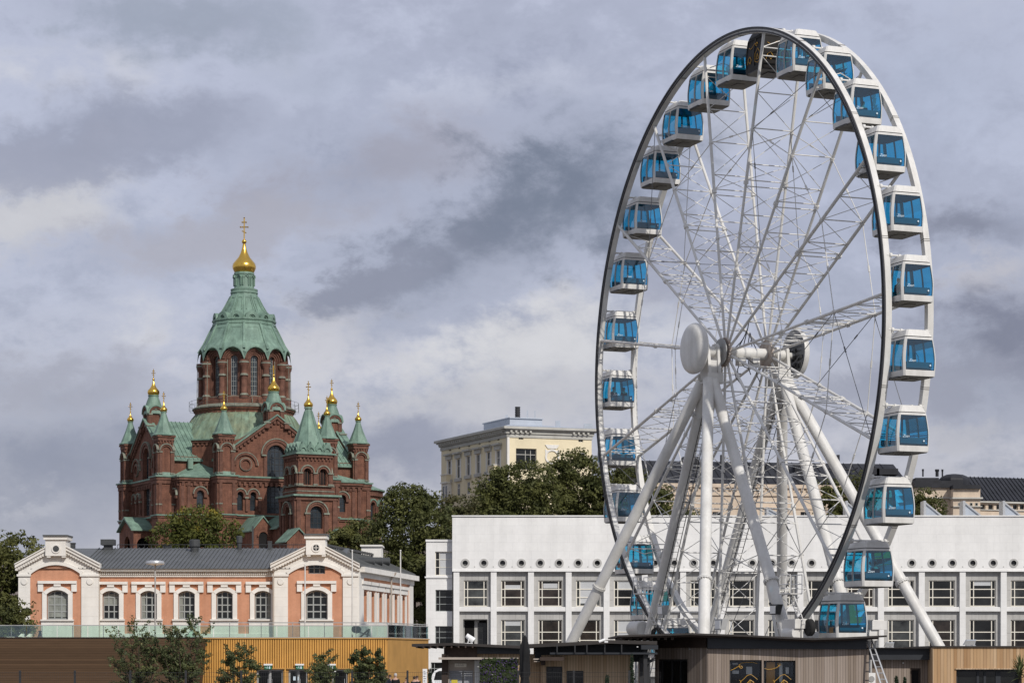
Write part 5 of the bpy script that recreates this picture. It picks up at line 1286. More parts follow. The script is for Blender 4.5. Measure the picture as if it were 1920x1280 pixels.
# upper white band with round holes
b = white
xs = [q(848)] + [ (q(pc[i]) + q(pc[i + 1])) / 2 for i in range(len(pc) - 1)] + [q(2040)]
zp = zz(1055)
for i, c in enumerate(pc):
    c_ = q(c); a0, a1 = xs[i], xs[i + 1]; z0, z1 = zp - .55, zp + .55
    b.poly([PW.p(a0, zcor), PW.p(a1, zcor), PW.p(a1, z0), PW.p(a0, z0)]); b.poly([PW.p(a0, z1), PW.p(a1, z1), PW.p(a1, ztop), PW.p(a0, ztop)])
    arcs = [(c_ + pr * math.cos(R_(t)), zp + pr * math.sin(R_(t))) for t in range(0, 361, 15)]
    up = [p for p in arcs[:13]]; lo = arcs[12:]
    b.poly([PW.p(a1, zp), PW.p(a1, z1), PW.p(a0, z1), PW.p(a0, zp)] + [PW.p(*p) for p in up[::-1]])
    b.poly([PW.p(a0, zp), PW.p(a0, z0), PW.p(a1, z0), PW.p(a1, zp)] + [PW.p(*p) for p in arcs[24:11:-1]])
    for p0, p1 in zip(arcs[:-1], arcs[1:]): b.poly([PW.p(*p0), PW.p(*p0, -.35), PW.p(*p1, -.35), PW.p(*p1)])
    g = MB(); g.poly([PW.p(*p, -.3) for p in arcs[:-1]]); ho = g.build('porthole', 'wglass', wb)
    g = MB(); g.arch(PW, c_, zp, pr - .05, pr + .12, -.02, .05, 24, 0, 360); g.pbox(PW, c_ - pr * .85, c_ + pr * .85, zp - pr * .55, zp - pr * .45, -.29, -.22); g.build('frame', 'bay', ho)
    g = MB(); jnt.pbox(PW, a0 + .0 - .05, a0 + .05, zz(1062.7), zz(1061.3), -.02, .015) if i else None
b.box(q(848), q(2040), WY_ + .02, WY_ + 22, ztop - .5, ztop - .2)
white.pbox(PW, q(847), q(2041), ztop, ztop + .12, -.6, .12)
white.pbox(PW, q(848), q(2040), zcor, zcor + .14, -.02, .10)
def pilE(l): return q(l), q(l + pw)
BD = .42
rows = [(zb1, zcor), (0.8, zb2)]
brng = random.Random(3); blinds = {(0, 1): (.66, .82, .17, .83), (0, 3): (.12, .98, .17, .83), (0, 4): (.62, .98, .17, .83), (0, 2): (.70, .88, .2, .8)}
for r_ in (0, 1):
    for i_ in range(1, 17):
        if (r_, i_) not in blinds and brng.random() < .28: a_ = brng.choice((.45, .66, .8)); blinds[(r_, i_)] = (a_, .98, .17, .83) if brng.random() < .6 else (a_ - .3, .98, .02, .145)
for i, l in enumerate(lefts):
    a, c = pilE(l); white.pbox(PW, a, c, 0, zcor, -BD - .1, .0)
    if i == len(lefts) - 1: break
    n0 = q(lefts[i + 1])
    white.pbox(PW, c + .002, n0 - .002, zb2, zb1, -BD - .1, -.05)
    for r, (z0, z1) in enumerate(rows):
        wpx = 44.5 * (lefts[i + 1] - l) / 70.0; c0_ = l + pw + 8.5 * (lefts[i + 1] - l) / 70.0
        o = (q(c0_), q(c0_ + wpx), zz(1136) if r == 0 else zz(1216), zz(1087) if r == 0 else zz(1161), 0)
        if r == 1 and i == 0: o = (q(868.5), q(914), zz(1230), zz(1160), 0)
        pl = Pl((0, WY_ + BD), (1, 0)); bay.wall(pl, c, n0, z0, z1, [o], .3)
        for k in range(1, 5): jx = c + (n0 - c) * k / 5; jnt.pbox(pl, jx - .012, jx + .012, o[3] + .06, z1 - .01, -.01, .008)
        for zj in (o[2] + .6, o[2] + 1.5): 
            jnt.pbox(pl, c + .02, o[0] - .07, zj, zj + .024, -.01, .008); jnt.pbox(pl, o[1] + .07, n0 - .02, zj, zj + .024, -.01, .008)
        if r == 1 and i == 0:
            window(wb, pl, o, -.95, 'dark', 'bay', (.55,), (), .1, None, .45, None, 'loggia'); window(wb, Pl((0, WY_ + BD), (1, 0)), (q(896), q(913.5), zz(1230), zz(1166), 0), -.85, 'wglass', 'iron', (.5,), (.5, .75), .06, None, .05); continue
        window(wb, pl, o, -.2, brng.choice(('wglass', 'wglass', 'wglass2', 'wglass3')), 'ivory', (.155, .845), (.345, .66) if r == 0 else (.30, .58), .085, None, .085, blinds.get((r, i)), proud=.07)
        if r == 0: white.pbox(pl, c + .01, n0 - .01, z0 - .001, z0 + .04, -.2, .3)
# body behind
b = MB(); b.box(q(848.5), q(2040), WY_ + 1.6, WY_ + 24, 0, ztop - .52); b.build('core', 'white', wb)
b = MB(); b.poly([(q(848), WY_, 0), (q(848), WY_ + 24, 0), (q(848), WY_ + 24, ztop), (q(848), WY_, ztop)]); b.build('side_wall', 'white', wb)
white.build('white_wall', 'white', wb); bay.build('stone_panel', 'bay', wb, extra=[(jnt, 'joint')])
# lower wing on the left, set back
WL = WY_ + .9; PLW = facing(WL); ql = lambda px: X(px, WL); zl = lambda py: Z(py, WL)
b = MB(); lops = [(ql(816), ql(852), zl(1078), zl(1033.5), 0), (ql(816.5), ql(852), zl(1145.5), zl(1105), 0), (ql(816), ql(852), zl(1206), zl(1173), 0), (ql(808), ql(838), zl(1275), zl(1241), 0)]
b.wall(PLW, ql(799), ql(856), 0, zl(1012), lops, .3); b.pbox(PLW, ql(796.5), ql(856), zl(1083), zl(1080), -.1, .12); b.pbox(PLW, ql(798), ql(856), zl(1015), zl(1011), -.5, .1)
b.poly([PLW.p(ql(799), 0), PLW.p(ql(799), zl(1012)), PLW.p(ql(799), zl(1012), -20), PLW.p(ql(799), 0, -20)]); b.box(ql(799.5), ql(856), WL + .4, WL + 20, zl(1012) - .4, zl(1012) - .1)
b.build('wing_wall', 'white', wb)
for k, o in enumerate(lops): window(wb, PLW, o, -.22, 'wglass', 'ivory' if k == 0 else 'wframe', (.22,), (.34, .67), .06, None, .05, (.02, .98, .24, .98) if k == 0 else None)
for px in (1392, 1441, 1590, 1664, 1737, 1811, 1886, 1961):   # saw-tooth rooflights
    w = 40 * WY_ / F; x = q(px); h0 = (31 if px > 1500 else 18) * WY_ / F; b = MB(); y0, y1 = WY_ + 1.0, WY_ + 9
    pts = [(x, ztop - .3), (x + w, ztop - .3), (x, ztop + h0 * .88), ]
    b.extr(Pl((0, y0), (1, 0)), pts, -1.6, 0)
    so = b.build('rooflight', 'bluegrey', wb)
    b = MB(); P_ = Pl((0, y0), (1, 0)); b.extr(P_, [(x - .1, ztop - .3), (x + .12, ztop - .3), (x + .12, ztop + h0 * .9 + .15), (x - .1, ztop + h0 * .9 + .15)], -1.7, .12)
    a_, c_ = P_.p(x, ztop + h0 * .88 + .05, 0), P_.p(x + w, ztop - .2, 0); b.bar(a_ + Vector((0, -.05, 0)), c_ + Vector((0, -.05, 0)), .16, .14); b.build('edge_trim', 'alu', so)

# ================================================================== pale yellow apartment house on the hill
YD = 345.0
yh_ = thing('apartment_house', 'tall pale yellow apartment house with a deep bracketed cornice on the wooded hill', 'building', (X(946, YD), YD, 10))
Ca = Vector((X(946, YD), YD)); Cb = Vector((X(1118, 349.7), 349.7)); Cl = Vector((X(813, 369.8), 369.8))
ZT2 = Z(798.6, YD)
ur, ul = (Cb - Ca).normalized(), (Ca - Cl).normalized()
ins = .9
ctr = (Cb + Cl) / 2
def inset(p, k): return p + (ctr - p).normalized() * k
Ia = Ca + ur * ins - ul * ins; PYR = Pl(Ia, ur); PYL = Pl(Ia - ul * ((Ca - Cl).length - 1.8), ul)
LR, LL = (Cb - Ca).length - 1.2, (Ca - Cl).length - 1.8
wy, tr, cn = MB(), MB(), MB()
def yop(pl, px, w, top, bot):
    s0, z1 = pl.hit(px, top); _, z0 = pl.hit(px, bot); return (s0 - w / 2, s0 + w / 2, z0, z1, 0)
upl = [yop(PYL, px, 1.25, t, t + 36) for px, t in ((843, 863), (860, 860), (878.5, 855), (897, 851.5), (916.5, 847), (934.5, 844))]
lwl = [yop(PYL, px, 1.15, t, t + 23) for px, t in ((843, 907), (860, 906), (878.5, 903), (897, 900), (916.5, 897))]
att = [yop(PYL, px, .75, t, t + 5.5) for px, t in ((844, 840), (861, 836), (879.5, 832), (899, 828), (917.5, 823.5), (934.5, 820))]
wy.wall(PYL, 0, LL, 8, ZT2 - 1.0, upl + lwl + att, .3)
log = yop(PYR, 987, 0, 840.5, 880); s0, _ = PYR.hit(967.5, 850); s1, _ = PYR.hit(1006, 850); logg = (s0, s1, log[2], log[3], 0)
vts = [yop(PYR, 977, .75, 818.5, 823.5), yop(PYR, 1089, .75, 823, 828.5)]
rw_ = [yop(PYR, 1090, 1.2, 848, 862)]
wy.wall(PYR, 0, LR, 8, ZT2 - 1.0, [logg] + vts + rw_, .5)
wy.build('plaster_wall', 'yellow', yh_)
for o in upl:
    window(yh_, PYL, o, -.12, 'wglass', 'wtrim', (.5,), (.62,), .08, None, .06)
    for s_ in (o[0] - .2, o[1] + .2): sr = MB(); sr.pbox(PYL, s_ - .2, s_ + .2, o[2], o[3] + .1, -.02, .06); sr.build('window_surround', 'wtrim', yh_)
    cn.pbox(PYL, o[0] - .7, o[1] + .7, o[3] + .75, o[3] + 1.0, -.02, .6); cn.pbox(PYL, o[0] - .45, o[1] + .45, o[3] + .1, o[3] + .75, -.02, .28); cn.pbox(PYL, o[0] - .5, o[1] + .5, o[2] - .5, o[2] - .02, -.02, .3)
for o in lwl + rw_: window(yh_, PYL if o in lwl else PYR, o, -.10, 'wglass', 'wtrim', (.5,), (.65,), .09, None, .07)
for o in att: window(yh_, PYL, o, -.25, 'dark', 'cornice', (), (), .06, None, .06, name='attic_vent')
for o in vts: window(yh_, PYR, o, -.25, 'dark', 'cornice', (.5,), (), .08, None, .06, name='attic_vent')
lw = window(yh_, PYR, logg, -.45, 'wglass', 'cornice', (.5, .75), (.72,), .08, None, .09, name='loggia')
b = MB(); b.pbox(PYR, logg[0] + .05, logg[1] - .05, logg[2] + 1.0, logg[2] + 1.08, -.1, -.02)
for i in range(14): s_ = logg[0] + .1 + (logg[1] - logg[0] - .2) * i / 13; b.pbox(PYR, s_ - .015, s_ + .015, logg[2], logg[2] + 1.0, -.09, -.03)
b.build('balustrade', 'iron', lw)
tr.pbox(PYR, -.12, .22, 8, ZT2 - 1.0, -.3, .12)
# plaster ring and ribbon on the right face
tr.build('white_moulding', 'wtrim', yh_); tr = MB(); s_, z_ = PYR.hit(1035, 856); tr.arch(PYR, s_, z_, .85, 1.12, -.02, .16, 24, 0, 360); tr.extr(PYR, [(s_ - .7, z_ + 1.2), (s_ + .7, z_ + 1.2), (s_ + 1.1, z_ + 1.75), (s_ - 1.1, z_ + 1.75)], -.02, .14)
for k in (-1, 1): tr.extr(PYR, [(s_ + k * .7, z_ + .9), (s_ + k * 1.1, z_ + 1.1), (s_ + k * 1.0, z_ - .6), (s_ + k * .85, z_ - .6)][::k], -.02, .1)
tr.build('plaster_wreath', 'wtrim', yh_)
# bay oriels with little balconies on the shaded face
for px, t in ((842, 891), (931, 873)):
    s_, z1 = PYL.hit(px, t); b = MB(); b.pbox(PYL, s_ - 1.1, s_ + 1.1, z1 - 1.05, z1, -.05, .9); oo = b.build('balcony', 'yellow', yh_)
    b = MB(); b.pbox(PYL, s_ - 1.2, s_ + 1.2, z1, z1 + .12, -.05, 1.0); b.pbox(PYL, s_ - 1.2, s_ + 1.2, z1 - 1.25, z1 - 1.05, -.05, 1.0); b.pbox(PYL, s_ - 1.0, s_ + 1.0, z1 - 4.6, z1 - 1.25, -.05, .7); b.build('oriel', 'wtrim', oo)
    b = MB()
    for k in (-.55, .55): b.pbox(PYL, s_ + k - .32, s_ + k + .32, z1 - 4.0, z1 - 1.7, .69, .72)
    b.build('oriel_window', 'wglass', oo)
for pl, L_ in ((PYL, LL), (PYR, LR)):
    cn.pbox(pl, -.4 if pl is PYR else -.4, L_ + .3, ZT2 - .95, ZT2 - .5, -.3, .3); cn.pbox(pl, -.9, L_ + .9, ZT2 - .30, ZT2 + .05, -.4, .9); cn.pbox(pl, -.6, L_ + .6, ZT2 - .5, ZT2 - .303, -.4, .62)
    cn.pbox(pl, -.2, L_ + .1, ZT2 - 1.5, ZT2 - 1.003, -.1, .12)
    n = int(L_ / .75)
    for i in range(n):
        if pl is PYR and 4 < i < n - 4: continue
        cn.pbox(pl, .2 + .75 * i, .5 + .75 * i, ZT2 - .8, ZT2 - .51, .3, .62)
cn.build('cornice', 'cornice', yh_)
r = MB(); D4 = Cb + (Cl - Ca)
base = [Vector((p.x, p.y, ZT2 + .06)) for p in (Ca, Cb, D4, Cl)]; c_ = Vector(((Ca.x + D4.x) / 2, (Ca.y + D4.y) / 2, 0))
top = [c_ + (Vector((p.x, p.y, 0)) - c_) * .36 + Vector((0, 0, ZT2 + 1.2)) for p in base]
r.loft([base, top]); top2 = [Vector((p.x, p.y, ZT2 + 2.1)) for p in top]; r.loft([[p * 1 for p in top], top2]); top3 = [c_ + (Vector((p.x, p.y, 0)) - c_) * 1.05 + Vector((0, 0, ZT2 + 2.12)) for p in top2]
r.loft([[Vector((p.x, p.y, ZT2 + 2.103)) for p in top3], [Vector((p.x, p.y, ZT2 + 2.25)) for p in top3]])
r.build('roof', 'bluegrey', yh_)
def ystack(px, t, bt, w, Y, kind):
    b = MB(); x = X(px, Y); h = w / 2 * Y / F; z0, z1 = Z(bt, Y), Z(t, Y)
    if kind: 
        b.lathe([(h, z0), (h, z1)], (x, Y, 0), 14)
        for i in range(5): b.lathe([(h * 1.12, z0 + (z1 - z0) * (.1 + i * .2)), (h * 1.12, z0 + (z1 - z0) * (.2 + i * .2))], (x, Y, 0), 14)
    else: b.box(x - h, x + h, Y - h, Y + h, z0, z1)
    b.build('chimney', 'iron' if kind else 'bluegrey', yh_)
ystack(970.5, 762.5, 785, 9, 356, 1); ystack(989, 769, 785, 3, 358, 0); ystack(1003, 770, 785, 2, 360, 0); ystack(1046, 789, 800, 9, 358, 0); ystack(1103, 794.5, 806, 16, 356, 0); ystack(950, 778, 792, 5, 356, 0); ystack(923, 790, 806, 3, 362, 0)

# ================================================================== sandstone bank block behind the wheel, and its neighbour
def stonehouse(name, label, Y, x0, x1, zt_l, zt_r, roof_t, wins, small):
    t = thing(name, label, 'building', (X((x0 + x1) / 2, Y), Y, 0)); p0, p1 = Vector((X(x0, Y), Y)), Vector((X(x1, Y * 1.02), Y * 1.02)); pl = Pl(p0, p1 - p0); L_ = (p1 - p0).length; zt = Z(zt_l, Y)
    b, c = MB(), MB(); ops = []
    for px in small:
        s_, z1 = pl.hit(px, wins[0]); _, z0 = pl.hit(px, wins[1]); ops.append((s_ - .6, s_ + .6, z0, z1, 0))
    for px in wins[2:]:
        s_, z1 = pl.hit(px, wins[0] + 42); ops.append((s_ - .7, s_ + .7, z1 - 2.2, z1, 0))
    b.wall(pl, 0, L_, 4, zt, ops, .4); b.build('stone_wall', 'beige', t)
    for o in ops: window(t, pl, o, -.35, 'wglass', 'cornice', (.5,), (.5,), .07, None, .06)
    c.pbox(pl, -.3, L_ + .3, zt - .5, zt, -.3, .6); c.pbox(pl, -.1, L_ + .1, zt - 1.6, zt - .5, -.1, .25)
    for i in range(int(L_ / .8)): c.pbox(pl, .2 + .8 * i, .55 + .8 * i, zt - .9, zt - .5, .2, .5)
    for zc in (zt - 3.4, zt - 5.6): c.pbox(pl, 0, L_, zc, zc + .25, -.1, .15)
    c.build('stone_cornice', 'beige', t)
    r = MB(); zr_ = Z(roof_t, Y * 1.03)
    bk = pl.p(0, 0, -9); 
    r.loft([[pl.p(-.4, zt, .6), pl.p(-.4, zr_, -7), pl.p(-.4, zr_, -12), pl.p(-.4, zt, -16)], [pl.p(L_ + .4, zt, .6), pl.p(L_ + .4, zr_, -7), pl.p(L_ + .4, zr_, -12), pl.p(L_ + .4, zt, -16)]])
    for i in range(int(L_ / 1.1)): r.bar(pl.p(1.1 * i, zt + .05, .6), pl.p(1.1 * i, zr_ + .05, -7), .06, .1)
    ro_ = r.build('roof', 'slate', t); return t, pl, zt, zr_, L_
t, pl, zt, zr_, L_ = stonehouse('bank_building', 'sandstone block with a long dark slate roof seen through the wheel', 330, 1196, 1700, 905, 915, 866, (917, 927, 1290, 1345, 1400, 1460, 1510), (1448, 1490, 1530, 1560))
for px, top, w in ((1294, 857, 30), (1500, 870, 22), (1640, 877, 14), (1662, 879, 40)):
    x = X(px, 338); h = w / 2 * 338 / F; b = MB(); b.box(x - h, x + h, 337, 340, zr_ - 2, Z(top, 338)); b.build('roof_plant', 'slate', t)
for px in (1352, 1420, 1570): b = MB(); b.box(X(px, 338) - .2, X(px, 338) + .2, 337, 337.5, zr_ - .5, zr_ + .8); b.build('chimney', 'slate', t)
b = MB(); b.path([(X(1545, 338), 337, Z(878, 338)), (X(1598, 338), 337, Z(882, 338)), (X(1606, 338), 337, Z(877, 338))], .12, 5)
b.build('roof_pipe', 'slate', t)
t2 = thing('corner_block', 'beige stone corner block with a dark rounded roof above the white facade\'s right end', 'building', (X(1800, 320), 320, 0))
def rect(px0, px1, t, bt, Y, dpt, mat, name, par):
    b = MB(); b.box(X(px0, Y), X(px1, Y), Y, Y + dpt, Z(bt, Y), Z(t, Y)); return b.build(name, mat, par)
rect(1716, 1787, 914, 990, 322, 20, 'beige', 'stone_wall', t2); w_ = rect(1787, 1838, 916, 1010, 320, 20, 'beige', 'corner_bay', t2)
b = MB(); b.box(X(1709, 322), X(1790, 322), 321.5, 342, Z(934, 322), Z(932, 322)); b.box(X(1785, 320), X(1842, 320), 319.6, 340, Z(935, 320), Z(932, 320)); b.box(X(1787, 320), X(1841, 320), 319.7, 340, Z(950, 320), Z(948.5, 320)); b.build('string_course', 'cornice', t2)
b = MB(); b.box(X(1714, 322), X(1788, 322), 321.6, 342, Z(914, 322), Z(906, 322)); b.box(X(1716, 322), X(1788, 322), 324, 340, Z(907, 322), Z(898.5, 322)); b.box(X(1724, 322), X(1768, 322), 325, 338, Z(899, 322), Z(892, 322)); b.box(X(1786, 320), X(1838, 320), 319.5, 342, Z(916, 320), Z(909, 320)); b.build('roof', 'slate', t2)
b = MB(); xa, xb, ycen = X(1769, 326), X(1829, 326), 330.0; rr = (xb - xa) / 2
b.lathe([(rr, Z(911, 326)), (rr, Z(897, 326)), (rr * .96, Z(893, 326)), (rr * .82, Z(889, 326)), (rr * .55, Z(885.5, 326)), (rr * .15, Z(884, 326))], ((xa + xb) / 2, ycen, 0), 8, R_(22.5))
b.build('dome_roof', 'slate', t2)
for px, tp, w in ((1730.5, 879, 4), (1757, 879.5, 8), (1767, 879.5, 4)):
    x = X(px, 330); h = w / 2 * 330 / F; b = MB(); b.lathe([(h * .75, Z(893, 330)), (h * .75, Z(tp + 5, 330)), (h, Z(tp + 3, 330)), (h, Z(tp, 330))], (x, 330, 0), 12); b.build('chimney', 'slate', t2)
b = MB(); xr0, xr1 = X(1827, 328), X(2010, 334); b.loft([[Vector((xr0, 328, Z(938, 328))), Vector((xr0, 340, Z(893, 340))), Vector((xr0, 352, Z(938, 328)))], [Vector((xr1, 334, Z(941, 334))), Vector((xr1, 346, Z(898, 346))), Vector((xr1, 358, Z(941, 334)))]])
for i in range(24): f_ = i / 24; b.bar(Vector((xr0, 328, Z(938, 328))).lerp(Vector((xr1, 334, Z(941, 334))), f_) + Vector((0, 0, .06)), Vector((xr0, 340, Z(893, 340))).lerp(Vector((xr1, 346, Z(898, 346))), f_) + Vector((0, 0, .06)), .08, .12)
b.build('long_roof', 'slate', t2)
pl = Pl(Vector((xr0, 328.6)), Vector((xr1 - xr0, 6))); L_ = math.hypot(xr1 - xr0, 6); ops = []
b = MB()
for px in (1843, 1858, 1873, 1888, 1904, 1917): s_, z1 = pl.hit(px, 945); ops.append((s_ - .42, s_ + .42, z1 - .75, z1, 0))
b.wall(pl, 0, L_, 4, Z(939, 328), ops, .4); b.build('stone_wall', 'beige', t2)
for o in ops: window(t2, pl, o, -.3, 'wglass', 'cornice', (), (), .06, None, .06)
b = MB(); b.pbox(pl, -.2, L_, Z(941, 328), Z(938, 328), -.3, .5); b.pbox(pl, -.1, L_, Z(955, 328), Z(953.5, 328), -.1, .2); b.build('stone_cornice', 'cornice', t2)
pk = Pl((0, 320), (1, 0))
for px in (1799, 1809, 1821, 1831): window(t2, pk, (X(px - 2.6, 320), X(px + 2.6, 320), Z(948, 320), Z(942, 320), 0), .02, 'wglass', 'cornice', (), (), .05, None, .05, proud=.04)

# ================================================================== vegetation
def leafcloud(mb, clumps, n, size, rng, flat=.5):
    """many small leaf faces spread through clump volumes, denser near each clump's skin"""
    tot = sum(r[0] * r[0] for _, r in clumps)
    for c, r in clumps:
        k = max(6, int(n * r[0] * r[0] / tot))
        for _ in range(k):
            while True:
                d = Vector((rng.uniform(-1, 1), rng.uniform(-1, 1), rng.uniform(-1, 1)))
                if .05 < d.length < 1: break
            d = d.normalized() * (d.length ** .45)
            p = c + Vector((d.x * r[0], d.y * r[1], d.z * r[2]))
            nrm = (d + Vector((rng.uniform(-1, 1), rng.uniform(-1, 1), rng.uniform(-.3, 1.2))) * .9).normalized()
            a = nrm.orthogonal().normalized(); a = (a * math.cos(rng.random() * 6.28) + nrm.cross(a) * math.sin(rng.random() * 6.28)).normalized(); b_ = nrm.cross(a)
            s_ = size * rng.uniform(.6, 1.35); w = s_ * flat
            mb.add([p - a * s_ * .5, p + b_ * w * .5, p + a * s_ * .5, p - b_ * w * .5], [(0, 1, 2, 3)])
def tree(name, label, cat, Y, blobs, n, leaf, mat, trunk, seed, group=None, ground=0.0, depth=.8, clr=.26, tr=.28, nclump=None, trunk_top=None):
    """blobs: photo ellipses (px, py, rx, ry) of the crown at distance Y, filled with clumps; trunk: photo x of its foot"""
    rng = random.Random(seed); k = Y / F
    root = thing(name, label, cat, (X(trunk, Y), Y, ground), 0, group)
    clumps = []; area = sum(b[2] * b[3] for b in blobs)
    for px, py, rx, ry in blobs:
        nc = max(3, int((nclump or 34) * rx * ry / area)); c = Vector((X(px, Y), Y, Z(py, Y)))
        for _ in range(nc):
            while True:
                d = Vector((rng.uniform(-1, 1), rng.uniform(-1, 1), rng.uniform(-1, 1)))
                if d.length < 1: break
            d = d * (1 - clr * .55)
            r0 = clr * rng.uniform(.7, 1.35) * math.sqrt(rx * ry) * k
            clumps.append((c + Vector((d.x * rx * k, d.y * rx * k * depth, d.z * ry * k)), (r0 * 1.15, r0 * 1.1, r0 * .8)))
    m = MB(); leafcloud(m, clumps, n, leaf, rng)
    # loose outer sprays that break the outline
    for px, py, rx, ry in blobs:
        c = Vector((X(px, Y), Y, Z(py, Y)))
        for _ in range(int(n * .006)):
            t = rng.uniform(0, 2 * PI); e = rng.uniform(-1, 1); q = math.sqrt(1 - e * e); f_ = rng.uniform(.9, 1.16)
            p = c + Vector((math.cos(t) * q * rx * k * f_, math.sin(t) * q * rx * k * depth * f_, e * ry * k * f_))
            leafcloud(m, [(p, (leaf * 1.6, leaf * 1.6, leaf * 1.3))], 16, leaf, rng)
    m.build('crown', mat, root)
    t = MB(); foot = Vector((X(trunk, Y), Y, ground)); cen = sum((c for c, _ in clumps), Vector()) / len(clumps)
    mid = Vector((foot.x * .6 + cen.x * .4, foot.y, (ground + cen.z) / 2)); t.tube(foot, mid, tr, 8, tr * .8); t.tube(mid, cen, tr * .8, 8, tr * .45)
    for c, r in clumps[::2]:
        s_ = mid.lerp(cen, rng.uniform(.2, 1)); e = s_.lerp(c, .5) + Vector((0, 0, -.15 * (c - s_).length * .3)); t.tube(s_, e, tr * .3, 5, tr * .2); t.tube(e, c, tr * .2, 5, tr * .08)
    t.build('trunk', 'bark', root, smooth=50)
    return root
tree('deciduous_tree', 'tall olive green tree at the far left beside the apricot house', 'tree', 186, [(28, 1040, 44, 38), (10, 1100, 50, 60), (-30, 1080, 60, 80), (15, 1165, 40, 40)], 15000, .30, 'leaf2', 5, 11)
tree('deciduous_tree', 'low leafy tree spreading in front of the left corner pilaster', 'tree', 170, [(30, 1150, 34, 28), (10, 1170, 40, 32), (52, 1180, 10, 14)], 5000, .26, 'leaf', 20, 12)
tree('deciduous_tree', 'round tree with yellowing top in front of the cathedral', 'tree', 262, [(365, 990, 62, 30), (372, 973, 42, 22), (330, 1010, 44, 26), (405, 1000, 42, 28), (365, 1050, 70, 40)], 15000, .36, 'leafy', 365, 13, ground=6)
tree('deciduous_tree', 'dark tree right of the bell tower, below the apse', 'tree', 270, [(668, 1008, 42, 30), (642, 1016, 26, 22), (684, 1006, 24, 30)], 9000, .36, 'leaf2', 662, 14, ground=4)
tree('deciduous_tree', 'big dark green tree between the cathedral and the white building', 'tree', 250, [(778, 978, 68, 56), (762, 938, 36, 26), (800, 1010, 60, 60), (738, 1012, 40, 54), (790, 1090, 60, 90), (735, 1080, 50, 60)], 30000, .36, 'leaf', 775, 15)
tree('deciduous_tree', 'tree with bronzed leaf tips below the yellow house', 'tree', 262, [(855, 955, 36, 26), (838, 985, 30, 40), (880, 960, 22, 20)], 6500, .34, 'leafb', 850, 16)
tree('deciduous_tree', 'broad dark tree in front of the yellow house\'s lower floors', 'tree', 285, [(955, 925, 62, 46), (930, 945, 42, 40), (990, 905, 50, 36), (950, 980, 70, 50), (1000, 945, 46, 40)], 26000, .38, 'leaf', 960, 17, ground=3)
tree('deciduous_tree', 'tallest dark tree, covering the right end of the yellow house', 'tree', 290, [(1075, 890, 48, 42), (1100, 905, 50, 44), (1045, 925, 56, 50), (1080, 970, 70, 50)], 24000, .38, 'leaf', 1075, 18, ground=3)
tree('deciduous_tree', 'dark tree behind the left edge of the wheel', 'tree', 288, [(1160, 905, 42, 36), (1185, 920, 36, 36), (1140, 940, 48, 40), (1165, 980, 60, 40)], 15000, .38, 'leaf', 1160, 19, ground=3)
tree('deciduous_tree', 'lower tree showing between the wheel\'s left legs', 'tree', 280, [(1232, 935, 28, 30), (1262, 955, 26, 18), (1215, 960, 30, 30), (1300, 972, 20, 12)], 6000, .36, 'leaf2', 1240, 20, ground=3)
tree('deciduous_tree', 'tree above the white roof behind the wheel\'s right legs', 'tree', 282, [(1575, 925, 42, 34), (1610, 925, 34, 36), (1590, 965, 60, 30)], 9000, .36, 'leaf2', 1590, 21, ground=3)
tree('deciduous_tree', 'small tree above the white roof beside the beige corner block', 'tree', 286, [(1735, 935, 24, 18), (1752, 950, 24, 16), (1718, 950, 24, 30), (1740, 970, 36, 20)], 5000, .32, 'leaf2', 1730, 22, ground=3)
def youngtree(label, Y, foot, stems, sprays, n, leaf, mat, seed, name='young_tree', ground=0.0, spread=.22):
    """thin multi-stemmed planting: open sprays of leaves along the branches"""
    rng = random.Random(seed); root = thing(name, label, 'tree' if name == 'young_tree' else 'shrub', (X(foot, Y), Y, ground), 0, None)
    t, m = MB(), MB(); f = Vector((X(foot, Y), Y, ground)); cl = []
    for px, py in stems:
        tip = Vector((X(px, Y), Y + rng.uniform(-.5, .5), Z(py, Y))); a = f + Vector((rng.uniform(-.15, .15), rng.uniform(-.15, .15), 0)); b_ = a.lerp(tip, .45) + Vector((rng.uniform(-.15, .15), rng.uniform(-.1, .1), .25))
        t.tube(a, b_, .035, 6, .026); t.tube(b_, tip, .026, 6, .006)
        L_ = (tip - a).length
        for i in range(int(sprays)):
            u = rng.uniform(.25, 1.0); p = (a.lerp(b_, u / .45) if u < .45 else b_.lerp(tip, (u - .45) / .55))
            d = Vector((rng.uniform(-1, 1), rng.uniform(-1, 1), rng.uniform(.0, 1.1))) * L_ * spread * (1.15 - u * .7); e = p + d
            t.tube(p, e, .010, 4, .003)
            for j in range(5): cl.append((p.lerp(e, .35 + .65 * j / 4), (.11, .11, .09)))
        cl.append((tip, (.12, .12, .16)))
    leafcloud(m, cl, n, leaf, rng, .5); m.build('foliage', mat, root); t.build('stem', 'bark', root); return root
youngtree('slender young tree with open branches against the brown wall', 104, 262, [(222, 1200), (240, 1176), (258, 1164), (285, 1186), (302, 1212), (212, 1235), (250, 1200), (270, 1215), (232, 1225), (290, 1235)], 12, 5200, .12, 'leafs', 31, spread=.34)
youngtree('fuller young tree at the seam of the brown and ochre walls', 104, 340, [(298, 1205), (314, 1186), (336, 1184), (364, 1164), (380, 1190), (350, 1205), (330, 1215), (378, 1225), (300, 1240), (360, 1240), (318, 1235)], 14, 8600, .12, 'leafs', 32, spread=.32)
youngtree('dark shrub in front of the left glass doors', 104, 448, [(430, 1225), (445, 1214), (458, 1218), (472, 1235), (425, 1240), (478, 1245)], 11, 5600, .11, 'leafs', 33, 'shrub', spread=.3)
youngtree('thin shrub between two glass doors of the ochre wall', 104, 600, [(582, 1250), (594, 1238), (606, 1228), (618, 1236), (624, 1252), (600, 1250)], 11, 4300, .11, 'leafs', 34, 'shrub', spread=.3)
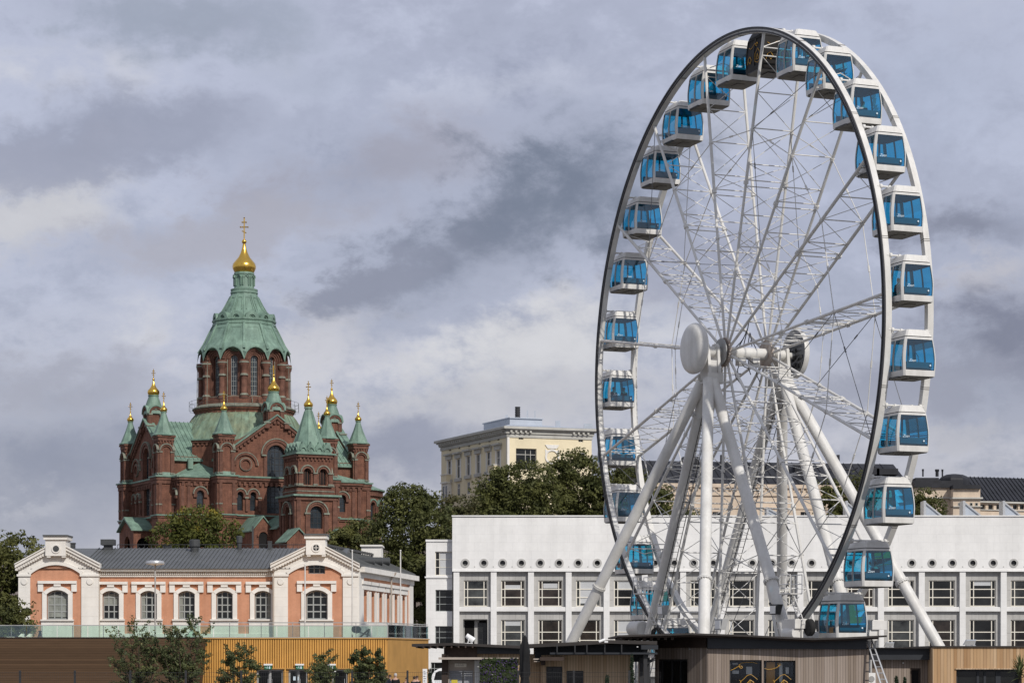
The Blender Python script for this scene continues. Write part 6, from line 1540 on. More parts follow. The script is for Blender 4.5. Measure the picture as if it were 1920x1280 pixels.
youngtree('dense dark shrub at the right end of the ochre slats', 102, 688, [(660, 1240), (672, 1222), (682, 1213), (695, 1224), (708, 1228), (720, 1246), (690, 1240), (656, 1258), (724, 1262), (676, 1250), (706, 1250)], 12, 11000, .12, 'leafs', 35, 'shrub')
def conifer(label, px, top, w, Y, seed, name='conifer'):
    rng = random.Random(seed); x, z1 = X(px, Y), Z(top, Y); r = w / 2 * Y / F; root = thing(name, label, 'conifer', (x, Y, 0), 0, None)
    cl = []; n = int(z1 / .16)
    for i in range(n):
        z = .25 + (z1 - .3) * i / n; f_ = 1 - (z / z1) ** 1.6; rr = max(.05, r * f_)
        for _ in range(5): a = rng.uniform(0, 6.28); q = rng.uniform(.2, .85); cl.append((Vector((x + rr * q * math.cos(a), Y + rr * q * math.sin(a), z)), (rr * .4 + .03, rr * .4 + .03, .16)))
    m = MB(); leafcloud(m, cl, 4200, .085, rng, .35); m.build('foliage', 'leafc', root); t = MB(); t.tube((x, Y, 0), (x, Y, z1 * .8), .05, 6, .01); t.build('trunk', 'bark', root)
conifer('tall dark conifer by the gap between the cabins', 1184, 1222, 22, 91, 41); conifer('small dark conifer tip in front of the tan boards', 1138, 1262, 14, 90, 42)
conifer('dark clipped conifer left of the kiosk beside the white notice board', 806, 1251, 12, 92, 43)
conifer('left one of two small conifers before the brown board wall', 1681, 1264, 12, 90, 44); conifer('right one of two small conifers before the brown board wall', 1696, 1266, 12, 90, 45)
# palm-like plant at the right edge
rng = random.Random(5); pr_ = thing('yucca', 'spiky palm-like plant at the right edge of the larch cabin', 'plant', (X(1913, 88), 88, 0))
m, t = MB(), MB(); px_, top = X(1913, 88), Z(1245, 88); t.tube((px_, 88, 0), (px_, 88, top), .07, 8, .05); t.build('trunk', 'bark', pr_)
for i in range(70):
    a = rng.uniform(0, 6.28); e = rng.uniform(-.35, 1.4); l = rng.uniform(.45, .75); o = Vector((px_, 88, top - rng.uniform(0, .55))); d = Vector((math.cos(a) * math.cos(e), math.sin(a) * math.cos(e), math.sin(e))); s_ = Vector((-math.sin(a), math.cos(a), 0)); pr = o
    for j in range(3):
        nx = pr + d * l / 3; d = (d + Vector((0, 0, -.16))).normalized(); w0, w1 = (.028, .034, .022)[j], (.034, .022, .002)[j]
        m.add([pr - s_ * w0, pr + s_ * w0, nx + s_ * w1, nx - s_ * w1], [(0, 1, 2, 3)]); pr = nx
m.build('leaf_rosette', 'leafs', pr_)

# ================================================================== terrace building with ochre and brown walls
TY = 150.0; PT = facing(TY); tq = lambda px: X(px, TY); tz = lambda py: Z(py, TY)
ter = thing('terrace_building', 'single-storey timber building with ochre slats and a glass-railed roof terrace', 'building', (tq(560), TY, 0))
zd = tz(1196.5)
b = MB(); doors = [(481, 531), (541, 577), (590, 612), (622, 652)]
ops = [(tq(a), tq(c), 0, tz(1254), 0) for a, c in doors]
b.wall(PT, tq(366), tq(727), 0, zd, ops, .25)
PS = Pl((tq(727), TY), (X(803.5, 159) - tq(727), 159 - TY)); LS = math.hypot(X(803.5, 159) - tq(727), 9)
b.wall(PS, 0, LS, 0, zd, [], .1); b.box(tq(366), tq(727), TY + .3, TY + 26, zd - .5, zd - .02)
b.build('plank_wall', 'gold_flat', ter)
b = MB(); n = 82; x0, x1 = tq(367), tq(726.5)
for i in range(n):
    a = x0 + (x1 - x0) * i / n; w = (x1 - x0) / n * .62
    hit_ = any(o[0] - .02 < a + w and a < o[1] + .02 for o in ops)
    b.pbox(PT, a, a + w, tz(1252.5) if hit_ else 0, zd - .03, .0, .10)
b.build('slat', 'gold_slat', ter).__setitem__('label', 'vertical ochre slats')
b = MB(); b.pbox(PT, tq(366), tq(727.5), zd - .02, zd + .05, -.4, .16); b.pbox(PS, -.1, LS + .1, zd - .02, zd + .05, -.4, .06)
for o in ops: b.pbox(PT, o[0] - .12, o[1] + .12, o[3] + .02, o[3] + .10, -.1, .14)
b.build('edge_trim', 'gold_flat', ter)
for o in ops:
    w = o[1] - o[0]; dd = window(ter, PT, (o[0], o[1], .02, o[3], 0), -.18, 'wglass', 'steelg', (.5,) if w > 1.1 else (), (), .11, None, .16, None, 'glass_door')
    b = MB()
    for s_ in ((-.12, .12) if w > 1.1 else (.3,)): b.tube(PT.p((o[0] + o[1]) / 2 + s_, .9, -.09), PT.p((o[0] + o[1]) / 2 + s_, 1.3, -.09), .02, 6)
    b.build('handle', 'alu', dd)
def exitsign(px, lab):
    t = thing('exit_sign', lab, 'exit sign', (tq(px), TY - .13, tz(1250)), 0, 'exit signs over the glass doors'); x = tq(px); z = tz(1249.5)
    b = MB(); b.box(x - .24, x + .24, TY - .26, TY - .10, z - .14, z + .10); b.build('sign_face', 'exitg', t)
    b = MB(); b.box(x - .27, x + .27, TY - .34, TY - .10, z + .10, z + .2); b.build('hood', 'whitep', t)
    b = MB(); f = TY - .263                          # running figure, arrow and door
    b.lathe([(.002, 0), (.022, 0), (.022, .003)], (x - .05, f, z + .05), 8, axis='y'); b.bar((x - .05, f, z + .03), (x - .07, f, z - .03), .035, .006, (0, 1, 0)); b.bar((x - .07, f, z - .03), (x - .02, f, z - .06), .02, .006, (0, 1, 0)); b.bar((x - .02, f, z - .06), (x - .03, f, z - .11), .02, .006, (0, 1, 0)); b.bar((x - .07, f, z - .03), (x - .12, f, z - .08), .02, .006, (0, 1, 0)); b.bar((x - .05, f, z + .02), (x + .0, f, z - .01), .015, .006, (0, 1, 0))
    b.box(x + .05, x + .13, f - .003, f + .002, z - .11, z + .06); b.bar((x - .2, f, z - .02), (x - .13, f, z - .02), .02, .006, (0, 1, 0)); b.build('pictogram', 'text', t)
exitsign(503.5, 'green exit sign with white hood over the leftmost visible pair of glass doors'); exitsign(562.5, 'green exit sign with white hood over the door with the paper notice'); exitsign(622, 'green exit sign with white hood over the rightmost glass door')
o_ = MB(); o_.pbox(PT, tq(549.5), tq(560), tz(1274.5), tz(1267), -.13, -.12); tag(o_.build('paper_notice', 'text'), 'white sheet of paper taped to the glass door', 'notice')
o_ = MB(); o_.pbox(PT, tq(626), tq(630), tz(1258.5), tz(1255), -.04, .02); tag(o_.build('wall_switch', 'whitep'), 'small white box on the frame of the rightmost glass door', 'switch box')
# brown board wall on the left
BY = 146.0; PBW = facing(BY)
bw = thing('board_wall', 'long dark brown wall of horizontal boards at the left foot of the picture', 'wall', (X(160, BY), BY, 0))
b = MB(); bx0, bx1, bz = X(-40, BY), X(372, BY), Z(1195.5, BY); b.hexa([(bx0, BY, 0), (bx1 - .35, BY, 0), (bx1 - .35, BY + 3.9, 0), (bx0, BY + 3.9, 0)], [(bx0, BY, bz), (bx1, BY, bz), (bx1, BY + 3.9, bz), (bx0, BY + 3.9, bz)]); b.build('board_face', 'brown', bw)
b = MB(); b.box(bx0, bx1 + .03, BY - .05, BY + .25, bz + .003, bz + .06); b.build('coping', 'darkwood', bw)
b = MB(); b.box(bx0, X(366, TY), BY + 3.9, BY + 30, bz - .3, bz - .02); b.build('terrace_floor', 'gold_flat', bw)
# glass balustrades
def balustrade(label, pl, s0, s1, n, z0, gz, rz, name='glass_balustrade', top=True):
    t = thing(name, label, 'balustrade', (pl.p((s0 + s1) / 2, z0)), 0); g = MB(); p_ = MB(); r = MB(); w = (s1 - s0) / n
    for i in range(n): g.pbox(pl, s0 + w * i + .02, s0 + w * (i + 1) - .02, z0 + .02, gz - .03, -.012, .012)
    g.build('glass_panel', 'green', t)
    r.pbox(pl, s0, s1, gz - .03, gz + .02, -.03, .03)
    if top: r.pbox(pl, s0, s1, rz - .025, rz + .03, -.08, -.02)
    r.pbox(pl, s0, s1, z0 + .003, z0 + .05, -.04, .04); r.build('handrail', 'steelg', t)
    for i in range(0, n + 1, 2): p_.pbox(pl, s0 + w * i - .02, s0 + w * i + .02, z0, rz, -.07, -.035)
    p_.build('baluster', 'steelg', t); return t
balustrade('glass balustrade along the top of the brown board wall', Pl((0, BY + .5), (1, 0)), bx0, X(366, BY + .5), 14, bz, Z(1171.5, BY + .5), Z(1171.5, BY + .5), top=False)
balustrade('glass balustrade on the roof edge above the ochre slats', Pl((0, TY + .35), (1, 0)), X(371, TY + .35), tq(726), 12, zd + .05, tz(1172), tz(1166.5))
balustrade('short glass balustrade on the angled right end of the terrace', Pl((tq(726.5), TY + .35), PS.u), .1, LS - .1, 5, zd + .05, tz(1170), tz(1166.8))
t = thing('stair_rail', 'sloping glass stair rail where the brown and ochre walls meet', 'stair rail', (X(360, TY), TY - .6, 0)); g, r = MB(), MB(); pr_l = Pl((0, TY - .7), (1, 0))
a, c = (X(371, TY - .7), Z(1164.5, TY)), (X(340, TY - .7), Z(1203, TY)); g.extr(pr_l, [(c[0], c[1] - .9), (a[0], a[1] - .9), (a[0], a[1] - .05), (c[0], c[1] - .05)], -.012, .012); g.build('glass_panel', 'green', t)
r.bar(pr_l.p(*a), pr_l.p(*c), .06, .06); r.bar(pr_l.p(*a), pr_l.p(X(386, TY), a[1]), .06, .06); r.bar(pr_l.p(c[0], c[1] - .95), pr_l.p(a[0], a[1] - .95), .05, .12)
n = 16
for i in range(n): u = i / n; xx, z_ = a[0] + (X(318, TY) - a[0]) * u, zd - 3.7 * u; r.box(xx - .16, xx + .16, TY - 1.8, TY - .75, z_ - .06, z_)
r.build('stringer', 'steelg', t)
# small things on the terrace
t = thing('deck_chair', 'dark slung deck chair on the terrace behind the glass', 'deck chair', (tq(679), TY + 4, zd)); b = MB(); x, y, z = tq(679) , TY + 4, zd
def dq(px, py): return X(px, TY + 4), Z(py, TY + 4)
b.loft([[Vector((dq(668 + 9 * math.cos(R_(a_)), 1179 + 7.5 * math.sin(R_(a_)))[0], TY + 3.8 + dy, dq(668 + 9 * math.cos(R_(a_)), 1179 + 7.5 * math.sin(R_(a_)))[1])) for a_ in range(0, 360, 30)] for dy in (0, .5)]); b.build('sling', 'canvas', t)
b = MB()
for (p, q_) in (((675, 1194), (690, 1180)), ((672, 1184), (692, 1190)), ((692, 1178), (688, 1194))):
    for dy in (3.6, 4.5): b.tube((*[dq(*p)[0]], TY + dy, max(zd + .06, dq(*p)[1])), (dq(*q_)[0], TY + dy, max(zd + .06, dq(*q_)[1])), .04, 6)
b.build('frame', 'iron', t)
def lounger(px, lab, Y=152.0):
    x = X(px, Y); t = thing('sun_lounger', lab, 'sun lounger', (x, Y, bz), 0, 'white loungers on the left terrace'); b = MB(); b.box(x - .5, x + .45, Y - .3, Y + .3, bz + .02, bz + .14); b.hexa([(x + .2, Y - .3, bz + .12), (x + .5, Y - .3, bz + .12), (x + .5, Y + .3, bz + .12), (x + .2, Y + .3, bz + .12)], [(x + .42, Y - .3, bz + .34), (x + .52, Y - .3, bz + .34), (x + .52, Y + .3, bz + .34), (x + .42, Y + .3, bz + .34)]); b.build('mattress', 'whitep', t)
    b = MB()
    for dx in (-.4, .4): b.box(x + dx - .03, x + dx + .03, Y - .25, Y + .25, bz - .02, bz + .03)
    b.build('frame', 'navy', t)
lounger(29, 'white sun lounger behind the glass, left one of two'); lounger(44, 'white sun lounger behind the glass, right one nearer the trestle')
t = MB(); x, y = X(74.5, 149), 149.0
for s_ in (-1, 1): t.bar((x + s_ * .13, y - .1, bz), (x, y - .05, bz + .42), .05, .05); t.bar((x + s_ * .13, y + .3, bz), (x, y + .25, bz + .42), .05, .05)
t.box(x - .06, x + .06, y - .15, y + .35, bz + .40, bz + .5); tag(t.build('trestle', 'navy'), 'small dark folded trestle sign standing on the brown wall\'s terrace', 'trestle')
# flagpoles and street lamp
def flagpole(px, top, bot, Y, lab):
    t = thing('flagpole', lab, 'flagpole', (X(px, Y), Y, zd), 0, 'white flagpoles on the terrace'); b = MB(); x = X(px, Y); b.tube((x, Y, zd), (x, Y, Z(top, Y)), .055, 10, .04); b.build('mast', 'steel', t, smooth=40)
    b = MB(); b.lathe([(.01, 0), (.05, .01), (.06, .05), (.03, .1)], (x, Y, Z(top, Y)), 10); b.build('finial', 'steel', t); b = MB(); b.box(x - .12, x + .12, Y - .12, Y + .12, zd, zd + .1); b.build('base_plate', 'steelg', t)
flagpole(572, 1060, 1195, 153, 'white flagpole in front of the right gable\'s big window'); flagpole(660.5, 1033, 1195, 155, 'white flagpole before the right gable\'s corner pilaster'); flagpole(751, 1033, 1195, 156, 'white flagpole standing before the end wall of the apricot house')
LY = 165.0; t = thing('street_lamp', 'slim street lamp with a silver disc head in front of the apricot house', 'street lamp', (X(291, LY), LY, 0)); x = X(291, LY)
b = MB(); b.tube((x, LY, 0), (x, LY, Z(1058, LY)), .075, 10, .05); b.build('post', 'steelg', t, smooth=40)
b = MB(); b.lathe([(.12, Z(1059.5, LY)), (.3, Z(1058.5, LY)), (.62, Z(1057.6, LY)), (.66, Z(1055, LY)), (.6, Z(1051.5, LY)), (.4, Z(1050.3, LY)), (.05, Z(1050, LY))], (x, LY, 0), 28); b.build('lamp_head', 'alu', t, smooth=50)

# ================================================================== timber cabins at the foot of the wheel
KY = 95.0; PK = facing(KY); kq = lambda px, Y=KY: X(px, Y); kz = lambda py, Y=KY: Z(py, Y)
def roofslab(mb, pts, th, y0, y1):
    """thin roof sheet whose front edge follows the given photo polyline"""
    for (a, za), (c, zc) in zip(pts[:-1], pts[1:]):
        x0, x1, z0, z1 = kq(a), kq(c), kz(za), kz(zc); h = th / F * KY
        mb.hexa([(x0, y0, z0 - h), (x1, y0, z1 - h), (x1, y1, z1 - h), (x0, y1, z0 - h)], [(x0, y0, z0), (x1, y0, z1), (x1, y1, z1), (x0, y1, z0)])
# left kiosk
ka = thing('kiosk', 'left timber kiosk with a thin dark roof, grey roller shutter and pale panel', 'kiosk', (kq(905), KY, 0))
b = MB(); roofslab(b, [(774, 1206.5), (850, 1204.5), (985, 1210.5)], 5, KY - 1.0, KY + 7); b.build('roof', 'blackroof', ka)
b = MB()
for i in range(9): b.box(kq(782 + 13 * i), kq(784.5 + 13 * i), KY - 1.4, KY + 6, kz(1214), kz(1210.5))
b.build('rafter', 'darkwood', ka)
b = MB(); b.box(kq(833), kq(895), KY - .5, KY + 5, kz(1237), kz(1211.5)); b.build('gable_board', 'darkwood', ka)
b = MB(); b.box(kq(895), kq(985), KY - .55, KY + 5, kz(1225), kz(1212.5)); b.build('fascia', 'fascia', ka)
b = MB(); b.box(kq(895), kq(985), KY - .3, KY + 5, 0, kz(1225)); b.build('board_wall', 'tanwood', ka)
b = MB(); b.box(kq(829), kq(841), KY - .6, KY + 5, 0, kz(1225)); b.build('corner_post', 'darkwood', ka)
b = MB(); b.wall(Pl((0, KY - .4), (1, 0)), kq(841), kq(890), 0, kz(1236), [(kq(843.5), kq(886.5), 0, kz(1257.5), 0)], .15); b.build('shop_front', 'panelgrey', ka)
b = MB(); z = 0
while z < kz(1257.5) - .02: b.box(kq(843.6), kq(886.4), KY - .33, KY - .25, z, min(z + .075, kz(1257.5))); z += .085
b.build('roller_shutter', 'shutter', ka)
b = MB(); b.box(kq(843.2), kq(844.6), KY - .42, KY - .3, 0, kz(1257)); b.box(kq(885.6), kq(887), KY - .42, KY - .3, 0, kz(1257)); b.box(kq(843), kq(887.2), KY - .44, KY - .3, kz(1257.8), kz(1256.3)); b.build('shutter_guide', 'shutter', ka)
b = MB(); b.box(kq(890), kq(900), KY - .45, KY, 0, kz(1236.5)); b.build('side_panel', 'whitep', ka)
b = MB(); b.box(kq(824), kq(904), KY - 1.3, KY - .3, kz(1235.5), kz(1231.5)); b.box(kq(904), kq(972), KY - .8, KY - .3, kz(1234), kz(1232)); b.build('canopy_ledge', 'panelgrey', ka)
sg = MB(); sg.box(kq(853), kq(875), KY - .45, KY - .402, kz(1249.5), kz(1243)); sgo = sg.build('kiosk_sign', 'ivory', None); tag(sgo, 'small pale sign board above the roller shutter', 'sign')
lettering(sgo, 'piknik', .14, Matrix.Translation((kq(854.5), KY - .455, kz(1248))) @ Matrix.Rotation(R_(90), 4, 'X'), 'panelgrey', .2)
b = MB(); b.lathe([(.10, 0), (.09, .35), (.055, .5), (.03, .62), (.03, .68)], (kq(853.5), KY - 1.2, 0), 12); b.box(kq(853.5) - .12, kq(853.5) + .12, KY - 1.3, KY - 1.1, .68, kz(1273)); tag(b.build('yellow_bollard', 'yellowp'), 'small yellow post in front of the roller shutter', 'post')
# living wall of violets
fw = thing('flower_wall', 'square living wall of green leaves and violet flowers beside the roller shutter', 'living wall', (kq(936), KY - .9, 0)); rng = random.Random(9)
b = MB(); b.box(kq(902), kq(969), KY - .95, KY - .75, 0, kz(1237)); b.build('backing', 'canvas', fw)
m, fl_ = MB(), MB()
for mb_, nn, sz_, zoff in ((m, 3600, .11, 0), (fl_, 420, .06, .06)):
    for _ in range(nn):
        p = Vector((rng.uniform(kq(901), kq(970.5)), KY - .98 - rng.random() * .12 - zoff, rng.uniform(.9, kz(1236) + (.06 if rng.random() < .2 else 0))))
        nrm = Vector((rng.uniform(-.8, .8), -1, rng.uniform(-.2, 1.2))).normalized(); a = nrm.orthogonal().normalized(); c = nrm.cross(a); s_ = sz_ * rng.uniform(.6, 1.3); t_ = rng.random() * 6.28; a, c = a * math.cos(t_) + c * math.sin(t_), c * math.cos(t_) - a * math.sin(t_)
        mb_.add([p - a * s_ * .5, p + c * s_ * .35, p + a * s_ * .5, p - c * s_ * .35], [(0, 1, 2, 3)])
m.build('leaves', 'leafd', fw); fl_.build('flowers', 'flower', fw)
# closed black parasol
UY = 89.0; t = thing('closed_parasol', 'tall closed black parasol strapped to its pole', 'parasol', (X(984, UY), UY, 0)); x = X(984, UY); rng = random.Random(4)
rings = []
for r, py in ((.055, 1192), (.09, 1196), (.15, 1208), (.20, 1220), (.18, 1230), (.17, 1238), (.185, 1252), (.19, 1262), (.14, 1270), (.15, 1276), (.20, 1290), (.12, 1310)):
    z = Z(py, UY); rings.append([Vector((x + r * (1 + .16 * math.sin(6 * a_ + py * .03)) * math.cos(a_), UY + r * (1 + .16 * math.sin(6 * a_ + py * .03)) * math.sin(a_), z)) for a_ in [2 * PI * i / 28 for i in range(28)]])
b = MB(); b.loft(rings[::-1]); b.build('canopy', 'canvas', t, smooth=60); b = MB(); b.tube((x, UY, 0), (x, UY, Z(1190, UY)), .03, 8); b.build('pole', 'iron', t)
# middle cabin with the open dark porch
kb = thing('cabin', 'middle timber cabin with a deep black porch roof and tan board walls', 'cabin', (kq(1100), KY, 0))
b = MB(); roofslab(b, [(990, 1207), (1070, 1203.5), (1140, 1199.5), (1229, 1201.5)], 6.5, KY - 1.1, KY + 7); b.build('roof', 'blackroof', kb)
b = MB(); b.box(kq(1003), kq(1215), KY + .2, KY + 6, kz(1240), kz(1208)); b.box(kq(1030), kq(1228), KY - 1.6, KY + .1, kz(1226), kz(1222.5)); b.box(kq(1198), kq(1229), KY - 1.7, KY - .9, kz(1217), kz(1209)); b.build('recess_block', 'fascia', kb)  # solid dark block where the recess is, with lintel and end beam
b = MB()
for px in (1042, 1075, 1097, 1130, 1161): b.box(kq(px), kq(px + 2), KY - 1.7, KY - 1.5, kz(1223), kz(1208))
b.build('hanger_post', 'iron', kb)
b = MB(); b.hexa([(kq(960), KY + .35, 0), (kq(1016), KY + .2, 0), (kq(1016), KY + 4, 0), (kq(960), KY + 4, 0)], [(kq(960), KY + .35, kz(1225)), (kq(1016), KY + .2, kz(1225)), (kq(1016), KY + 4, kz(1225)), (kq(960), KY + 4, kz(1225))]); b.build('side_wall', 'tanwood', kb)
PB2 = Pl((0, KY - .1), (1, 0)); dop = (kq(1024), kq(1054.5), 0, kz(1248.5), 0); wop = (kq(1062), kq(1094), .7, kz(1256.5), 0)
b = MB(); b.wall(PB2, kq(1015), kq(1187), 0, kz(1227), [dop, wop], .15); b.build('board_wall', 'tanwood', kb)
dd = window(kb, PB2, dop, -.1, 'wglass', 'iron', (.38,), (), .07, None, .06, None, 'glass_door'); window(kb, PB2, wop, -.1, 'wglass', 'iron', (), (), .07, None, .06)
b = MB(); b.box(kq(1012), kq(1056), KY - 1.5, KY - .15, kz(1237.5), kz(1231)); b.box(kq(1014), kq(1022), KY - .9, KY - .15, kz(1246), kz(1237.5)); b.build('door_canopy', 'darkwood', kb)
b = MB(); b.box(kq(1000), kq(1015), KY - .6, KY + .1, kz(1236), kz(1233.5)); b.box(kq(1001), kq(1012), KY - .6, KY + .1, kz(1240), kz(1238.5)); b.build('shelf', 'panelgrey', kb)
b = MB(); b.box(kq(1203), kq(1210), KY - 1.4, KY - 1.1, 0, kz(1217)); b.box(kq(1197.5), kq(1217), KY - .6, KY + .3, 0, kz(1232)); b.bar((kq(1199), KY - 1.2, kz(1246)), (kq(1224), KY - 1.2, kz(1235)), .06, .12); b.build('porch_post', 'iron', kb)
b = MB(); b.box(kq(1190), kq(1192.5), KY - 1.66, KY - 1.5, kz(1213), kz(1211.5)); b.build('ceiling_lamp', 'lampglass', kb)
t = thing('security_camera', 'small white security camera on the middle cabin\'s roof edge', 'camera', (kq(1127), KY - 1.9, kz(1201))); b = MB(); x, z = kq(1127), kz(1201.5); b.tube((x - .16, KY - 2.0, z - .03), (x + .08, KY - 1.95, z + .06), .05, 8); b.build('housing', 'whitep', t); b = MB(); b.box(x + .06, x + .2, KY - 1.98, KY - 1.88, z - .06, z + .0); b.build('bracket', 'whitep', t)
# right cabin, below the wheel
kc = thing('cabin', 'large grey board cabin with navy fascia and gold-painted windows below the wheel', 'cabin', (kq(1440), KY, 0))
b = MB(); roofslab(b, [(1157, 1190.5), (1290, 1186.5), (1395, 1190), (1519, 1196), (1580, 1194), (1655, 1190.5)], 3.4, KY - 1.1, KY + 9); b.build('roof', 'blackroof', kc)
b = MB(); roofslab(b, [(1170, 1193.6), (1290, 1190), (1395, 1193.5), (1519, 1199.4), (1580, 1197.4), (1641, 1194.4)], 3.2, KY - .85, KY + 8); b.build('roof_edge', 'darkwood', kc)
b = MB()
for i in range(8): b.box(kq(1165 + 13 * i), kq(1170 + 13 * i), KY - .8, KY + 5, kz(1199), kz(1193.5))
b.build('rafter', 'darkwood', kc)
b = MB(); b.hexa([(kq(1325), KY - .45, kz(1215)), (kq(1622), KY - .45, kz(1216.5)), (kq(1622), KY + 7, kz(1216.5)), (kq(1325), KY + 7, kz(1215))], [(kq(1325), KY - .45, kz(1192.5)), (kq(1622), KY - .45, kz(1196.5)), (kq(1622), KY + 7, kz(1196.5)), (kq(1325), KY + 7, kz(1192.5))]); b.build('fascia', 'fascia', kc)
wops = [(kq(1367), kq(1427), .4, kz(1236.5), 0), (kq(1430.5), kq(1490), .4, kz(1237.5), 0)]
PC = Pl((0, KY - .3), (1, 0)); b = MB(); b.wall(PC, kq(1325.5), kq(1627), 0, kz(1215.5), wops, .3); b.box(kq(1326), kq(1626), KY + 4, KY + 4.2, 0, kz(1216)); b.poly([PC.p(kq(1627), 0), PC.p(kq(1627), 0, -5), PC.p(kq(1627), kz(1216), -5), PC.p(kq(1627), kz(1216))]); b.build('board_wall', 'greywood', kc)
PCL = Pl((X(1228, KY + 2.2), KY + 2.2), (kq(1325) - X(1228, KY + 2.2), -2.5)); LC = math.hypot(kq(1325) - X(1228, KY + 2.2), 2.5); s0, _ = PCL.hit(1232, 1240); s1, _ = PCL.hit(1289, 1240); zt_ = kz(1235)
b = MB(); b.wall(PCL, 0, LC, 0, kz(1213.5), [(s0, s1, 0, zt_, 0)], .2); b.build('side_wall', 'greywood', kc); b = MB(); b.pbox(PCL, 0, LC, kz(1213.5), kz(1192), -3, .12); b.build('side_fascia', 'darkwood', kc)
dd = window(kc, PCL, (s0, s1, 0, zt_, 0), -.15, 'wglass', 'iron', (.1, .42, .7), (), .08, None, .06, None, 'glass_door')
for i, o in enumerate(wops):
    w_ = window(kc, PC, o, -.22, 'clear', 'iron', (), (), .05, None, .05, None, 'shop_window'); rm = MB(); rm.box(kq(1366), kq(1491), KY + .75, KY + .85, 0, kz(1230)) if i == 0 else rm.box(kq(1427.2), kq(1430.2), KY - .25, KY + .7, 0, kz(1230)); rm.build('inner_wall', 'darkwood', w_); ln = MB(); z1 = o[3]; a0 = o[0]
    P = lambda px, py: PC.p(kq(px), kz(py), -.205)
    dx = 0 if i == 0 else 63
    def spl(pts, r=.010): ln.path([P(px + dx, py) for px, py in pts], r, 5)
    if i == 0: spl([(1369, 1256), (1376, 1253), (1383, 1249), (1389, 1247.5), (1392, 1249.5), (1390, 1252), (1386, 1250.5), (1385, 1246), (1390, 1242), (1400, 1240.5), (1412, 1241), (1420, 1243)])
    else: spl([(1369, 1252), (1376, 1254), (1384, 1253.5), (1392, 1251), (1398, 1247), (1400, 1243.5), (1397, 1241.5), (1394, 1243.5), (1396, 1246.5), (1402, 1245)])
    spl([(1388, 1277), (1394, 1272), (1401, 1265), (1408, 1263.5), (1414, 1268), (1420, 1273)]); spl([(1386, 1274), (1389, 1277), (1387, 1281)])
    spl([(1399, 1282), (1406, 1273.5), (1413, 1278), (1412, 1290), (1400, 1290), (1399, 1282)], .014); spl([(1406, 1273), (1406, 1290)]); spl([(1400, 1280), (1412, 1280)])
    ln.build('gold_ornament', 'goldline', w_)
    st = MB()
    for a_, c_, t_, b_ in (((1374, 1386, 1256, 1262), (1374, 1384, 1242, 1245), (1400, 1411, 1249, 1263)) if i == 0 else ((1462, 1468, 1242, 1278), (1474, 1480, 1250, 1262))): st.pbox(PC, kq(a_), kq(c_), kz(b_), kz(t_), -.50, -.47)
    st.build('bright_view_card', 'whitep', w_)  # pale cards stand in for bright through-views and a slanting highlight
    if i == 1: st = MB(); st.pbox(PC, kq(1437), kq(1453), .4, kz(1239), -.34, -.30); st.build('inner_door', 'gold_slat', w_)
b = MB()                                    # wire rack hung under the eaves
for px in (1294, 1302, 1310.5, 1318, 1323): b.tube((kq(px), KY - .5 + 1.0, kz(1216)), (kq(px), KY + .5, kz(1201)), .022, 5)
b.tube((kq(1293.5), KY + .5, kz(1216)), (kq(1323.5), KY + .5, kz(1216)), .025, 5); b.build('wire_rack', 'steelg', kc)
# aluminium ladder against the cabin's right end
t = thing('ladder', 'aluminium ladder leaning against the cabin\'s right corner', 'ladder', (kq(1640), KY - 1.2, 0)); s_, r_ = MB(), MB()
tl, tr_ = Vector((kq(1623), KY - .35, kz(1199))), Vector((kq(1632), KY - .35, kz(1199))); bl, br = Vector((kq(1659), KY - 2.1, 0)), Vector((kq(1675), KY - 2.1, 0))
for a, c in ((tl, bl), (tr_, br)): s_.bar(a, c, .05, .07, (0, 1, 0))
s_.build('rail', 'alu', t)
for i in range(13): u = .03 + i / 13.5; r_.tube(tl.lerp(bl, u), tr_.lerp(br, u), .022, 6)
r_.build('rung', 'alu', t)
t = thing('heat_pump', 'white heat pump unit on the wall behind the ladder', 'heat pump', (kq(1635), KY - .1, 0)); b = MB(); b.box(kq(1628), kq(1643), KY + .2, KY + .5, kz(1290), kz(1260.5)); b.build('housing', 'whitep', t); b = MB(); b.lathe([(.02, 0), (.12, 0), (.12, .03)], (kq(1635.5), KY + .17, kz(1272)), 16, axis='y'); b.build('fan_grille', 'steelg', t)
# low link and the larch cabin on the right
kd = thing('cabin', 'low brown board link building with black fascia between ladder and larch cabin', 'cabin', (kq(1695), KY + 1, 0))
b = MB(); b.box(kq(1630), kq(1749), KY + .3, KY + 7, kz(1236), kz(1214.5)); b.build('fascia', 'fascia', kd); b = MB(); b.box(kq(1632), kq(1749), KY, KY + 7.2, kz(1214.4), kz(1213)); b.build('roof', 'blackroof', kd)
PD = Pl((0, KY + .7), (1, 0)); dop = (kq(1712), kq(1732), 0, kz(1252), 0); b = MB(); b.wall(PD, kq(1640), kq(1750), 0, kz(1236), [dop], .15); b.build('board_wall', 'greywood', kd); window(kd, PD, dop, -.1, 'dark', 'darkwood', (), (), .08, None, .06, None, 'door')
b = MB(); b.box(kq(1697), kq(1699), KY + .55, KY + .7, kz(1243), kz(1241)); b.build('wall_lamp', 'lampglass', kd)
ke = thing('cabin', 'warm larch board cabin with wide dark glazing at the lower right corner', 'cabin', (kq(1840), KY, 0))
EY = KY - .4; PEc = Pl((0, EY), (1, 0)); gop = (X(1793, EY), X(1912, EY), 0, Z(1254, EY), 0); b = MB(); b.wall(PEc, X(1749, EY), X(2000, EY), 0, Z(1212.5, EY), [gop], .35); b.poly([PEc.p(X(1749, EY), 0), PEc.p(X(1749, EY), 0, -6), PEc.p(X(1749, EY), Z(1212.5, EY), -6), PEc.p(X(1749, EY), Z(1212.5, EY))]); b.build('board_wall', 'warmwood', ke)
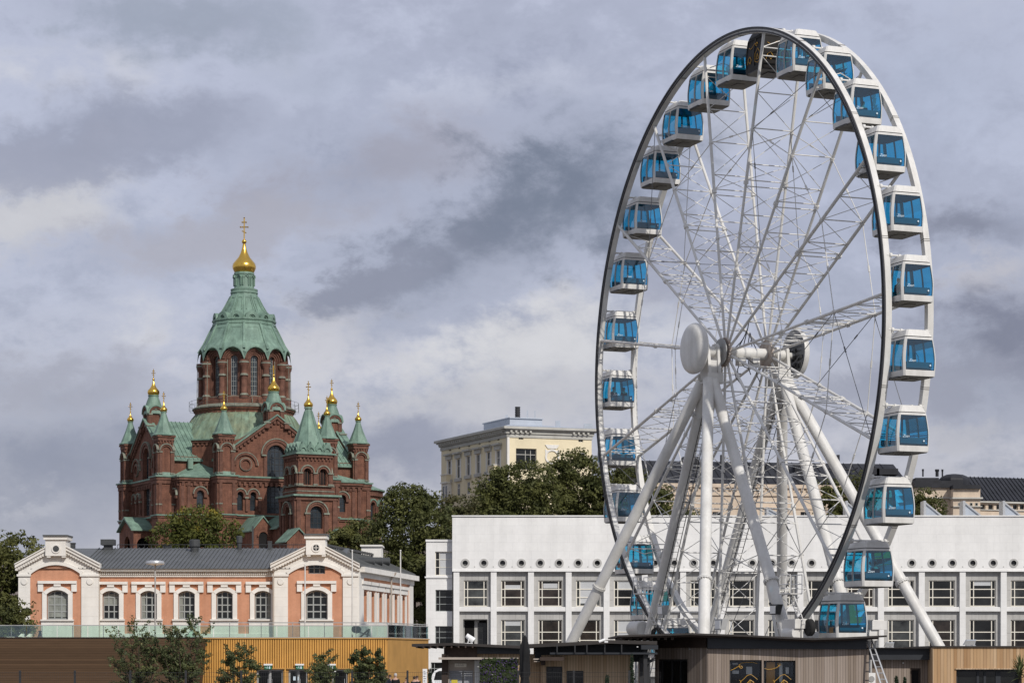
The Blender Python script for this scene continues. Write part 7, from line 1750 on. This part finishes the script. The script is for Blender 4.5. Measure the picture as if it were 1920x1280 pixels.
b = MB(); b.box(X(1748, EY), X(2001, EY), EY - .08, EY + 7, Z(1212.6, EY), Z(1210, EY)); b.build('roof_edge', 'blackroof', ke)
window(ke, PEc, gop, -.3, 'wglass', 'fascia', (.36, .47, .66, .70), (), .09, None, .1, None, 'glass_front'); b = MB(); b.pbox(PEc, X(1791, EY), X(1912, EY), Z(1254, EY), Z(1252, EY), -.1, .06); b.build('lintel_trim', 'tanwood', ke)
def roofflood(px, py, w, Y, lab, mat='bluegrey', flip=1):
    x, z = X(px, Y), Z(py, Y); h = w / 2 * Y / F; t = thing('floodlight', lab, 'floodlight', (x, Y, z), 0, 'floodlights on the cabin roofs'); b = MB(); e = [Vector((-h, -.1, .04)), Vector((h * .5, -.1, .04)), Vector((h * .5, .12, .04)), Vector((-h, .12, .04))]
    b.loft([[Vector((x + flip * p.x, Y + p.y, z + p.z)) for p in e], [Vector((x + flip * (p.x + h * .5), Y + p.y, z + p.z + h * .85)) for p in e]]); fo = b.build('housing', mat, t)
    b = MB()
    for i in range(4): o = .12 + .2 * i; b.box(x + flip * (-h + h * .5 * o) - .02, x + flip * (h * .5 + h * .5 * o) , Y - .125, Y - .1, z + h * .85 * o + .02, z + h * .85 * o + .06) if flip > 0 else None
    if flip > 0: b.build('fin', 'steelg', fo)
    b = MB(); b.bar((x + flip * h * .7, Y, z), (x + flip * h * .85, Y, z + h * .75), .05, .04); b.box(x - h * .6, x + h * .9, Y - .1, Y + .1, z - .02, z + .03); b.build('bracket', 'alu', t)
roofflood(1667, 1213.2, 19, KY + 1.2, 'grey floodlight on the low black roof right of the ladder'); roofflood(1818, 1210.2, 24, KY + .5, 'grey floodlight on the larch cabin\'s roof edge')
t = thing('floodlight', 'white spotlight on a forked stand on the left kiosk\'s roof', 'floodlight', (kq(879), KY + 1, kz(1206)), 0, 'floodlights on the cabin roofs'); b = MB(); x, y, z = kq(880), KY + 1, kz(1206, KY + 1)
b.tube((x - .14, y, z + .34), (x + .16, y, z + .12), .10, 12, .13); b.build('housing', 'whitep', t, smooth=40); b = MB()
for s_ in (-.14, .14): b.bar((x - .08, y + s_, z + .02), (x - .02, y + s_, z + .26), .05, .03)
b.box(x - .2, x + .12, y - .18, y + .18, z, z + .03); b.build('fork', 'whitep', t)

# ================================================================== welded mesh fence in the foreground
FY = 86.0; fn = thing('mesh_fence', 'dark welded mesh fence with slim posts along the bottom of the picture', 'fence', (X(960, FY), FY, 0))
b = MB(); x0, x1, zt_ = X(-30, FY), X(1240, FY), Z(1258.5, FY); x = x0
while x < x1: b.box(x - .002, x + .002, FY - .002, FY + .002, .1, zt_); x += .075
for z in (.3, .6, .9, 1.2, 1.5, Z(1268, FY), zt_ - .03): b.box(x0, x1, FY - .007, FY - .002, z, z + .008)
b.build('mesh_panel', 'iron', fn)
for px in (37, 140, 244, 348, 452, 556, 660, 764, 868, 972, 1076, 1180):
    b = MB(); b.box(X(px, FY) - .035, X(px, FY) + .035, FY + .003, FY + .07, 0, zt_ + .05); b.build('post', 'iron', fn)
# white van, notice board
VY = 141.0; v = thing('van', 'white van half hidden behind the kiosk, with a dark windscreen', 'van', (X(850, VY), VY, 0)); 
vx = X(809, VY)
cs_ = [(0, .45), (0, 1.45), (.06, 1.65), (.18, 1.82), (.38, 1.95), (.65, 2.02), (1.35, 2.02), (1.62, 1.95), (1.82, 1.82), (1.94, 1.65), (2.0, 1.45), (2.0, .45)]
b = MB(); pv = Pl((0, VY), (1, 0)); b.extr(pv, [(vx + x, z) for x, z in cs_], -4.2, 0); b.loft([[Vector((vx + x, VY - .95, z)) for x, z in ((.12, .4), (1.88, .4), (1.85, 1.0), (.15, 1.0))], [Vector((vx + x, VY - .002, z)) for x, z in ((.02, .4), (1.98, .4), (1.98, 1.28), (.02, 1.28))]]); b.build('body', 'paint', v)
b = MB(); b.extr(pv, [(vx + .14, 1.30), (vx + 1.86, 1.30), (vx + 1.74, 1.74), (vx + 1.55, 1.84), (vx + .45, 1.84), (vx + .26, 1.74)], .002, .014); b.build('windscreen', 'wglass', v)
for x in (.12, 1.66):
    for y in (VY - .4, VY + 3.2): b = MB(); b.lathe([(.15, -.02), (.33, -.02), (.35, .02), (.35, .2), (.33, .24), (.15, .24)], (vx + x, y, .35), 18, axis='x'); b.build('wheel', 'tyre', v)
for x in (.2, 1.5): b = MB(); b.box(vx + x, vx + x + .3, VY - .96, VY - .85, .72, .9); b.build('headlight', 'lampglass', v)
for x in (-.2, 2.02): b = MB(); b.box(vx + x, vx + x + .18, VY - .15, VY - .02, 1.25, 1.5); b.build('mirror', 'iron', v)
NY = 128.0; t = thing('notice_board', 'narrow white notice board with grey print at the end of the ochre wall', 'notice board', (X(797, NY), NY, 0)); b = MB(); b.box(X(792.5, NY), X(801, NY), NY, NY + .06, .5, Z(1253, NY)); pn_ = b; b = MB()
for i in range(6): z = Z(1257 + 4.4 * i, NY); b.box(X(794, NY), X(799 if i % 2 else 797.5, NY), NY - .006, NY - .001, z - .05, z)
pn_.build('panel', 'whitep', t, extra=[(b, 'shutter')]); b = MB(); b.box(X(793.5, NY), X(794.3, NY), NY + .061, NY + .1, 0, 1.9); b.box(X(799.3, NY), X(800, NY), NY + .061, NY + .1, 0, 1.9); b.build('leg', 'alu', t)

# ================================================================== people
def skinmesh(name, verts, edges, radii, mat, parent, sub=1, root=0):
    me = bpy.data.meshes.new(name); me.from_pydata([Vector(v) for v in verts], edges, []); o = bpy.data.objects.new(name, me); col.objects.link(o)
    md = o.modifiers.new('skin', 'SKIN'); md.use_smooth_shade = True
    for i, d in enumerate(me.skin_vertices[0].data):
        r = radii[i]; d.radius = (r, r) if not isinstance(r, tuple) else r; d.use_root = (i == root)
    if sub: s_ = o.modifiers.new('sub', 'SUBSURF'); s_.levels = sub; s_.render_levels = sub
    dg = bpy.context.evaluated_depsgraph_get(); m2 = bpy.data.meshes.new_from_object(o.evaluated_get(dg)); bpy.data.objects.remove(o); bpy.data.meshes.remove(me); m2.name = name
    m2.materials.clear(); m2.materials.append(M[mat]); o = bpy.data.objects.new(name, m2); col.objects.link(o); o.parent = parent; return o
def person(label, loc, rz, h=1.72, jacket='navy', trousers='blackc', hair='hair', sit=False, group=None):
    t = thing('person', label, 'person', loc, rz, group); t.scale = (h / 1.72,) * 3
    H = -.42 if sit else 0.0                # seated: hips lowered, thighs forward
    hip, kn = .92 + H, .5
    V = [(0, 0, hip), (0, -.01, hip + .22), (0, 0, hip + .42), (0, -.01, hip + .55), (0, .02, hip + .63), (0, 0, hip + .72), (0, 0, hip + .80),
         (.17, 0, hip + .50), (.23, .02, hip + .24), (.22, -.10 if sit else -.05, hip + .02), (.21, -.16 if sit else -.08, hip - .06),
         (-.17, 0, hip + .50), (-.23, .02, hip + .24), (-.22, -.10 if sit else -.05, hip + .02), (-.21, -.16 if sit else -.08, hip - .06)]
    legs = []
    for s_ in (1, -1):
        k = len(V); V += [(s_ * .09, 0, hip - .06), (s_ * .10, -.42 if sit else -.02, hip - .04 if sit else .50), (s_ * .10, -.44 if sit else .03, .09), (s_ * .11, -.56 if sit else -.12, .05)]; legs.append(k)
    E = [(0, 1), (1, 2), (2, 3), (3, 4), (4, 5), (5, 6), (3, 7), (7, 8), (8, 9), (9, 10), (3, 11), (11, 12), (12, 13), (13, 14)]
    for k in legs: E += [(0, k), (k, k + 1), (k + 1, k + 2), (k + 2, k + 3)]
    Rr = [(.14, .11), (.13, .10), (.16, .11), (.10, .09), .055, (.075, .09), (.065, .085), .07, .05, .038, .035, .07, .05, .038, .035] + [.085, .058, .042, .04] * 2
    skinmesh('body', V, E, Rr, 'skin', t)
    jv = V[:4] + V[7:10] + V[11:14]; je = [(0, 1), (1, 2), (2, 3), (3, 4), (4, 5), (5, 6), (3, 7), (7, 8), (8, 9)]
    skinmesh('jacket', jv, je, [(.17, .14), (.165, .135), (.19, .14), (.115, .105), .09, .07, .058, .09, .07, .058], jacket, t)
    tv = [V[0]] + [V[k + i] for k in legs for i in range(3)]; te = [(0, 1), (1, 2), (2, 3), (0, 4), (4, 5), (5, 6)]
    skinmesh('trousers', tv, te, [(.155, .125), .105, .075, .06, .105, .075, .06], trousers, t)
    b = MB(); b.lathe([(.07, hip + .70), (.088, hip + .76), (.09, hip + .82), (.07, hip + .87), (.03, hip + .895)], (0, .018, 0), 14); b.build('hair', hair, t, local=True, smooth=60)
    b = MB(); b.lathe([(.004, -.02), (.016, -.01), (.02, .01), (.004, .03)], (0, -.095, hip + .745), 8)
    for s_ in (-1, 1): b.lathe([(.004, -.02), (.014, 0), (.004, .02)], (s_ * .083, 0, hip + .755), 6)
    b.build('nose_and_ears', 'skin', t, local=True); b = MB()
    for s_ in (-1, 1): b.lathe([(.003, -.008), (.010, 0), (.003, .008)], (s_ * .03, -.088, hip + .775), 6)
    b.box(-.022, .022, -.095, -.088, hip + .70, hip + .708); b.build('eyes_and_mouth', 'hair', t, local=True)
    for s_ in (-1, 1):
        b = MB(); w = Vector((s_ * .21, -.17 if sit else -.09, hip - .07))
        for f_ in range(4): b.tube(w + Vector((s_ * .0, (f_ - 1.5) * .018, -.03)), w + Vector((-s_ * .012, (f_ - 1.5) * .02, -.12 + abs(f_ - 1.4) * .012)), .009, 5, .006)
        b.tube(w + Vector((0, -.035, -.01)), w + Vector((-s_ * .01, -.06, -.07)), .010, 5, .007); b.build('fingers', 'skin', t, local=True)
    return t
for px, Y, h, rz, j, hr, lab in ((725, 132, 1.70, 70, 'navy', 'hair', 'dark-haired person in a navy coat behind the dense shrub'), (731, 134, 1.58, 100, 'palecloth', 'hair', 'person in a pale blue top beside the dense shrub'),
                                 (741.5, 133, 1.66, 80, 'blackc', 'hairg', 'white-haired person in a black coat before the plain ochre wall'), (762, 136, 1.42, 60, 'blackc', 'hair', 'short person with brown hair in the middle of the plain ochre wall'),
                                 (777, 134, 1.50, 250, 'navy', 'hair', 'left one of the close pair of dark-clad people'), (782, 134.6, 1.52, 110, 'blackc', 'hair', 'right one of the close pair of dark-clad people')):
    person(lab, (X(px, Y), Y, 0), R_(rz - 90), h, j, 'blackc', hr)
def rider(k, y, x, rz, lab, j='navy'):
    if k not in gond: return
    g = gond[k]; o = Matrix.Rotation(-WAZ, 4, 'Z') @ Vector((x, y, -2.44)); person(lab, g.location + o, -WAZ + R_(rz), 1.66, j, 'blackc', 'hair', True, 'riders seated inside the gondolas')
rider(14, -.34, .42, 90, 'left of two dark riders in the gondola just below hub level at the left'); rider(14, .40, .42, 90, 'right of two dark riders in the gondola just below hub level at the left', 'blackc')
rider(0, -.4, -.2, 200, 'dark rider sitting in the gondola level with the upper right of the wheel')
rider(3, .2, .3, 90, 'dark rider in the third gondola right of the black one')
rider(26, .25, .3, 90, 'dark rider in the second gondola from the wheel\'s foot at the right')
